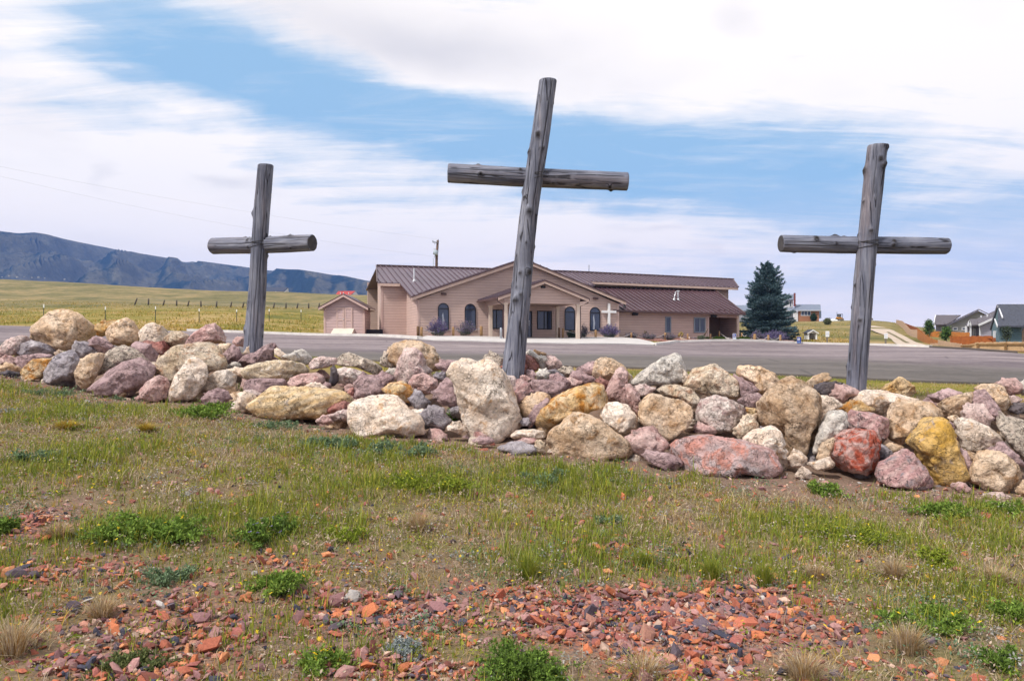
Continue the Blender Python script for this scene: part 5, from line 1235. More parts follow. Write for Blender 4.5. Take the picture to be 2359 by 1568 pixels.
# ---- shrubs
def leaf_cloud(centers, size, rg, aspect=2.2, up=.3):
    """one small leaf quad per centre, random facing"""
    n = len(centers); d = rg.normal(0, 1, (n, 3)); d[:, 2] += up; d /= np.linalg.norm(d, axis=1)[:, None]
    r = np.cross(d, rg.normal(0, 1, (n, 3))); r /= np.linalg.norm(r, axis=1)[:, None] + 1e-9
    s = size * rg.uniform(.6, 1.3, n)[:, None]
    a = centers; v = np.stack([a - d * s * .1, a + d * s * .45 + r * s * .5 / aspect, a + d * s, a + d * s * .45 - r * s * .5 / aspect], 1).reshape(-1, 3)
    return v, np.arange(4 * n).reshape(-1, 4)
def mat_leaf(name='leaves', trans=.25):
    if name in MATS: return MATS[name]
    m = bpy.data.materials.new(name); m.use_nodes = True
    g = NT(m.node_tree); b = g.n['Principled BSDF']; c = g.attr('col')
    g.put(b.inputs['Base Color'], c); b.inputs['Roughness'].default_value = .75; b.inputs['Specular IOR Level'].default_value = .2
    t = g.node('ShaderNodeBsdfTranslucent'); g.put(t.inputs[0], c)
    mx = g.node('ShaderNodeMixShader'); mx.inputs[0].default_value = trans
    g.l.new(b.outputs[0], mx.inputs[1]); g.l.new(t.outputs[0], mx.inputs[2]); g.l.new(mx.outputs[0], g.n['Material Output'].inputs[0])
    MATS[name] = m; return m
LEAF = mat_leaf()
TWIG = simple('grey_twig', (.17, .15, .12), .9, .2, 10)
def stems_shrub(name, label, cat, x, y0, y1, wpx, d, cols, n_stems, leaves, size, seed, group=None, flower=None, z=None, spread=1.0, parent_h=None):
    """upright bush of many thin wands carrying small leaves; flower: colours of the outer part of each wand"""
    rg = np.random.default_rng(seed); a = at(x, y1, d); gzv = gz(a[0], a[1]) if z is None else z
    h = at(x, y0, d)[2] - gzv; hw = wpx / 2 / K / FP * d
    o = empty(name, (a[0], a[1], gzv)); tag(o, label, cat, group)
    st = MB(); C = []; FC = []; CC = []; FCC = []
    for i in range(n_stems):
        az = rg.uniform(0, 2 * PI); q = math.sqrt(rg.uniform(0, 1)); tip = np.array([math.cos(az) * hw * q, math.sin(az) * hw * q * .8, h * (1.02 - .42 * q ** 2.2) * rg.uniform(.62, 1.16)]) * np.array([1.0, 1.0, 1.0]); tip[:2] *= rg.uniform(.8, 1.2)
        base = np.array([tip[0] * .25, tip[1] * .25, 0]); mid = base * .5 + tip * .5 + np.array([0, 0, h * .10])
        if i % 3 == 0: st.tube([base, mid, tip], [.008, .006, .003], 4, False)
        t = rg.uniform(.15, 1.0, leaves) ** .8
        pts = ((1 - t) ** 2)[:, None] * base + (2 * t * (1 - t))[:, None] * mid + (t ** 2)[:, None] * tip + rg.normal(0, size * .45, (leaves, 3))
        fl = (t > .48) & (rg.random(leaves) < .85) if flower is not None else np.zeros(leaves, bool)
        C.append(pts[~fl]); FC.append(pts[fl])
        cl = np.array(cols); CC.append(cl[rg.integers(0, len(cl), (~fl).sum())] * rg.uniform(.75, 1.2, ((~fl).sum(), 1)))
        if flower is not None: fc = np.array(flower); FCC.append(fc[rg.integers(0, len(fc), fl.sum())] * rg.uniform(.75, 1.2, (fl.sum(), 1)))
    st.build('stems', TWIG, o)
    C = np.vstack(C); v, f = leaf_cloud(C, size, rg); bulk('foliage', v, f, LEAF, False, np.repeat(np.vstack(CC), 4, 0), o)
    if flower is not None:
        C = np.vstack(FC); v, f = leaf_cloud(C, size * .9, rg); bulk('flowers', v, f, LEAF, False, np.repeat(np.vstack(FCC), 4, 0), o)
    return o
SAGEC = [(.16, .17, .15), (.12, .15, .11), (.22, .22, .20)]; PURP = [(.14, .10, .25), (.19, .14, .31), (.11, .085, .19), (.24, .20, .34)]; DULL = [(.22, .18, .24), (.17, .145, .20), (.26, .22, .27), (.16, .155, .16)]
SG = 'purple flowering sage bushes beside the church'
def sg(label, x0, x1, yt, yb, zf, d, seed, fl=PURP, n=110, lv=55, size=.075, name='sage_bush'):
    a, b = zf(x0, yt), zf(x1, yb); stems_shrub(name, label, 'bush', (a[0] + b[0]) / 2, a[1], b[1], (b[0] - a[0]), d, SAGEC, n, lv, size, seed, SG, fl)
sg('dense purple sage bush below the first arched window', 685, 945, 770, 975, z1, 53.3, 1)
sg('loose grey purple sage bush below the second arched window', 995, 1245, 785, 968, z1, 54.0, 2, DULL + PURP[:2], 80, 40)
sg('thin grey green sage beside the front right canopy post', 270, 410, 785, 925, z2, 55.8, 3, DULL, 50, 36)
sg('vivid round purple sage bush in front of the white cross', 500, 745, 785, 945, z2, 56.7, 4, PURP, 120, 60)
sg('dull lavender clump right of the vivid purple bush', 780, 940, 865, 960, z2, 58.9, 5, DULL, 60, 36, .07)
sg('dull lavender clump in the middle of the bed', 950, 1140, 875, 965, z2, 59.0, 6, DULL, 70, 36, .07)
sg('dull lavender clump under the narrow window', 1150, 1370, 880, 968, z2, 59.3, 7, DULL, 70, 36, .07)
sg('wide purple sage hedge at the foot of the spruce on the left', 2150, 2290, 850, 970, z2, 60.9, 8, PURP + DULL, 90, 46)
a = z3(255, 575); b = z3(475, 672); stems_shrub('sage_bush', 'wide purple sage hedge at the foot of the spruce on the right', 'bush', (a[0] + b[0]) / 2, a[1], b[1], b[0] - a[0], 61.2, SAGEC, 150, 50, .08, 9, SG, PURP)
GRN = [(.055, .10, .012), (.08, .13, .015), (.035, .07, .010)]
for i, (x0, x1, lab) in enumerate(((1725, 1890, 'clipped green bush left of the stone bench end'), (1985, 2155, 'clipped green bush right of the blue parking sign'))):
    a, b = z2(x0, 918), z2(x1, 985); stems_shrub('round_bush', lab, 'bush', (a[0] + b[0]) / 2, a[1], b[1], (b[0] - a[0]) * .95, 60.4, GRN, 240, 60, .06, 20 + i, 'clipped green bushes along the car park kerb')
a, b = z2(1570, 900), z2(1670, 965); stems_shrub('grey_shrub', 'small grey green shrub below the double window', 'bush', (a[0] + b[0]) / 2, a[1], b[1], b[0] - a[0], 60.2, [(.16, .19, .12), (.22, .24, .18), (.11, .14, .07)], 90, 40, .06, 30)
a, b = z2(1660, 915), z2(1720, 968); stems_shrub('grey_shrub', 'small dark green shrub left of the dark rope post', 'bush', (a[0] + b[0]) / 2, a[1], b[1], b[0] - a[0], 60.8, [(.06, .09, .03), (.10, .12, .06)], 60, 36, .06, 31)
a, b = z2(170, 850), z2(260, 930); stems_shrub('yucca', 'spiky dark shrub under the third arched window', 'bush', (a[0] + b[0]) / 2, a[1], b[1], b[0] - a[0], 55.9, [(.06, .08, .05), (.10, .12, .08)], 40, 26, .12, 32)
# driftwood, bed rocks, bench
DRIFT = simple('driftwood', (.42, .33, .24), .85, .25, 5); DRIFTD = simple('dark_driftwood', (.10, .07, .05), .85, .25, 5)
def driftwood(label, zf, pts, r, d, mat):
    q = [at(*zf(x, y), d + k) for x, y, k in pts]; o = MB().tube(q, r, 8).build('driftwood', mat, None, True); tag(o, label, 'driftwood', 'pieces of driftwood in the church bed')
driftwood('thin dark branch leaning right of the double window', z2, [(1650, 893, 0), (1668, 862, .1), (1690, 825, .1)], [.06, .05, .03], 60.3, DRIFTD)
driftwood('short dark stump on the lavender row', z2, [(998, 905, 0), (1006, 875, 0), (1015, 848, 0)], [.10, .08, .12], 59.4, DRIFTD)
driftwood('twisted yellow brown root left of the rope post under the double window', z2, [(1375, 905, 0), (1382, 880, .1), (1400, 868, .2), (1415, 880, .2), (1405, 905, 0)], [.10, .09, .11, .09, .07], 60.2, simple('ochre_root', (.24, .17, .06), .85, .25, 6))
driftwood('pale log lying among the bed stones', z2, [(1400, 935, 0), (1440, 944, .2), (1465, 950, .1)], [.10, .09, .06], 60.0, DRIFT)
for i, (x, y, w, h, k, lab) in enumerate(((1410, 915, 40, 34, 'cream', 'pale rock behind the lying log in the church bed'), (1480, 915, 34, 36, 'cream', 'pale rock right of the rope post in the church bed'), (1540, 942, 60, 30, 'dark', 'dark flat rock below the double window'),
        (890, 885, 56, 36, 'white', 'pale grey rock in the lavender row'), (820, 880, 46, 40, 'pale', 'pinkish rock at the left of the lavender row'), (1090, 895, 50, 36, 'grey', 'grey rock behind the middle lavender clump'))):
    a = at(*z2(x, y + h * .6), 60.6 if i < 3 else 60.0); s = w / 3.686 * .78476 / K / FP * 60; hh = h / 3.686 * .78476 / K / FP * 60
    q = np.array([(math.cos(t) * s / 2, math.sin(t) * hh / 2) for t in np.linspace(0, 2 * PI, 9)[:-1]]) * np.random.default_rng(60 + i).uniform(.75, 1.1, (8, 1))
    Pv, Fv = boulder_mesh(q, s * .4, ANG[k], 700 + i, 3); z = gz(a[0], a[1]); o = bulk('bed_rock', Pv, Fv, RK[k], True, loc=(a[0], a[1], z + hh * .42)); tag(o, lab, 'stone', 'rocks lying in the church bed')
a, b = at(*zb(1440, 455), 61.4), at(*zb(2165, 490), 60.6); z = gz(b[0], b[1]) + .07
bn = empty('stone_bench', (0, 0, 0)); tag(bn, 'low pale stone bench behind the blue parking sign', 'bench')
top = at(*zb(2150, 490), 60.6)[2]
MB().bar((a[0], a[1] + .2, top + .04), (b[0], b[1], top), .42, .10).build('seat', CONC, bn)
for t in (.12, .95):
    x = a[0] + (b[0] - a[0]) * t; y = a[1] + .2 + (b[1] - a[1] - .2) * t; MB().box(x - .13, x + .10, y - .16, y + .16, z - .2, top - .052).build('leg', CONC, bn)

# ---- signs
BLUE = simple('sign_blue', (.02, .06, .33), .5, .03, 3); WHT = simple('sign_white', (.82, .82, .80), .5, .03, 3); PLATE = simple('sign_pale_blue', (.42, .60, .80), .5, .03, 3); GREYT = simple('sign_grey_print', (.38, .42, .52), .5, .03, 3)
def sign(name, label, cat, px0, px1, d, foot, postm, posw, build, group=None):
    (x0, y0), (x1, y1) = px0, px1; a = at((x0 + x1) / 2, foot, d); z = gz(a[0], a[1]) + .02
    o = empty(name, (a[0], a[1], z)); tag(o, label, cat, group)
    w = (x1 - x0) / K / FP * d / 2; t = at(x0, y0, d)[2] - z; b = at(x0, y1, d)[2] - z
    MB().box(-posw / 2, posw / 2, .012, .012 + posw, -.3, (t + b) / 2).build('post', postm, o)
    build(o, w, b, t); return o
def wheelchair(o, cx, cz, s):
    m = MB()
    def disc(x, z, r, n=12): m.prism([(x + r * math.cos(a), -.0165, z + r * math.sin(a)) for a in np.linspace(0, 2 * PI, n + 1)[:-1]], (0, -.003, 0))
    disc(cx - .12 * s, cz + .42 * s, .085 * s)
    m.bar((cx - .12 * s, -.018, cz + .33 * s), (cx - .07 * s, -.018, cz - .02 * s), .003, .10 * s, (1, 0, .15))
    m.bar((cx - .10 * s, -.0185, cz + .17 * s), (cx + .14 * s, -.0185, cz + .15 * s), .003, .065 * s)
    m.bar((cx - .07 * s, -.019, cz - .01 * s), (cx + .16 * s, -.019, cz - .02 * s), .003, .08 * s)
    m.bar((cx + .14 * s, -.0195, cz - .02 * s), (cx + .25 * s, -.0195, cz - .26 * s), .003, .075 * s, (1, 0, 0)); m.bar((cx + .23 * s, -.02, cz - .28 * s), (cx + .34 * s, -.02, cz - .25 * s), .003, .07 * s)
    for k in range(16):      # the wheel, open at the upper right
        a0, a1 = math.radians(125 + k * 15), math.radians(125 + (k + 1) * 15); r0, r1 = .20 * s, .27 * s; x, z = cx - .01 * s, cz - .14 * s
        m.prism([(x + r0 * math.cos(a0), -.0165, z + r0 * math.sin(a0)), (x + r1 * math.cos(a0), -.0165, z + r1 * math.sin(a0)), (x + r1 * math.cos(a1), -.0165, z + r1 * math.sin(a1)), (x + r0 * math.cos(a1), -.0165, z + r0 * math.sin(a1))], (0, -.003, 0))
    return m.build('symbol', WHT, o)
def parking(o, w, b, t):
    s = t - b; cut = b + s * .30
    MB().box(-w, w, -.010, .010, cut, t).build('panel', BLUE, o)
    e = MB().box(-w, w, -.013, -.0105, t - .022, t).box(-w, w, -.013, -.0105, cut, cut + .018).box(-w, -w + .018, -.013, -.0105, cut + .018, t - .022).box(w - .018, w, -.013, -.0105, cut + .018, t - .022); e.build('border', WHT, o)
    wheelchair(o, -.01, (cut + t) / 2 - .02, (t - cut) * .86)
    MB().box(-w, w, -.010, .010, b, cut - .012).build('plate', PLATE, o)
    MB().box(-w * .8, w * .8, -.013, -.0105, b + s * .16, b + s * .22).box(-w * .6, w * .6, -.013, -.0105, b + s * .06, b + s * .11).build('plate_print', WHT, o)
SGN = 'blue disabled parking signs at the kerb'
px = lambda x, y: ((2130 + x / 19.6) * .78476, (940 + y / 19.6) * .78476)
sign('parking_sign', 'blue wheelchair parking sign with a pale plate by the clipped green bush', 'sign', px(405, 735), px(610, 1085), 60.0, px(0, 1310)[1], WOODP, .11, parking, SGN)
def parking2(o, w, b, t):
    s = t - b
    MB().box(-w, w, -.010, .010, b + s * .30, t).build('panel', BLUE, o); MB().box(-w * .72, w * .35, -.013, -.0105, b + s * .42, b + s * .80).build('symbol_field', WHT, o)
    m = wheelchair(o, -w * .2, b + s * .60, s * .36); m.data.materials.clear(); m.data.materials.append(BLUE)
    MB().box(-w, w, -.010, .010, b, b + s * .28).build('plate', BLUE, o); MB().box(-w * .8, w * .5, -.013, -.0105, b + s * .10, b + s * .18).build('plate_print', PLATE, o)
sign('parking_sign', 'blue parking sign standing alone at the grass kerb right of the spruce', 'sign', zc(150, 590), zc(335, 885), 59.6, zc(0, 985)[1], DARKP, .12, parking2, SGN)
def white_sign(rows):
    def f(o, w, b, t):
        MB().box(-w, w, -.015, .010, b, t).build('panel', WHT, o); m = MB()
        for z0, z1_ in rows: m.box(-w * .78, w * .78, -.018, -.0155, b + (t - b) * z0, b + (t - b) * z1_)
        m.build('print', GREYT, o)
    return f
GP = simple('grey_sign_post', (.20, .17, .14), .8, .1, 4)
zw = lambda x, y: ((2370 + x / 8.737) * .78476, (890 + y / 8.737) * .78476)
sign('notice_sign', 'white notice on a thin post left of the right cross', 'sign', zw(468, 705), zw(562, 850), 60.5, zw(0, 1080)[1], GP, .09, white_sign([(.30, .38), (.52, .60), (.68, .73)]), 'white notices along the grass')
sign('notice_sign', 'white notice with two dark bands right of the right cross', 'sign', zw(1972, 762), zw(2062, 895), 58.5, zw(0, 1120)[1], GP, .09, white_sign([(.24, .34), (.66, .76)]), 'white notices along the grass')

# ---- little white play house on the grass
a, b = zc(680, 600), zc(1040, 600); d = 66; c = at((a[0] + b[0]) / 2, a[1], d); kk = 1 / 15.73 * .78476 / K / FP * d
o = empty('nativity_hut', (c[0], c[1], c[2])); tag(o, 'tiny white open fronted hut with a dark gable on the grass', 'hut')
hw = 360 * kk / 2; hh = 190 * kk; hp = 335 * kk; dp = .9
DKR = simple('slate_shingle', (.05, .055, .075), .8, .15, 8)
for s_ in (-1, 1):
    MB().box(s_ * hw - .05, s_ * hw + .05, -.05, .05, -.2, hh).build('post', WHT, o); MB().box(s_ * hw - .03, s_ * hw + .03, .055, dp, -.2, hh).build('wall', WHT, o)
    MB().prism([(0, -.16, hp), (s_ * (hw + .14), -.16, hh - .02), (s_ * (hw + .14), dp + .1, hh - .02), (0, dp + .1, hp)], (0, 0, .04)).build('roof', DKR, o)
    MB().prism([(0, -.165, hp + .01), (s_ * (hw + .15), -.165, hh - .01), (s_ * (hw + .15), -.165, hh - .09), (0, -.165, hp - .08)], (0, -.03, 0)).build('rake_board', WHT, o)
MB().box(-hw - .06, hw + .06, -.055, .045, hh - .003, hh + .09).build('lintel', WHT, o)
MB().prism([(-hw, -.02, hh + .09), (hw, -.02, hh + .09), (0, -.02, hp - .02)], (0, .03, 0)).build('gable', simple('gable_blue', (.04, .06, .13), .8, .1, 5), o)
MB().box(-hw + .05, hw - .05, dp - .05, dp, -.2, hh).build('back_wall', simple('hut_back', (.42, .38, .38), .8, .1, 5), o)

# ---------------------------------------------------------------- spruce
def spruce(x, ytop, ybase, wpx, d, label):
    rg = np.random.default_rng(3); a = at(x, ybase, d); z = gz(a[0], a[1]); H = at(x, ytop, d)[2] - z; R = wpx / 2 / K / FP * d
    o = empty('spruce_tree', (a[0], a[1], z)); tag(o, label, 'tree')
    MB().tube([(0, 0, -.3), (0, 0, H * .5), (.03, 0, H * .97)], [.14, .09, .015], 10).build('trunk', simple('spruce_bark', (.10, .075, .055), .9, .2, 8), o)
    br = MB(); C = []; DIR = []
    nl = 30
    for i in range(nl):
        t = i / (nl - 1); zh = H * (.02 + .95 * t ** 1.05); rad = R * (1 - t) ** .56 * rg.uniform(.86, 1.16) * (.98 if t > .12 else .86 + 1.0 * t) + .05
        nb = int(15 - 8 * t)
        ph = rg.uniform(0, 6.3)
        for k in range(nb):
            az = ph + 2 * PI * (k + rg.uniform(-.3, .3)) / nb; L = max(.08, rad * rg.uniform(.62, 1.22)); u = np.array([math.cos(az), math.sin(az), 0]); lift = -.20 + .75 * t
            tip = np.array([0, 0, zh]) + u * L + np.array([0, 0, L * lift]); mid = np.array([0, 0, zh]) + u * L * .55 + np.array([0, 0, L * (lift * .35 - .10)])
            br.tube([(0, 0, zh), mid, tip], [.018, .012, .005], 4, False)
            n = int(22 + 120 * L); q = rg.uniform(.12, 1.03, n) ** .75
            p = ((1 - q) ** 2)[:, None] * np.array([0, 0, zh]) + (2 * q * (1 - q))[:, None] * mid + (q ** 2)[:, None] * tip
            side = np.cross(u, (0, 0, 1.)); wd = L * .32 * (1 - (q - .35) ** 2 * 1.3); off = rg.uniform(-1, 1, n)
            p = p + side * (off * wd)[:, None] + np.array([0, 0, 1.]) * (rg.normal(0, .045, n) - abs(off) * .05)[:, None]
            C.append(p); DIR.append(u + side * np.clip(off, -1, 1)[:, None] * .8 + np.stack([np.zeros(n), np.zeros(n), rg.uniform(.1, .6, n)], 1))
    # leader
    C.append(np.stack([rg.normal(0, .03, 120), rg.normal(0, .03, 120), rg.uniform(.93, 1.0, 120) * H], 1)); DIR.append(rg.normal(0, .5, (120, 3)) + [0, 0, 1])
    br.build('branches', TWIG, o)
    C = np.vstack(C); D = np.vstack(DIR) + rg.normal(0, .35, C.shape); D /= np.linalg.norm(D, axis=1)[:, None]; n = len(C)
    r = np.cross(D, rg.normal(0, 1, (n, 3))); r /= np.linalg.norm(r, axis=1)[:, None]; s = rg.uniform(.10, .20, n)[:, None]; w = s * .17
    v = np.stack([C - r * w, C + r * w, C + D * s + r * w * .5, C + D * s - r * w * .5], 1).reshape(-1, 3)
    base = np.array([(.075, .13, .145), (.12, .19, .21), (.045, .085, .09), (.18, .26, .29)]); cl = base[rg.choice(4, n, p=[.4, .3, .2, .1])] * rg.uniform(.75, 1.25, (n, 1))
    bulk('crown', v, np.arange(4 * n).reshape(-1, 4), LEAF, False, np.repeat(cl, 4, 0), o)
spruce(1768, 602, 768, 124, 67, 'tall blue green spruce at the right end of the church')
# ---------------------------------------------------------------- houses and fences on the right
BRICK = simple('orange_brick', (.36, .165, .085), .9, .18, 5); SLATE = simple('blue_grey_roof', (.17, .195, .25), .7, .10, 2); OFFW = simple('off_white_wall', (.66, .66, .68), .8, .05, 2)
SHING = simple('charcoal_shingles', (.062, .066, .085), .9, .30, 5); SHINGB = simple('brown_grey_shingles', (.115, .10, .11), .9, .22, 5)
GREIGE = mat_siding('grey_green_siding', (.26, .255, .24), .2); LAV = mat_siding('lavender_grey_siding', (.36, .33, .38), .2); TEAL = mat_siding('slate_teal_siding', (.105, .165, .19), .2)
class Build:
    """a building described by photo points with depths; the parts hang under one empty"""
    def __init__(s, name, label, cat, zf, ref, group=None):
        s.z = zf; x, y, d = ref; b = at(*zf(x, y), d); s.b = np.array([b[0], b[1], gz(b[0], b[1])]); s.o = empty(name, s.b); tag(s.o, label, cat, group)
    def p(s, x, y, d): return at(*s.z(x, y), d) - s.b
    def slab(s, name, pts, off, mat, par=None):
        off = (off[0] + off[1] * s.b[0] / s.b[1], off[1], off[2])      # the house stands square to the street, turned towards the car park
        return MB().prism([s.p(*q) for q in pts], off).build(name, mat, par or s.o)
    def bar(s, name, pts, w, mat, par=None, h=None):
        m = MB()
        for a, b in zip(pts[:-1], pts[1:]): m.bar(s.p(*a), s.p(*b), w, h)
        return m.build(name, mat, par or s.o)
    def win(s, x0, y0, x1, y1, d, frame, nb=0, fw=.10):
        a, b = s.p(x0, y1, d), s.p(x1, y0, d); m = MB(); x0, x1, z0, z1, y = a[0], b[0], a[2], b[2], a[1]
        m.box(x0, x1, y - .06, y - .003, z0, z0 + fw).box(x0, x1, y - .06, y - .003, z1 - fw, z1).box(x0, x0 + fw, y - .06, y - .003, z0 + fw, z1 - fw).box(x1 - fw, x1, y - .06, y - .003, z0 + fw, z1 - fw)
        for k in range(nb): q = x0 + (x1 - x0) * (k + 1) / (nb + 1); m.box(q - fw * .4, q + fw * .4, y - .05, y - .006, z0 + fw, z1 - fw)
        w = m.build('window', frame, s.o); MB().box(x0 + fw, x1 - fw, y - .02, y - .008, z0 + fw, z1 - fw).build('pane', GLASS, w); return w
DN = (0, 0, -.18); BK = (0, .25, 0)
# brick house on the hill
H = Build('brick_house', 'orange brick house with a blue grey roof and chimney on the hill behind the spruce', 'house', zh, (1450, 690, 205))
d = 205
H.slab('wall', [(1268, 720, d), (1695, 720, d), (1695, 486, d), (1268, 486, d)], (0, 7, 0), BRICK)
H.slab('roof', [(1230, 486, d - .5), (1732, 484, d - .5), (1725, 362, d + 4), (1180, 362, d + 4)], DN, SLATE)
H.slab('roof', [(1000, 488, d - .3), (1227, 488, d - .3), (1227, 430, d + 2), (1000, 430, d + 2)], DN, SLATE)
H.slab('fascia', [(1020, 496, d - .55), (1732, 492, d - .55), (1732, 480, d - .55), (1020, 484, d - .55)], (0, .04, 0), OFFW)
H.slab('upper_wall', [(700, 450, d + 2.5), (1162, 450, d + 2.5), (1162, 255, d + 2.5), (700, 255, d + 2.5)], (0, 5, 0), OFFW)
H.slab('roof', [(690, 262, d + 2), (1180, 262, d + 2), (1185, 155, d + 6), (690, 155, d + 6)], DN, SLATE)
H.slab('chimney', [(1178, 400, d + 1.2), (1218, 400, d + 1.2), (1218, 132, d + 1.2), (1178, 132, d + 1.2)], (0, .8, 0), simple('dark_red_brick', (.20, .06, .05), .9, .15, 5))
H.slab('garage_wall', [(1165, 720, d - .2), (1265, 720, d - .2), (1265, 512, d - .2), (1165, 512, d - .2)], (0, 6, 0), OFFW)
H.slab('wall', [(40, 720, d + .5), (1163, 720, d + .5), (1163, 490, d + .5), (40, 490, d + .5)], (0, 6, 0), simple('grey_house_wall', (.30, .30, .33), .8, .06, 2))
H.slab('roof', [(-60, 488, d), (997, 488, d), (990, 378, d + 4), (-60, 378, d + 4)], DN, SLATE)
H.slab('side_wall', [(1698, 650, d + .3), (1742, 640, d + 6), (1742, 490, d + 6), (1698, 490, d + .3)], (-.1, .1, 0), simple('bluish_end_wall', (.22, .25, .31), .8, .06, 2))  # right end wall in one even bluish grey
H.win(1325, 490, 1527, 594, d, OFFW, 2, .14); H.win(995, 275, 1068, 380, d + 2.5, OFFW, 0, .1); H.win(1085, 285, 1140, 420, d + 2.5, OFFW, 0, .2)
# houses below
A = Build('gabled_house', 'grey green house with a wide brown grey gable behind the orange fences', 'house', z9, (1200, 690, 118))
d = 116
A.slab('wall', [(930, 760, d), (2070, 760, d), (2070, 452, d), (1500, 205, d), (930, 452, d)], (0, 9, 0), GREIGE)
A.slab('roof', [(890, 468, d - .5), (1500, 184, d - .5), (1500, 184, d + 9.5), (890, 468, d + 9.5)], (0, 0, .14), SHINGB); A.slab('roof', [(1502, 184, d - .5), (2110, 468, d - .5), (2110, 468, d + 9.5), (1502, 184, d + 9.5)], (0, 0, .14), SHINGB)
A.slab('fascia', [(890, 470, d - .52), (1500, 186, d - .52), (1500, 215, d - .52), (890, 500, d - .52)], (0, -.05, 0), simple('purple_grey_trim', (.10, .095, .12), .7, .06, 3))
A.slab('wing_wall', [(690, 760, d + 1), (928, 760, d + 1), (928, 455, d + 1), (690, 455, d + 1)], (0, 6, 0), simple('lilac_wall', (.30, .29, .35), .8, .06, 2))
A.slab('roof', [(660, 470, d + .5), (925, 470, d + .5), (1160, 296, d + 5), (690, 296, d + 5)], (0, 0, .14), SHINGB)
A.bar('rake_board', [(656, 480, d + .45), (686, 298, d + 5)], .14, OFFW, None, .3)
A.slab('porch_roof', [(700, 468, d - .8), (845, 468, d - .8), (828, 380, d + 1), (715, 372, d + 1)], (0, 0, .1), SHINGB)
A.win(785, 508, 872, 575, d + 1, OFFW, 1, .1); A.win(1008, 510, 1100, 570, d, OFFW, 0, .1); A.win(1178, 510, 1270, 570, d, OFFW, 0, .1)
Bh = Build('gabled_house', 'lavender grey house with white trim and a small white gablet', 'house', z9, (1600, 720, 96))
d = 94
Bh.slab('wall', [(1540, 790, d), (2100, 790, d), (2100, 350, d), (1790, 345, d), (1540, 462, d)], (0, 8, 0), LAV)
Bh.slab('roof', [(1500, 472, d - .4), (1790, 338, d - .4), (1850, 196, d + 6), (1462, 372, d + 6)], (0, 0, .13), SHINGB)
Bh.slab('roof', [(1792, 338, d - .4), (2200, 480, d - .4), (2260, 330, d + 6), (1852, 196, d + 6)], (0, 0, .13), SHINGB)
Bh.bar('rake_board', [(1498, 475, d - .43), (1790, 341, d - .43)], .10, OFFW, None, .22)
Bh.slab('porch_wall', [(1270, 790, d + 1.5), (1538, 790, d + 1.5), (1538, 480, d + 1.5), (1270, 480, d + 1.5)], (0, 5, 0), LAV)
Bh.slab('roof', [(1255, 492, d + .3), (1545, 480, d + .3), (1470, 372, d + 6), (1330, 378, d + 6)], (0, 0, .13), SHINGB)
Bh.bar('gablet', [(1300, 490, d), (1326, 395, d), (1352, 485, d)], .10, OFFW, None, .16)
for x in (1262, 1345, 1530): Bh.bar('porch_post', [(x, 700, d + .2), (x, 488, d + .2)], .16, OFFW)
Bh.win(1392, 535, 1440, 690, d + 1.5, OFFW, 0, .12)
for x, y0, y1 in ((1548, 290, 325), (1666, 265, 355), (1735, 280, 325), (1497, 400, 430)): Bh.bar('vent_pipe', [(x, y1, d + 3), (x, y0, d + 3)], .12, OFFW)
Ch = Build('gabled_house', 'slate teal house with charcoal shingles cut by the right edge', 'house', z9, (2000, 800, 78))
d = 76
Ch.slab('wall', [(1895, 840, d), (2700, 840, d), (2700, 505, d), (1895, 505, d)], (0, .3, 0), TEAL)
Ch.slab('end_wall', [(1893, 840, d), (1893, 505, d), (1868, 125, d + 6), (1742, 520, d + 12), (1742, 800, d + 12)], (.12, .02, 0), TEAL)
Ch.slab('roof', [(1862, 515, d - .6), (2720, 515, d - .6), (2720, 104, d + 6), (1868, 104, d + 6)], (0, 0, .15), SHING)
Ch.slab('roof', [(1868, 103, d + 6.02), (2700, 103, d + 6.02), (2600, 500, d + 12), (1728, 532, d + 12)], (0, 0, .15), SHING)
Ch.bar('rake_board', [(1864, 112, d + 6), (1728, 538, d + 12)], .18, simple('purple_grey_trim', (.10, .095, .12)), None, .36)
Ch.bar('rake_board', [(1869, 118, d + 5.9), (1952, 330, d + 1.0)], .10, OFFW, None, .16)
Ch.bar('rake_board', [(1806, 362, d + 5.0), (1858, 500, d + .5)], .10, OFFW, None, .16)
for x in (1800, 1838, 1874):
    Ch.bar('window', [(x - 14, 580, d + 5.3), (x - 14, 765, d + 5.3), (x + 14, 768, d + 4.6), (x + 14, 580, d + 4.6)], .09, OFFW)
Ch.bar('foundation', [(1895, 820, d - .1), (2700, 830, d - .1)], .1, CONC, None, .4)
Dh = Build('gabled_house', 'sliver of a brown house with a steep dark roof at the right edge', 'house', z9, (2420, 800, 66))
d = 64
Dh.slab('wall', [(2320, 840, d), (2800, 840, d), (2800, 560, d), (2560, 180, d), (2320, 590, d)], (0, 6, 0), simple('brown_wall', (.25, .17, .13), .8, .1, 3))
Dh.slab('roof', [(2284, 618, d - .4), (2560, 160, d - .4), (2560, 160, d + 6.4), (2284, 618, d + 6.4)], (0, 0, .14), SHING); Dh.slab('roof', [(2562, 160, d - .4), (2836, 618, d - .4), (2836, 618, d + 6.4), (2562, 160, d + 6.4)], (0, 0, .14), SHING)
Eh = Build('far_house', 'dark grey roof peeping over the top fence left of the young trees', 'house', z9, (420, 690, 160))
Eh.slab('wall', [(340, 760, 160), (660, 760, 160), (660, 540, 160), (340, 540, 160)], (0, 6, 0), GREIGE); Eh.slab('roof', [(325, 552, 159.5), (675, 552, 159.5), (670, 508, 163), (332, 506, 163)], DN, SHING)

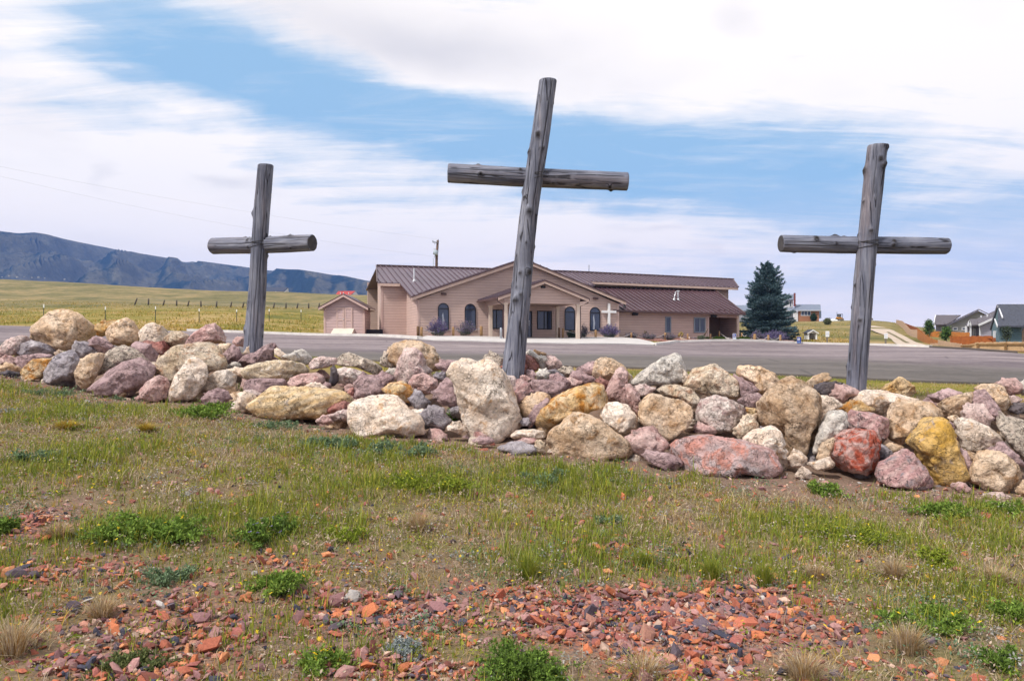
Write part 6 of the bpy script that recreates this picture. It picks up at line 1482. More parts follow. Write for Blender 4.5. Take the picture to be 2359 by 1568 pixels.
def fence(name, label, pts, mat, zf=z9, board=.15, gap=.006, rails=False, group='wooden board fences on the right', postm=None):
    """pts: (x, ytop, ybottom, depth)"""
    q = np.array(pts, float); T = [at(*zf(x, yt), d) for x, yt, yb, d in pts]; Bm = [at(*zf(x, yb), d) for x, yt, yb, d in pts]
    o = empty(name, Bm[0]); tag(o, label, 'fence', group); base = Bm[0]
    T = np.array(T) - base; Bm = np.array(Bm) - base
    L = np.concatenate([[0], np.cumsum(np.hypot(*np.diff(Bm[:, :2], axis=0).T))]); rg = np.random.default_rng(int(L[-1] * 100))
    ip = lambda A, u: np.array([np.interp(u, L, A[:, k]) for k in range(3)])
    m = MB(); u = 0
    while u < L[-1]:
        a, b = ip(Bm, u), ip(Bm, min(u + board - gap, L[-1])); ta, tb = ip(T, u), ip(T, min(u + board - gap, L[-1])); j = rg.uniform(-.02, .03)
        e = b - a; e[2] = 0; e /= np.linalg.norm(e) + 1e-9; nrm = np.array([-e[1], e[0], 0]) * .022
        zt = (ta[2] + tb[2]) / 2 + j
        m.prism([(a[0], a[1], a[2] - .25), (b[0], b[1], b[2] - .25), (b[0], b[1], zt), (a[0], a[1], zt)], nrm); u += board
    m.build('boards', mat, o)
    sgn = -1 if rails else 1
    r = MB(); us = np.linspace(0, L[-1], max(3, int(L[-1] / .8)))
    for k in (.18, .80):
        pp = []
        for u in us:
            a, t = ip(Bm, u), ip(T, u); e = ip(Bm, min(u + .1, L[-1])) - ip(Bm, max(u - .1, 0)); n = np.array([-e[1], e[0], 0]); n /= np.linalg.norm(n) + 1e-9
            pp.append(a + (t - a) * k + n * (.06 if sgn > 0 else -.035))
        for a, b in zip(pp[:-1], pp[1:]): r.bar(a, b, .04, .09)
    r.build('rails', postm or mat, o)
    for u in np.arange(.4, L[-1], 2.4):
        a, t = ip(Bm, u), ip(T, u); e = ip(Bm, min(u + .1, L[-1])) - ip(Bm, max(u - .1, 0)); n = np.array([-e[1], e[0], 0]); n /= np.linalg.norm(n) + 1e-9; c = a + n * (.15 if sgn > 0 else -.12)
        MB().box(c[0] - .05, c[0] + .05, c[1] - .05, c[1] + .05, a[2] - .3, t[2] - .05).build('post', postm or mat, o)
PALEW = simple('pale_new_cedar', (.50, .335, .225), .85, .14, 3); ORW = simple('orange_stained_cedar', (.42, .155, .035), .8, .16, 3); DORW = simple('deep_orange_cedar', (.33, .095, .022), .8, .16, 3); TANW = simple('tan_cedar', (.50, .33, .18), .85, .18, 3); BRW = simple('brown_fence_post', (.25, .145, .06), .85, .15, 4)
fence('board_fence', 'pale cedar fence running up the hill beside the dirt track', [(-60, 370, 470, 165), (45, 392, 500, 140), (120, 470, 600, 118), (170, 535, 660, 104), (215, 556, 700, 96), (335, 560, 715, 88)], PALEW)
fence('board_fence', 'brown backed fence seen over the pale cedar fence on the hill', [(90, 428, 560, 150), (340, 525, 660, 110), (475, 640, 760, 88)], DORW, postm=PALEW)
fence('board_fence', 'bright orange fence descending to the car park corner', [(340, 545, 720, 86), (470, 650, 815, 76), (600, 722, 850, 68), (722, 762, 870, 64)], ORW)
fence('board_fence', 'short pinkish cedar fence panel below the bright orange fence', [(588, 818, 905, 61), (722, 815, 910, 60)], PALEW)
fence('board_fence', 'long pale cedar fence between the orange fence and the railed tan fence', [(728, 748, 905, 60), (900, 785, 935, 58), (1080, 812, 955, 56), (1178, 828, 968, 55)], PALEW)
fence('board_fence', 'tan fence with its rails showing below the teal house', [(1182, 843, 968, 52), (1385, 830, 976, 50), (1440, 800, 980, 49.6), (1800, 794, 995, 48), (2359, 786, 1018, 45.5), (2800, 780, 1045, 42)], TANW, board=.16, rails=True, postm=BRW)
fence('board_fence', 'orange fence crossing behind the two young trees', [(400, 575, 720, 100), (620, 588, 740, 96), (960, 598, 740, 94), (1330, 612, 740, 92)], ORW)
fence('board_fence', 'deep orange fence in front of the lavender house', [(960, 690, 850, 76), (1330, 680, 850, 74), (1760, 675, 860, 72), (1790, 740, 860, 70)], DORW)
def sapling(label, x, ytop, ybot, wpx, d, cols, seed, zf=z9, dens=1.0, name='young_tree', group=None, bare=.25):
    rg = np.random.default_rng(seed); p = at(*zf(x, ybot), d); z = min(gz(p[0], p[1]), p[2]); H = at(*zf(x, ytop), d)[2] - z; hw = wpx / 6.445 * .78476 / 2 / K / FP * d
    o = empty(name, (p[0], p[1], z)); tag(o, label, 'tree', group)
    t = MB().tube([(0, 0, -.2), (.03, 0, H * .5), (0, 0, H * .93)], [.06, .045, .012], 8); C = []
    for i in range(26):
        f = rg.uniform(bare, .97); az = rg.uniform(0, 6.28); L = hw * (1.15 - f) / (1.15 - bare) * rg.uniform(.7, 1.15) * 1.2; e = np.array([math.cos(az) * L, math.sin(az) * L, H * f + L * .9]); s = np.array([0, 0, H * f])
        e[2] = min(e[2], H * 1.02); t.tube([s, (s + e) / 2 + [0, 0, .05], e], [.015, .01, .005], 4, False)
        q = rg.uniform(.2, 1.05, int(70 * dens)); C.append(s + (e - s) * q[:, None] + rg.normal(0, .11, (len(q), 3)))
    t.build('trunk', TWIG, o); C = np.vstack(C); v, f = leaf_cloud(C, .13, rg, 1.7); cl = np.array(cols)[rg.integers(0, len(cols), len(C))] * rg.uniform(.7, 1.3, (len(C), 1))
    bulk('crown', v, f, LEAF, False, np.repeat(cl, 4, 0), o)
TG = [(.08, .15, .04), (.12, .20, .05), (.05, .10, .03)]
sapling('young green tree left of the grey green house', 562, 372, 680, 175, 84, TG, 1, dens=1.0); sapling('smaller young green tree in front of the orange fence', 885, 545, 770, 165, 68, TG, 2, dens=1.0)
sapling('slender dark young tree in front of the teal house', 2028, 540, 800, 140, 60, [(.06, .085, .055), (.08, .10, .07)], 3, dens=.45, bare=.35)
a, b = zh(1525, 560), zh(1645, 680); stems_shrub('round_bush', 'dark green bush against the brick house wall', 'bush', (a[0] + b[0]) / 2, a[1], b[1] + 1, b[0] - a[0], 203.8, [(.025, .05, .018), (.04, .07, .02)], 110, 50, .26, 41)
a, b = zh(1800, 665), zh(1935, 790); stems_shrub('round_bush', 'grey green bush on the slope below the white covered boat', 'bush', (a[0] + b[0]) / 2, a[1], b[1], b[0] - a[0], 150, [(.12, .14, .06), (.16, .17, .08)], 110, 46, .22, 42)
# small yellow loader and white covered boat on the hill top
YEL = simple('loader_yellow', (.60, .27, .02), .5, .06, 3); TYRE = simple('black_tyre', (.02, .02, .02), .9, .05, 3)
def loader(label, zf, xc, yb, d, hide=False):
    p = at(*zf(xc, yb), d); z = gz(p[0], p[1]); o = empty('compact_loader', (p[0], p[1], z)); tag(o, label, 'loader', 'yellow loaders on the hill top')
    MB().box(-.55, .55, 0, 1.9, .25, .75).box(-.5, .5, 1.0, 1.9, .75, 1.05).build('body', YEL, o)
    c = MB()
    for x in (-.48, .48):
        for y in (.25, 1.15): c.box(x - .04, x + .04, y - .04, y + .04, .75, 1.72)
    c.box(-.52, .52, .18, 1.22, 1.721, 1.80).build('cab_frame', TYRE, o)
    MB().box(-.43, .43, 1.12, 1.135, .85, 1.70).build('rear_window', simple('cab_glass', (.30, .36, .42), .2, .03, 2), o)
    MB().tube([(-.42, 1.5, 1.05), (-.42, 1.5, 2.35)], .045, 8).build('exhaust', TYRE, o)
    for x in (-.68, .68):
        for y in (.45, 1.5): w = MB().tube([(x - .11, y, .32), (x + .11, y, .32)], .34, 14).build('wheel', TYRE, o); MB().tube([(x - .125, y, .32), (x + .125, y, .32)], .15, 10).build('rim', YEL, w)
    MB().prism([(-.6, -.35, .12), (-.6, .0, .12), (-.6, -.03, .55), (-.6, -.12, .6)], (1.2, 0, 0)).build('bucket', simple('loader_dark_steel', (.10, .08, .05), .6, .1, 3), o)
    m = MB()
    for x in (-.58, .58): m.bar((x, 1.5, 1.0), (x, .1, .6), .10, .12)
    m.build('lift_arm', YEL, o); return o
loader('small yellow loader standing on the hill top left of the right cross', zh, 2143, 712, 203)
loader('yellow loader half hidden behind the right cross on the hill top', lambda x, y: ((2370 + x / 8.737) * .78476, (890 + y / 8.737) * .78476), 1628, 515, 190).rotation_euler = (0, 0, .7)
p = at(*zh(1983, 712), 200); z = gz(p[0], p[1]); hp_ = MB(); L_ = 1.35
sec = [(-1, .05, .02), (-.7, .30, .24), (-.2, .40, .40), (.3, .40, .42), (.75, .30, .30), (1, .06, .05)]; vs = []; fs = []
for t, w, h in sec: vs += [(t * L_ + w * 0, w * math.cos(a), max(0.0, h * 1.1 * math.sin(a))) for a in np.linspace(0, PI, 9)]
for i in range(len(sec) - 1):
    for k in range(8): fs.append((i * 9 + k, i * 9 + k + 1, (i + 1) * 9 + k + 1, (i + 1) * 9 + k))
fs += [tuple(range(9)), tuple(range((len(sec) - 1) * 9, len(sec) * 9))]
tag(hp_.add(vs, fs).build('covered_boat', WHT, None, True, (p[0], p[1], z + .02)), 'low white covered boat lying on the hill top beside the yellow loader', 'boat')

# ---------------------------------------------------------------- left field
z4 = lambda x, y: ((x / 2.106) * .78476, (640 + y / 2.106) * .78476)
STEEL = simple('green_steel', (.045, .055, .035), .6, .1, 4); GREYW = simple('grey_fence_post', (.10, .085, .07), .9, .2, 4)
tp = None
for x, yt, yb, d in ((270, 530, 632, 70), (651, 545, 641, 70.5), (961, 543, 648, 71), (1231, 558, 650, 72), (1463, 562, 657, 74), (1664, 560, 652, 78), (1861, 565, 641, 83), (-260, 515, 625, 70)):
    p = at(*z4(x, yb), d); z = gz(p[0], p[1])
    if tp is None:
        tp = o = empty('fence_post', (p[0], p[1], z)); MB().box(-.035, .035, -.006, .006, -.3, 1.12).box(-.006, .006, .0065, .045, -.3, 1.12).build('post', STEEL, o); MB().box(-.037, .037, -.009, .047, 1.121, 1.38).build('white_tip', WHT, o)
    else: o = copy_tree(tp); o.location = (p[0], p[1], z)
    h = at(*z4(x, yt), d)[2] - z; o.scale = (1, 1, max(.7, min(1.25, h / 1.38)))
    tag(o, 'thin dark steel fence post with a white tip in the left field', 'fence post', 'white tipped steel posts along the left field')
op = None; tops = []
for i, (x, yt, yb, lean) in enumerate(((832, 490, 532, .35), (917, 495, 531, .05), (1008, 505, 536, .25), (1092, 507, 541, 0), (1160, 515, 550, .25), (1243, 517, 556, -.05), (1337, 530, 556, .1), (1425, 525, 565, .2), (1500, 532, 570, .2), (1530, 506, 530, 0),
     (1690, 540, 566, .2), (1768, 528, 568, 0), (1835, 533, 566, .2), (1908, 525, 562, 0), (1968, 530, 562, .2), (2315, 540, 566, 0))):
    p = at(*z4(x, yb), 130 + i * .3); z = gz(p[0], p[1]); h = max(1.0, at(*z4(x, yt), 130 + i * .3)[2] - z)
    if op is None: op = o = MB().tube([(0, 0, -.3), (0, 0, .7), (0, 0, 1.0)], [.13, .12, .10], 8).build('fence_post', GREYW, None, True)
    else: o = op.copy(); COL.objects.link(o)
    o.location = (p[0], p[1], z); o.scale = (1, 1, h); o.rotation_euler = (0, lean, 0); tops.append((p[0] + math.sin(lean) * h, p[1], z + h * math.cos(lean)))
    tag(o, 'old leaning dark wooden fence post on the far side of the left field', 'fence post', 'old wooden posts across the left field')
tops.sort(); m = MB()
for k in (.93, .6, .3):
    for a, b in zip(tops[:-1], tops[1:]):
        za_, zb_ = gz(a[0], a[1]), gz(b[0], b[1]); m.tube([(a[0], a[1], za_ + (a[2] - za_) * k), (b[0], b[1], zb_ + (b[2] - zb_) * k)], .012, 4, False)
tag(m.build('fence_wire', simple('grey_wire', (.25, .25, .27), .5)), 'sagging grey wire strung along the old wooden posts', 'fence wire')
Wh = Build('far_house', 'white house with a dark blue roof behind the field crest beside the left cross', 'house', za, (420, 200, 342))
d = 342
WALLW = simple('white_house_wall', (.60, .60, .62), .8, .05, 2)
Wh.slab('wall', [(170, 240, d), (560, 240, d), (560, 148, d), (170, 148, d)], (0, 9, 0), WALLW)
Wh.slab('roof', [(160, 152, d - .5), (545, 150, d - .5), (628, 80, d + 5), (200, 80, d + 5)], (0, 0, .2), simple('navy_roof', (.045, .055, .09), .8, .1, 2))
Wh.slab('end_wall', [(562, 240, d), (632, 230, d + 9), (632, 150, d + 9), (628, 86, d + 5), (562, 148, d)], (-.1, .1, 0), WALLW)
Wh.slab('front_gable', [(320, 230, d - 1), (500, 230, d - 1), (500, 185, d - 1), (410, 142, d - 1), (320, 185, d - 1)], (0, 1.2, 0), WALLW)
Wh.win(505, 160, 530, 210, d, DARKW, 0, .05)
Rh = Build('far_house', 'white house with a bright red roof peeping over the garden shed', 'house', za, (1640, 262, 338))
d = 338; RED = simple('red_roof', (.40, .055, .045), .7, .1, 2)
Rh.slab('wall', [(1440, 300, d), (1690, 300, d), (1690, 212, d), (1440, 212, d)], (0, 6, 0), WALLW)
Rh.slab('end_wall', [(1692, 300, d), (1855, 300, d + 3), (1855, 232, d + 3), (1785, 146, d + 1.5), (1692, 222, d)], (-.05, .15, 0), WALLW)
Rh.slab('roof', [(1435, 222, d - .5), (1690, 222, d - .5), (1786, 143, d + 1.5), (1490, 146, d + 1.5)], (0, 0, .18), RED)
Rh.slab('roof', [(1786, 142, d + 1.52), (1862, 238, d + 3.5), (1862, 238, d + 8), (1786, 142, d + 8)], (0, 0, .15), WALLW)
Rh.slab('annex_roof', [(1862, 258, d), (1955, 262, d), (1930, 232, d + 3), (1870, 230, d + 3)], (0, 0, .18), RED)
for x in (1530, 1582, 1672): Rh.slab('roof_vent', [(x - 8, 188, d), (x + 8, 188, d), (x + 8, 160, d), (x - 8, 160, d)], (0, .4, 0), WALLW)
# scattered houses at the foot of the mountain
fh = None
for i, (x, y) in enumerate(((4, 637), (22, 635), (41, 638), (55, 637), (72, 639), (88, 638), (104, 640), (150, 643))):
    p = at(x, y, 900 + 20 * (i % 3))
    if fh is None: fh = o = MB().prism([(-5, 0, -3), (5, 0, -3), (5, 0, 3), (0, 0, 5), (-5, 0, 3)], (0, 8, 0)).build('distant_house', simple('greyed_wall', (.33, .33, .35), .8, .1, 2))
    else: o = fh.copy(); COL.objects.link(o)
    o.location = p; o.scale = (.12 + .04 * (i % 3),) * 3; o.rotation_euler = (0, 0, i * 1.3); tag(o, 'tiny pale house far off at the foot of the mountain on the left', 'house', 'distant houses at the foot of the mountain')

# ---------------------------------------------------------------- utility pole and wires
zp = lambda x, y: ((1240 + x / 14.25) * .78476, (690 + y / 14.25) * .78476)
d = 100; p0 = at(*zp(565, 1600), d); zt = at(*zp(645, 215), d); z = gz(p0[0], p0[1])
up = empty('utility_pole', (p0[0], p0[1], z)); tag(up, 'leaning brown utility pole with a grey transformer rising behind the church roof', 'pole')
U = lambda x, y, k=0: at(*zp(x, y), d + k) - np.array([p0[0], p0[1], z])
MB().tube([(U(565, 1600)[0] - .02, 0, -.3), U(595, 900), U(645, 205)], [.19, .17, .14], 12).build('pole', simple('brown_pole', (.135, .085, .065), .85, .15, 4), up, True)
MB().bar(U(425, 280, -.2), U(650, 305, -.2), .10, .12).build('crossarm', simple('grey_crossarm', (.17, .18, .20), .8, .1, 4), up)
ins = MB()
for x, y0, y1 in ((438, 285, 205), (660, 215, 160), (520, 350, 375)): ins.tube([U(x, y0, -.2), U(x, y1, -.2)], .055, 8)
ins.build('insulator', simple('insulator_grey', (.22, .24, .28), .4, .05, 4), up)
t = MB().tube([U(548, 815, -.3), U(552, 800, -.3), U(556, 635, -.3), U(556, 620, -.3)], [.28, .31, .31, .20], 16).build('transformer', simple('transformer_grey', (.34, .40, .46), .5, .05, 4), up, True)
MB().tube([U(500, 635, -.3), U(488, 550, -.3)], .05, 8).tube([U(545, 625, -.3), U(538, 545, -.3)], .05, 8).build('bushing', GALV, t)
MB().tube([U(475, 1500, -.2), U(465, 1200, -.2), U(450, 1000, -.2), U(515, 900, -.2), U(530, 820, -.3)], .045, 6).build('conduit', simple('pale_conduit', (.45, .53, .60), .5, .05, 4), up)
def wire(a, b, c, label):
    a, b, c = np.array(a), np.array(b), np.array(c); t1 = np.linalg.norm(b - a) / (np.linalg.norm(b - a) + np.linalg.norm(c - b)); pts = []
    for t in np.linspace(-.7, 1, 40):
        la = (t - t1) * (t - 1) / (t1 * 1); lb = t * (t - 1) / (t1 * (t1 - 1)); lc = t * (t - t1) / (1 * (1 - t1)); pts.append(a * la + b * lb + c * lc)
    tag(MB().tube(pts, .0045, 5).build('power_line', simple('power_line_grey', (.16, .16, .18), .5), None, True), label, 'power line', 'power lines running to the utility pole')
ptop = U(660, 165, -.2) + np.array([p0[0], p0[1], z]); parm = U(438, 205, -.2) + np.array([p0[0], p0[1], z])
wire(at(0, 383, 66), at(570, 487, 85), ptop, 'upper thin power line slanting down to the utility pole'); wire(at(0, 405, 65), at(575, 526, 85), at(*zp(600, 900), d), 'lower thin power line slanting down to the utility pole')
# ---------------------------------------------------------------- foreground: shale, grass, weeds
def toe_d(x, y): return np.interp(x / np.maximum(y, .1), (np.array([t[0] for t in TOE]) / K - CX) / FP, [t[2] for t in TOE])
def vnoise(x, y, s, o=0.0):
    return np.array([mnoise.fractal(Vector((a * s + o, b * s - o, o)), 1.0, 2.0, 3) for a, b in zip(x, y)])
GREEN_SPOTS = [(1000, 1110, 160, 45, 1), (1250, 1110, 300, 40, .7), (900, 1060, 200, 30, .6), (300, 1050, 300, 50, .45), (650, 1200, 260, 50, .8), (320, 1220, 160, 55, .7), (1250, 1280, 160, 50, .8), (1650, 1290, 260, 50, .7), (1950, 1240, 160, 40, .9), (2200, 1160, 200, 20, .7),
               (1800, 1200, 200, 40, .5), (2250, 1380, 120, 80, .6), (2100, 1420, 120, 40, .6), (1450, 1100, 260, 25, .6), (120, 960, 200, 30, .5), (700, 1040, 200, 30, .4), (950, 1470, 140, 50, .4), (2280, 1250, 100, 30, .6), (1200, 1540, 120, 50, .6), (330, 1480, 100, 40, .5)]
STRAW_SPOTS = [(650, 985, 250, 25, .8), (300, 985, 250, 20, .7), (1700, 1160, 300, 30, .6), (2100, 1290, 200, 60, .8), (1650, 1480, 250, 50, .9), (1450, 1500, 120, 40, .8), (1900, 1520, 250, 40, .8), (100, 1480, 150, 80, .7), (1000, 1330, 100, 40, .5), (200, 1400, 120, 50, .6), (1400, 1180, 250, 40, .6), (550, 1060, 150, 25, .5)]
def build_gravel():
    rg = np.random.default_rng(3); D, Fc = ico(1)
    n = 105000; y = 2.6 + rg.random(n) ** 1.15 * 9.9; x = rg.uniform(-.74, .74, n) * y + rg.normal(0, .2, n)
    g = spot_field(GRAVEL_SPOTS, x, y); nz = vnoise(x, y, 1.1, 3.0)
    td = toe_d(x, y); strip = np.exp(-((y - td + .05) / .55) ** 2) * .14
    prob = np.clip(g * 1.2 + nz * .40 - .14, .075, 1) + strip
    keep = (rg.random(n) < prob * np.where(y < 7, 1.0, .8)) & (y < td + .5)
    x, y, g = x[keep], y[keep], g[keep]; n = len(x); strip = strip[keep]
    z = ground(x, y) + np.array([.03 * mnoise.noise(Vector((a * .9, b * .9, 0))) for a, b in zip(x, y)])
    s = np.exp(rg.normal(math.log(.0150), .46, n)); s = np.clip(s, .006, .058) * np.where(g > .5, 1.12, .9)
    sc = np.stack([s * rg.uniform(.8, 1.6, n), s * rg.uniform(.7, 1.2, n), s * rg.uniform(.22, .60, n)], 1)
    # random rotations
    q = rg.normal(0, 1, (n, 4)) * np.array([1, .28, .28, 1.0]); q /= np.linalg.norm(q, axis=1)[:, None]; w, a, b, c = q.T
    R = np.stack([1 - 2 * (b * b + c * c), 2 * (a * b - c * w), 2 * (a * c + b * w), 2 * (a * b + c * w), 1 - 2 * (a * a + c * c), 2 * (b * c - a * w), 2 * (a * c - b * w), 2 * (b * c + a * w), 1 - 2 * (a * a + b * b)], 1).reshape(n, 3, 3)
    # six jagged stone shapes
    shp = []
    for k in range(9):
        r2 = np.random.default_rng(40 + k); N = r2.normal(0, 1, (8, 3)); N /= np.linalg.norm(N, axis=1)[:, None]; h = r2.uniform(.55, 1.0, 8)
        cc = np.maximum(D @ N.T, 0) / h; rad = 1 / np.maximum((cc ** 14).sum(1) ** (1 / 14), .8); shp.append(D * rad[:, None])
    shp = np.array(shp); V = shp[rg.integers(0, 9, n)] * sc[:, None, :]
    V = np.einsum('nij,nkj->nki', R, V) + np.stack([x, y, z + sc[:, 2] * .45 + rg.uniform(0, .012, n) * (g > .4)], 1)[:, None, :]
    pal = np.array([(.37, .115, .068), (.45, .145, .065), (.29, .10, .082), (.24, .12, .12), (.42, .20, .145), (.34, .18, .165), (.05, .048, .07), (.12, .09, .11), (.50, .34, .26), (.56, .235, .11), (.45, .41, .38), (.22, .075, .055)])
    pr = np.array([.15, .08, .14, .15, .11, .13, .07, .07, .03, .07, .006, .025]); pr /= pr.sum()
    ci = rg.choice(12, n, p=pr); ci = np.where((strip > .06) & (rg.random(n) < .6), rg.choice([8, 5, 10, 4], n), ci)
    col = pal[ci] * rg.uniform(.7, 1.2, (n, 1))
    m = bpy.data.materials.new('shale_chips'); m.use_nodes = True; gg = NT(m.node_tree); b = gg.n['Principled BSDF']
    nn = gg.noise(gg.coord('Object'), 90, 4, .65); gg.put(b.inputs['Base Color'], gg.mix(1.0, gg.attr('col'), gg.ramp(nn, [(.3, .72), (.7, 1.22)]), 'MULTIPLY')); b.inputs['Roughness'].default_value = .85; b.inputs['Specular IOR Level'].default_value = .25
    k = len(D); Fa = (Fc[None] + (np.arange(n) * k)[:, None, None]).reshape(-1, 3)
    o = bulk('gravel', V.reshape(-1, 3), Fa, m, False, np.repeat(col, k, 0)); tag(o, 'loose red and purple shale chips scattered over the foreground', 'gravel', None, 'stuff')
build_gravel()

def blades(x, y, z, h, w, bend, az, rg):
    """each blade: two stacked quads narrowing to a tip -> verts (5 per blade)"""
    n = len(x); dx, dy = np.cos(az), np.sin(az); px, py = -dy, dx
    b = np.stack([x, y, z - .005], 1); side = np.stack([px, py, np.zeros(n)], 1) * (w / 2)[:, None]
    mid = b + np.stack([dx * bend * .30, dy * bend * .30, h * .55], 1); tip = b + np.stack([dx * bend, dy * bend, h], 1)
    V = np.stack([b - side, b + side, mid + side * .75, mid - side * .75, tip], 1).reshape(-1, 3); i = np.arange(n) * 5
    return V, np.stack([i, i + 1, i + 2, i + 3], 1), np.stack([i + 3, i + 2, i + 4], 1)
BL = mat_leaf('grass_blades', .30)
STRAW = np.array([(.46, .33, .17), (.55, .42, .25), (.36, .235, .115), (.60, .49, .33), (.40, .235, .085), (.42, .33, .26)])
GREENS = np.array([(.21, .265, .032), (.30, .33, .04), (.16, .22, .026), (.38, .35, .05), (.24, .26, .07)])
OCHRE = np.array([(.40, .27, .035), (.47, .31, .05), (.33, .235, .03)])
def build_grass():
    rg = np.random.default_rng(9); n = 560000
    y = 2.5 + (rg.random(n) ** .85) * 10.5; x = rg.uniform(-1.0, 1.0, n) * y
    # grow in tufts
    nt = 22500; ty = 2.5 + rg.random(nt) ** .85 * 10.5; tx = rg.uniform(-1.0, 1.0, nt) * ty; k = rg.integers(0, nt, n); tuft = rg.random(n) < .62
    rad = rg.uniform(.012, .05, nt)
    x = np.where(tuft, tx[k] + rg.normal(0, 1, n) * rad[k], x); y = np.where(tuft, ty[k] + rg.normal(0, 1, n) * rad[k], y)
    gr = spot_field(GRAVEL_SPOTS, x, y); gn = spot_field(GREEN_SPOTS, x, y); stw = spot_field(STRAW_SPOTS, x, y); n1 = vnoise(x, y, .8, 1.0); n2 = vnoise(x, y, 2.4, 5.0); td = toe_d(x, y)
    edge = td - .30 + n2 * .45
    p = np.clip(.60 + .4 * gn + .3 * stw - .80 * gr + n1 * .7, .07, 1) * (y < edge) + .03 * (y < td + .3)
    keep = rg.random(n) < p; x, y, gn, stw, n1, n2, gr, k, tuft = [q[keep] for q in (x, y, gn, stw, n1, n2, gr, k, tuft)]; n = len(x)
    z = ground(x, y) + np.array([.03 * mnoise.noise(Vector((a * .9, b * .9, 0))) for a, b in zip(x, y)])
    tr = rg.random(nt)
    f = .14 + gn * .70 - stw * .55 + n1 * .65 + np.where(tuft, (tr[k] - .5) * .75, rg.normal(0, .25, n)); r = rg.random(n)
    kind = np.where(f + rg.normal(0, .13, n) > .22, 1, np.where((n2 > .08) & (r < .55), 2, 0))
    col = np.where((kind == 1)[:, None], GREENS[rg.integers(0, 5, n)], np.where((kind == 2)[:, None], OCHRE[rg.integers(0, 3, n)], STRAW[rg.integers(0, 6, n)])) * rg.uniform(.65, 1.2, (n, 1))
    h = np.where(kind == 1, rg.uniform(.022, .085, n), rg.uniform(.018, .075, n)) * np.where(tuft, .72 + 1.35 * rg.random(nt)[k] ** 2.4, .85) * (1 + .5 * np.clip(gn, 0, 1)) * (1 - .35 * gr) * np.where(rg.random(n) < .03, 1.7, 1)
    w = rg.uniform(.0024, .0062, n) * np.where(kind == 1, 1.25, 1) * (1 + np.clip((y - 5) / 9, 0, .9)); bend = h * np.where(kind == 1, rg.uniform(.1, .7, n), rg.uniform(.3, 1.5, n)); h = np.where(kind == 1, h, h * rg.uniform(.45, 1, n))
    V, q, t = blades(x, y, z, h, w, bend, rg.uniform(0, 2 * PI, n), rg)
    o = bulk('grass', V, [q, t], BL, False, np.repeat(col, 5, 0)); tag(o, 'short patchy green and straw coloured grass in front of the rock wall', 'grass', None, 'stuff')
    # thin grass between the rocks and the car park
    n = 60000; ox = rg.uniform(700, 3100, n); ne = np.interp(ox, [t_[0] for t_ in NEAR_EDGE], [t_[2] for t_ in NEAR_EDGE]); c0 = np.interp(ox, [t_[0] for t_ in CREST], [t_[2] for t_ in CREST]); y = c0 + .5 + (ne - c0 - .3) * rg.random(n); x = (ox / K - CX) / FP * y
    z = ground(x, y); n2 = vnoise(x, y, .6, 2.0); col = np.where((n2 + rg.normal(0, .15, n) > 0)[:, None], GREENS[rg.integers(0, 5, n)], STRAW[rg.integers(0, 6, n)]) * rg.uniform(.7, 1.2, (n, 1))
    h = rg.uniform(.015, .055, n); V, q, t = blades(x, y, z, h, rg.uniform(.006, .012, n), h * rg.uniform(.2, 1, n), rg.uniform(0, 2 * PI, n), rg)
    tag(bulk('grass', V, [q, t], BL, False, np.repeat(col, 5, 0)), 'strip of thin grass between the rock wall and the car park', 'grass', None, 'stuff')
    # taller clumps roughening the prairie beyond the road
    n = 42000; ox = np.concatenate([rg.uniform(-150, 900, n * 2 // 3), rg.uniform(1700, 2400, n - n * 2 // 3)]); y = fe_arr(ox) + 1.2 + rg.random(n) ** 1.7 * 120; x = (ox / K - CX) / FP * y
    n2 = vnoise(x, y, .09, 2.0); n3 = vnoise(x, y, .35, 7.0); keep = (n2 + n3 * .7 + rg.normal(0, .12, n) > -.12) & ~((ox > 735) & (ox < 1000) & (y < 75)) & ~((ox > 1690) & (ox < 1840) & (y < 72)) & ~((ox > 1990) & (y < 150))
    x, y, n2, n3 = x[keep], y[keep], n2[keep], n3[keep]; n = len(x); z = ground(x, y)
    FC = np.array([(.22, .215, .03), (.33, .26, .04), (.15, .165, .025), (.48, .32, .08), (.54, .39, .18)]); ci = np.clip(((n2 * 1.3 + n3 * .8 + rg.normal(0, .22, n)) * 3 + 2).astype(int), 0, 4); ci = np.array([2, 0, 1, 3, 4])[ci]
    col = FC[ci] * rg.uniform(.7, 1.15, (n, 1)); h = rg.uniform(.08, .28, n); V, q, t = blades(x, y, z, h, rg.uniform(.03, .09, n), h * rg.uniform(.3, 1.5, n), rg.uniform(0, 2 * PI, n), rg)
    tag(bulk('prairie_grass', V, [q, t], BL, False, np.repeat(col, 5, 0)), 'tall olive and straw prairie grass beyond the car park', 'grass', None, 'stuff')
def fe_arr(x): a = np.array(FAR_EDGE); return np.interp(x, a[:, 0], a[:, 2])
build_grass()

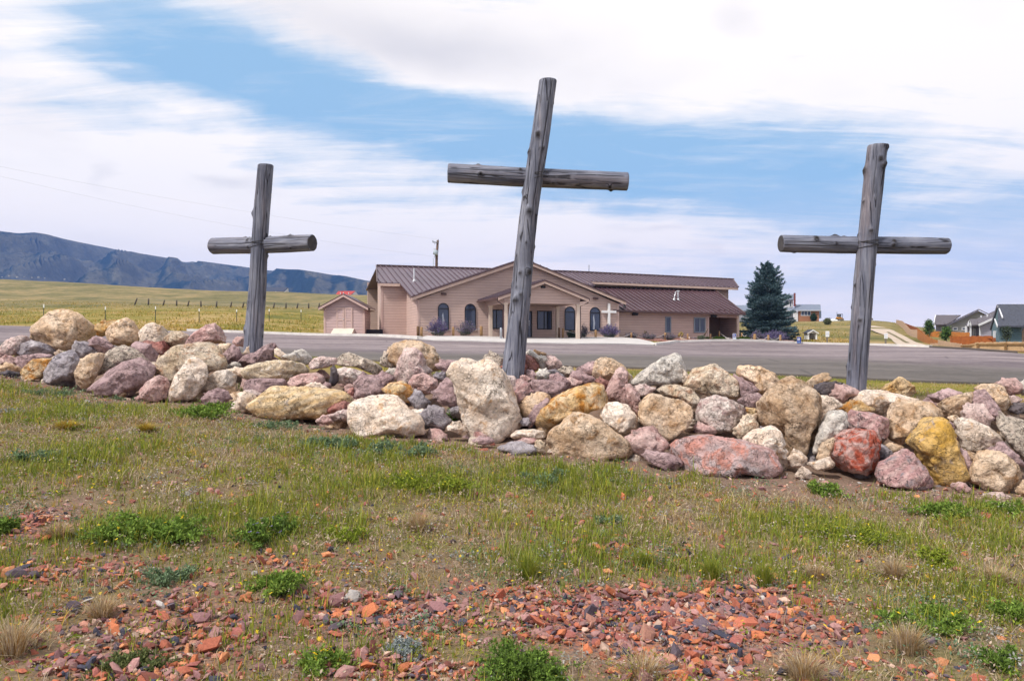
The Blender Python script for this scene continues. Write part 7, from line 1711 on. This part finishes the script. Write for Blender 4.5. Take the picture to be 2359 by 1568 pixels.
def build_cover():
    rg = np.random.default_rng(21); nc = 16500; y = 2.6 + rg.random(nc) ** .9 * 10; x = rg.uniform(-1.0, 1.0, nc) * y
    gr = spot_field(GRAVEL_SPOTS, x, y); gn = spot_field(GREEN_SPOTS, x, y); n1 = vnoise(x, y, .9, 11.0); n2 = vnoise(x, y, .5, 17.0); td = toe_d(x, y)
    keep = (rg.random(nc) < np.clip(.42 + .7 * gn + n1 * .9 - .55 * gr, .08, 1)) & (y < td - .05); x, y, n1, n2, gn = x[keep], y[keep], n1[keep], n2[keep], gn[keep]; nc = len(x)
    z = ground(x, y) + np.array([.03 * mnoise.noise(Vector((a * .9, b * .9, 0))) for a, b in zip(x, y)])
    pal = [np.array([(.20, .26, .03), (.27, .31, .04), (.14, .19, .02)]), np.array([(.15, .24, .12), (.20, .29, .17), (.11, .17, .09)]), np.array([(.30, .31, .045), (.36, .34, .05), (.24, .25, .03)]), np.array([(.36, .36, .33), (.43, .41, .38), (.27, .27, .25)]), np.array([(.46, .36, .27), (.54, .42, .33), (.36, .27, .19)])]
    kd = np.where(rg.random(nc) < .38, 4, np.where(n2 > .14, 1, np.where(n2 > -.06, 0, 2))); kd = np.where((rg.random(nc) < .10), 3, kd)
    m = rg.integers(10, 34, nc); i = np.repeat(np.arange(nc), m); sp = rg.uniform(.02, .075, nc)[i]; t = rg.random(len(i))
    p = np.stack([x[i] + rg.normal(0, 1, len(i)) * sp, y[i] + rg.normal(0, 1, len(i)) * sp, z[i] + .006 + t ** 1.5 * sp * rg.uniform(.6, 1.7, nc)[i]], 1)
    col = np.array(pal)[kd[i], rg.integers(0, 3, len(i))] * rg.uniform(.6, 1.25, (len(i), 1)); s = rg.uniform(.010, .028, nc)[i]
    d = rg.normal(0, 1, (len(i), 3)); d[:, 2] = np.abs(d[:, 2]) * .7; d /= np.linalg.norm(d, axis=1)[:, None]; r = np.cross(d, rg.normal(0, 1, (len(i), 3))); r /= np.linalg.norm(r, axis=1)[:, None]; s = s[:, None]
    v = np.stack([p, p + d * s * .5 + r * s * .24, p + d * s, p + d * s * .5 - r * s * .24], 1).reshape(-1, 3)
    tag(bulk('ground_cover', v, np.arange(len(v)).reshape(-1, 4), LEAF, False, np.repeat(col, 4, 0)), 'low mixed leafy ground cover creeping through the grass and shale', 'ground cover', None, 'stuff')
    # bleached seed heads and dead stalks
    n = 5200; y = 2.6 + rg.random(n) ** .9 * 9.5; x = rg.uniform(-.74, .74, n) * y; stw = spot_field(STRAW_SPOTS, x, y); keep = (rg.random(n) < .35 + .6 * stw) & (y < toe_d(x, y) - .1); x, y = x[keep], y[keep]; n = len(x); z = ground(x, y)
    h = rg.uniform(.06, .19, n); V, q, t = blades(x, y, z, h, rg.uniform(.0016, .003, n), h * rg.uniform(.1, .7, n), rg.uniform(0, 6.28, n), rg); c1 = np.array([(.50, .38, .22), (.58, .47, .32), (.40, .27, .13)])[rg.integers(0, 3, n)]
    tip = V.reshape(-1, 5, 3)[:, 4]; k = np.repeat(np.arange(n), 4); pv, pf = leaf_cloud(tip[k] + rg.normal(0, .005, (len(k), 3)), .011, rg, 1.8, .4); c2 = np.array([(.60, .47, .36), (.66, .55, .46), (.50, .37, .24)])[rg.integers(0, 3, len(k))]
    tag(bulk('seed_heads', np.vstack([V, pv]), [np.vstack([q, pf + len(V)]), t], BL, False, np.vstack([np.repeat(c1, 5, 0), np.repeat(c2, 4, 0)])), 'bleached stalks and seed heads standing in the grass', 'dry stalks', None, 'stuff')
build_cover()
WG = 'weeds growing in the foreground grass'
def weed(label, ox, oy, wpx, hpx, cols, seed, leaf=.035, stems=46, per=30, asp=2.2, flat=.9, name='weed', dmax=12, flowers=None):
    rg = np.random.default_rng(seed); c = ground_at(ox, oy, 2, dmax); d = c[1]; hw = wpx / 2 / K / FP * d * 1.30; H = hpx / K / FP * d * .72; leaf *= .72; per = int(per * 1.25)
    o = empty(name, c); tag(o, label, 'weed', WG); st = MB(); C = []; CC = []; tips = []
    cl = np.array(cols)
    lob = rg.uniform(-.75, .75, (5, 2)); lobh = rg.uniform(.6, 1.05, 5)
    for i in range(stems):
        az = rg.uniform(0, 6.28); q = abs(rg.normal(0, .52)); dep = min(hw, .34); L = int(rg.integers(5))
        tip = np.array([lob[L, 0] * hw * .8 + math.cos(az) * hw * q * .62, lob[L, 1] * dep * .8 + math.sin(az) * dep * q * .62, H * lobh[L] * math.exp(-q * q * .8) * rg.uniform(.5, 1.1)]); base = np.array([tip[0] * .55, tip[1] * .55, 0.]); mid = (base + tip) / 2 + [0, 0, H * .12]
        if i % 2 == 0: st.tube([base, mid, tip], [.0035, .0028, .0015], 4, False)
        t = rg.uniform(.05, 1, per); p = ((1 - t) ** 2)[:, None] * base + (2 * t * (1 - t))[:, None] * mid + (t ** 2)[:, None] * tip + rg.normal(0, leaf * .38, (per, 3)); p[:, 2] = np.maximum(p[:, 2], .004)
        C.append(p); CC.append(cl[rg.integers(0, len(cl), per)] * rg.uniform(.65, 1.25, (per, 1)) * rg.uniform(.8, 1.15)); tips.append(tip)
    st.build('stems', GSTEM, o); C = np.vstack(C); v, f = leaf_cloud(C, leaf, rg, asp, .5); bulk('leaves', v, f, LEAF, False, np.repeat(np.vstack(CC), 4, 0), o)
    if flowers:
        fc, nf, fs = flowers; T = np.array(tips); k = rg.integers(0, len(T), nf); p = T[k] + rg.normal(0, .012, (nf, 3)) + [0, 0, .02]
        for q_ in p: petals(q_[None], fs, np.array(fc), rg, 'flower', o)
    return o
GSTEM = simple('green_stem', (.10, .13, .05), .8, .15, 10)
def petals(p, size, cols, rg, name, parent):
    n = len(p); a0 = rg.uniform(0, 6.28, n); V = []; F = []; Cc = []
    tilt = rg.normal(0, .35, (n, 2)); cl = cols[rg.integers(0, len(cols), n)] * rg.uniform(.85, 1.1, (n, 1))
    for k in range(6):
        a = a0 + k * PI / 3; s = size * rg.uniform(.8, 1.15, n); ux, uy = np.cos(a), np.sin(a); up = .25 + tilt[:, 0] * ux + tilt[:, 1] * uy
        d = np.stack([ux, uy, up], 1) * s[:, None]; r = np.stack([-uy, ux, np.zeros(n)], 1) * (s * .28)[:, None]
        V.append(np.stack([p, p + d * .6 + r, p + d, p + d * .6 - r], 1))
    V = np.stack(V, 1).reshape(-1, 3); F = np.arange(len(V)).reshape(-1, 4)
    return bulk(name, V, F, LEAF, False, np.repeat(cl, 24, 0), parent)
BG = [(.17, .25, .13), (.23, .31, .18), (.12, .18, .09)]; GG = [(.18, .28, .045), (.25, .35, .06), (.12, .20, .03)]; YG = [(.25, .31, .03), (.32, .36, .045), (.18, .24, .02)]; SV = [(.34, .38, .37), (.42, .46, .46), (.26, .30, .28)]; DG = [(.13, .21, .035), (.18, .28, .045), (.085, .145, .025)]
YF = ([(.80, .52, .01), (.85, .60, .03)], 8, .014); PF = ([(.24, .18, .55), (.32, .24, .62)], 14, .015)
for i, a in enumerate([
    ('big leafy green weed hugging the rocks right of the largest mauve slab', 462, 962, 175, 48, GG, .05, 90, 34), ('bluish green creeping weed below the angular grey slab', 110, 912, 150, 26, BG, .04, 70, 26), ('bluish weed at the toe of the largest mauve slab', 300, 922, 130, 20, BG, .04, 40, 24),
    ('leafy sprout growing up between the cream boulders', 545, 905, 42, 52, GG, .05, 26, 26), ('bluish green weed trailing below the banded tan boulder', 650, 985, 150, 28, BG, .04, 70, 28), ('bluish green weed clump left of the smooth white boulder', 758, 1030, 120, 42, BG, .045, 80, 30),
    ('bluish green weed clump in front of the smooth white boulder', 925, 1045, 150, 44, BG, .045, 90, 30, YF), ('small green weed left of the tallest cream boulder', 1042, 970, 44, 42, DG, .045, 24, 26), ('grey green feathery weed on the left edge of the lawn', 75, 1062, 105, 36, BG, .04, 60, 28),
    ('bright green weed mass with yellow flowers at the left', 330, 1235, 250, 72, GG, .04, 150, 34, YF), ('dark green weed with purple and yellow flowers left of centre', 625, 1240, 170, 80, DG, .035, 110, 34, PF), ('yellow green grassy weed with yellow flowers at the centre', 985, 1125, 190, 66, YG, .035, 120, 30, ([(.75, .6, .02)], 30, .012)),
    ('green weed below the broad triangular boulder', 1250, 1110, 110, 36, BG, .04, 60, 28), ('green weed in front of the bright red boulder', 1905, 1140, 80, 46, GG, .04, 60, 28), ('green weed carpet at the lower right of the wall', 2160, 1180, 140, 34, GG, .04, 80, 28), ('green weed at the right edge below the wall', 2320, 1180, 110, 36, GG, .04, 60, 28),
    ('yellow green weed with tiny yellow flowers at the right', 1950, 1250, 150, 52, YG, .032, 100, 30, ([(.75, .6, .02)], 24, .012)), ('bright green leafy weed above the red shale on the right', 2120, 1440, 190, 62, GG, .034, 150, 34, YF), ('round bright green weed among the red shale left of centre', 612, 1360, 140, 60, GG, .032, 110, 34),
    ('large dark green weed at the bottom centre', 1210, 1562, 230, 95, DG, .028, 200, 36), ('small leafy weed with yellow flowers at the bottom left of centre', 745, 1545, 130, 70, GG, .028, 90, 32, YF), ('silver grey weed cushion on the shale at the bottom', 925, 1510, 100, 44, SV, .02, 90, 34),
    ('dark green weed cut by the left edge', 15, 1225, 75, 52, DG, .035, 50, 30), ('olive weed at the bottom left corner area', 300, 1550, 160, 60, [(.13, .16, .05), (.18, .20, .07), (.09, .12, .04)], .026, 110, 30), ('pale green weed clump left of the round bright weed', 380, 1345, 110, 48, BG, .03, 60, 28),
    ('pale grey green tuft at the far left of the lawn', 20, 950, 80, 16, SV, .03, 40, 24), ('green weed right of the dark flowered weed', 800, 1245, 100, 46, YG, .032, 60, 28), ('yellow green bush like weed at the right side', 2140, 1300, 90, 60, YG, .032, 70, 28), ('green weed at the right edge of the picture', 2320, 1430, 90, 70, GG, .03, 60, 30),
    ('green weed low on the bottom right', 2310, 1535, 100, 56, DG, .028, 70, 30), ('small bluish weed between the two flowered weeds', 1400, 1200, 60, 24, BG, .03, 34, 24)]):
    lab, ox, oy, w, h, cols, lf, st, per = a[:9]; weed(lab, ox, oy, w, h, cols, 300 + i, lf, st, per, flowers=a[9] if len(a) > 9 else None)
TUS = 'dry grass tussocks in the foreground'
def tussock(label, ox, oy, wpx, hpx, cols, seed, n=420):
    rg = np.random.default_rng(seed); c = ground_at(ox, oy, 2, 12.5); d = c[1]; R = wpx / 2 / K / FP * d; H = hpx / K / FP * d
    az = rg.uniform(0, 6.28, n); q = np.sqrt(rg.random(n)); x = np.cos(az) * R * .35 * q; y = np.sin(az) * min(R, .25) * .35 * q; h = H * rg.uniform(.5, 1.1, n) * (1 - .35 * q); w = rg.uniform(.0025, .0042, n) * (1 + max(0, (d - 5) / 8))
    V, qd, t = blades(x, y, np.zeros(n), h, w, R * rg.uniform(.2, 1.0, n) * (.3 + q), az + rg.normal(0, .5, n), rg); cl = np.array(cols)[rg.integers(0, len(cols), n)] * rg.uniform(.7, 1.2, (n, 1))
    tag(bulk('tussock', V, [qd, t], BL, False, np.repeat(cl, 5, 0), None, c), label, 'grass tussock', TUS)
for i, a in enumerate([('pale dry tussock spraying out right of the red shale', 2090, 1500, 130, 90), ('dry tussock at the left edge above the bottom corner', 30, 1505, 150, 110), ('straw tussock left of the bright green weed mass', 135, 1235, 90, 44), ('straw tussock on the shale at the lower left', 235, 1420, 100, 66),
    ('orange tinted tussock near the left end of the wall', 155, 985, 90, 26), ('orange tinted tussock below the big green weed', 335, 990, 70, 24), ('brown wiry tussock right of centre left', 965, 1220, 90, 60), ('dry tussock at the bottom centre right', 1480, 1560, 180, 70), ('straw tussock above the dry spray at the right', 2060, 1330, 90, 60),
    ('straw tussock beside the right green weed', 1880, 1330, 90, 44), ('pale tussock at the bottom right', 1850, 1560, 160, 80), ('bleached tussock at the right edge', 2290, 1340, 110, 50), ('green grass tussock at the top edge of the red shale', 1215, 1330, 90, 84), ('green grass tussock above the red shale right of centre', 1640, 1330, 80, 66), ('green grass tussock right of the red shale', 1760, 1350, 70, 80), ('green grass tussock above the shale at the right', 1480, 1300, 90, 50)]):
    lab, ox, oy, w, h = a; cols = GREENS if 'green grass' in lab else (OCHRE if 'orange' in lab else STRAW); tussock(lab, ox, oy, w, h, cols, 500 + i)
# wild flowers scattered in the grass
rg = np.random.default_rng(77); n = 260; oy = 930 + rg.random(n) ** 1.2 * 560; ox = rg.uniform(0, 2359, n)
pts = np.array([ground_at(a, b, 2, 12) for a, b in zip(ox, oy)]); keep = pts[:, 1] < toe_d(pts[:, 0], pts[:, 1]) - .15; pts = pts[keep]; pts[:, 2] += rg.uniform(.05, .12, len(pts))
tag(petals(pts, .0125, np.array([(.80, .55, .01), (.85, .62, .03), (.75, .45, .01)]), rg, 'wildflowers', None), 'tiny yellow wildflowers dotted through the grass', 'flowers', None, 'stuff')
# ---------------------------------------------------------------- the air between here and the mountains
def build_haze():
    m = bpy.data.materials.new('haze_air'); m.use_nodes = True
    g = NT(m.node_tree); g.n.clear()
    o = g.node('ShaderNodeOutputMaterial'); v = g.node('ShaderNodeVolumePrincipled')
    v.inputs['Color'].default_value = (.20, .40, .98, 1); v.inputs['Density'].default_value = 1.7e-4
    v.inputs['Anisotropy'].default_value = .0
    g.l.new(v.outputs[0], o.inputs['Volume'])
    MB().box(-3900, 3900, -3900, 3900, -80, 430).build('haze', m)['kind'] = 'stuff'
build_haze()
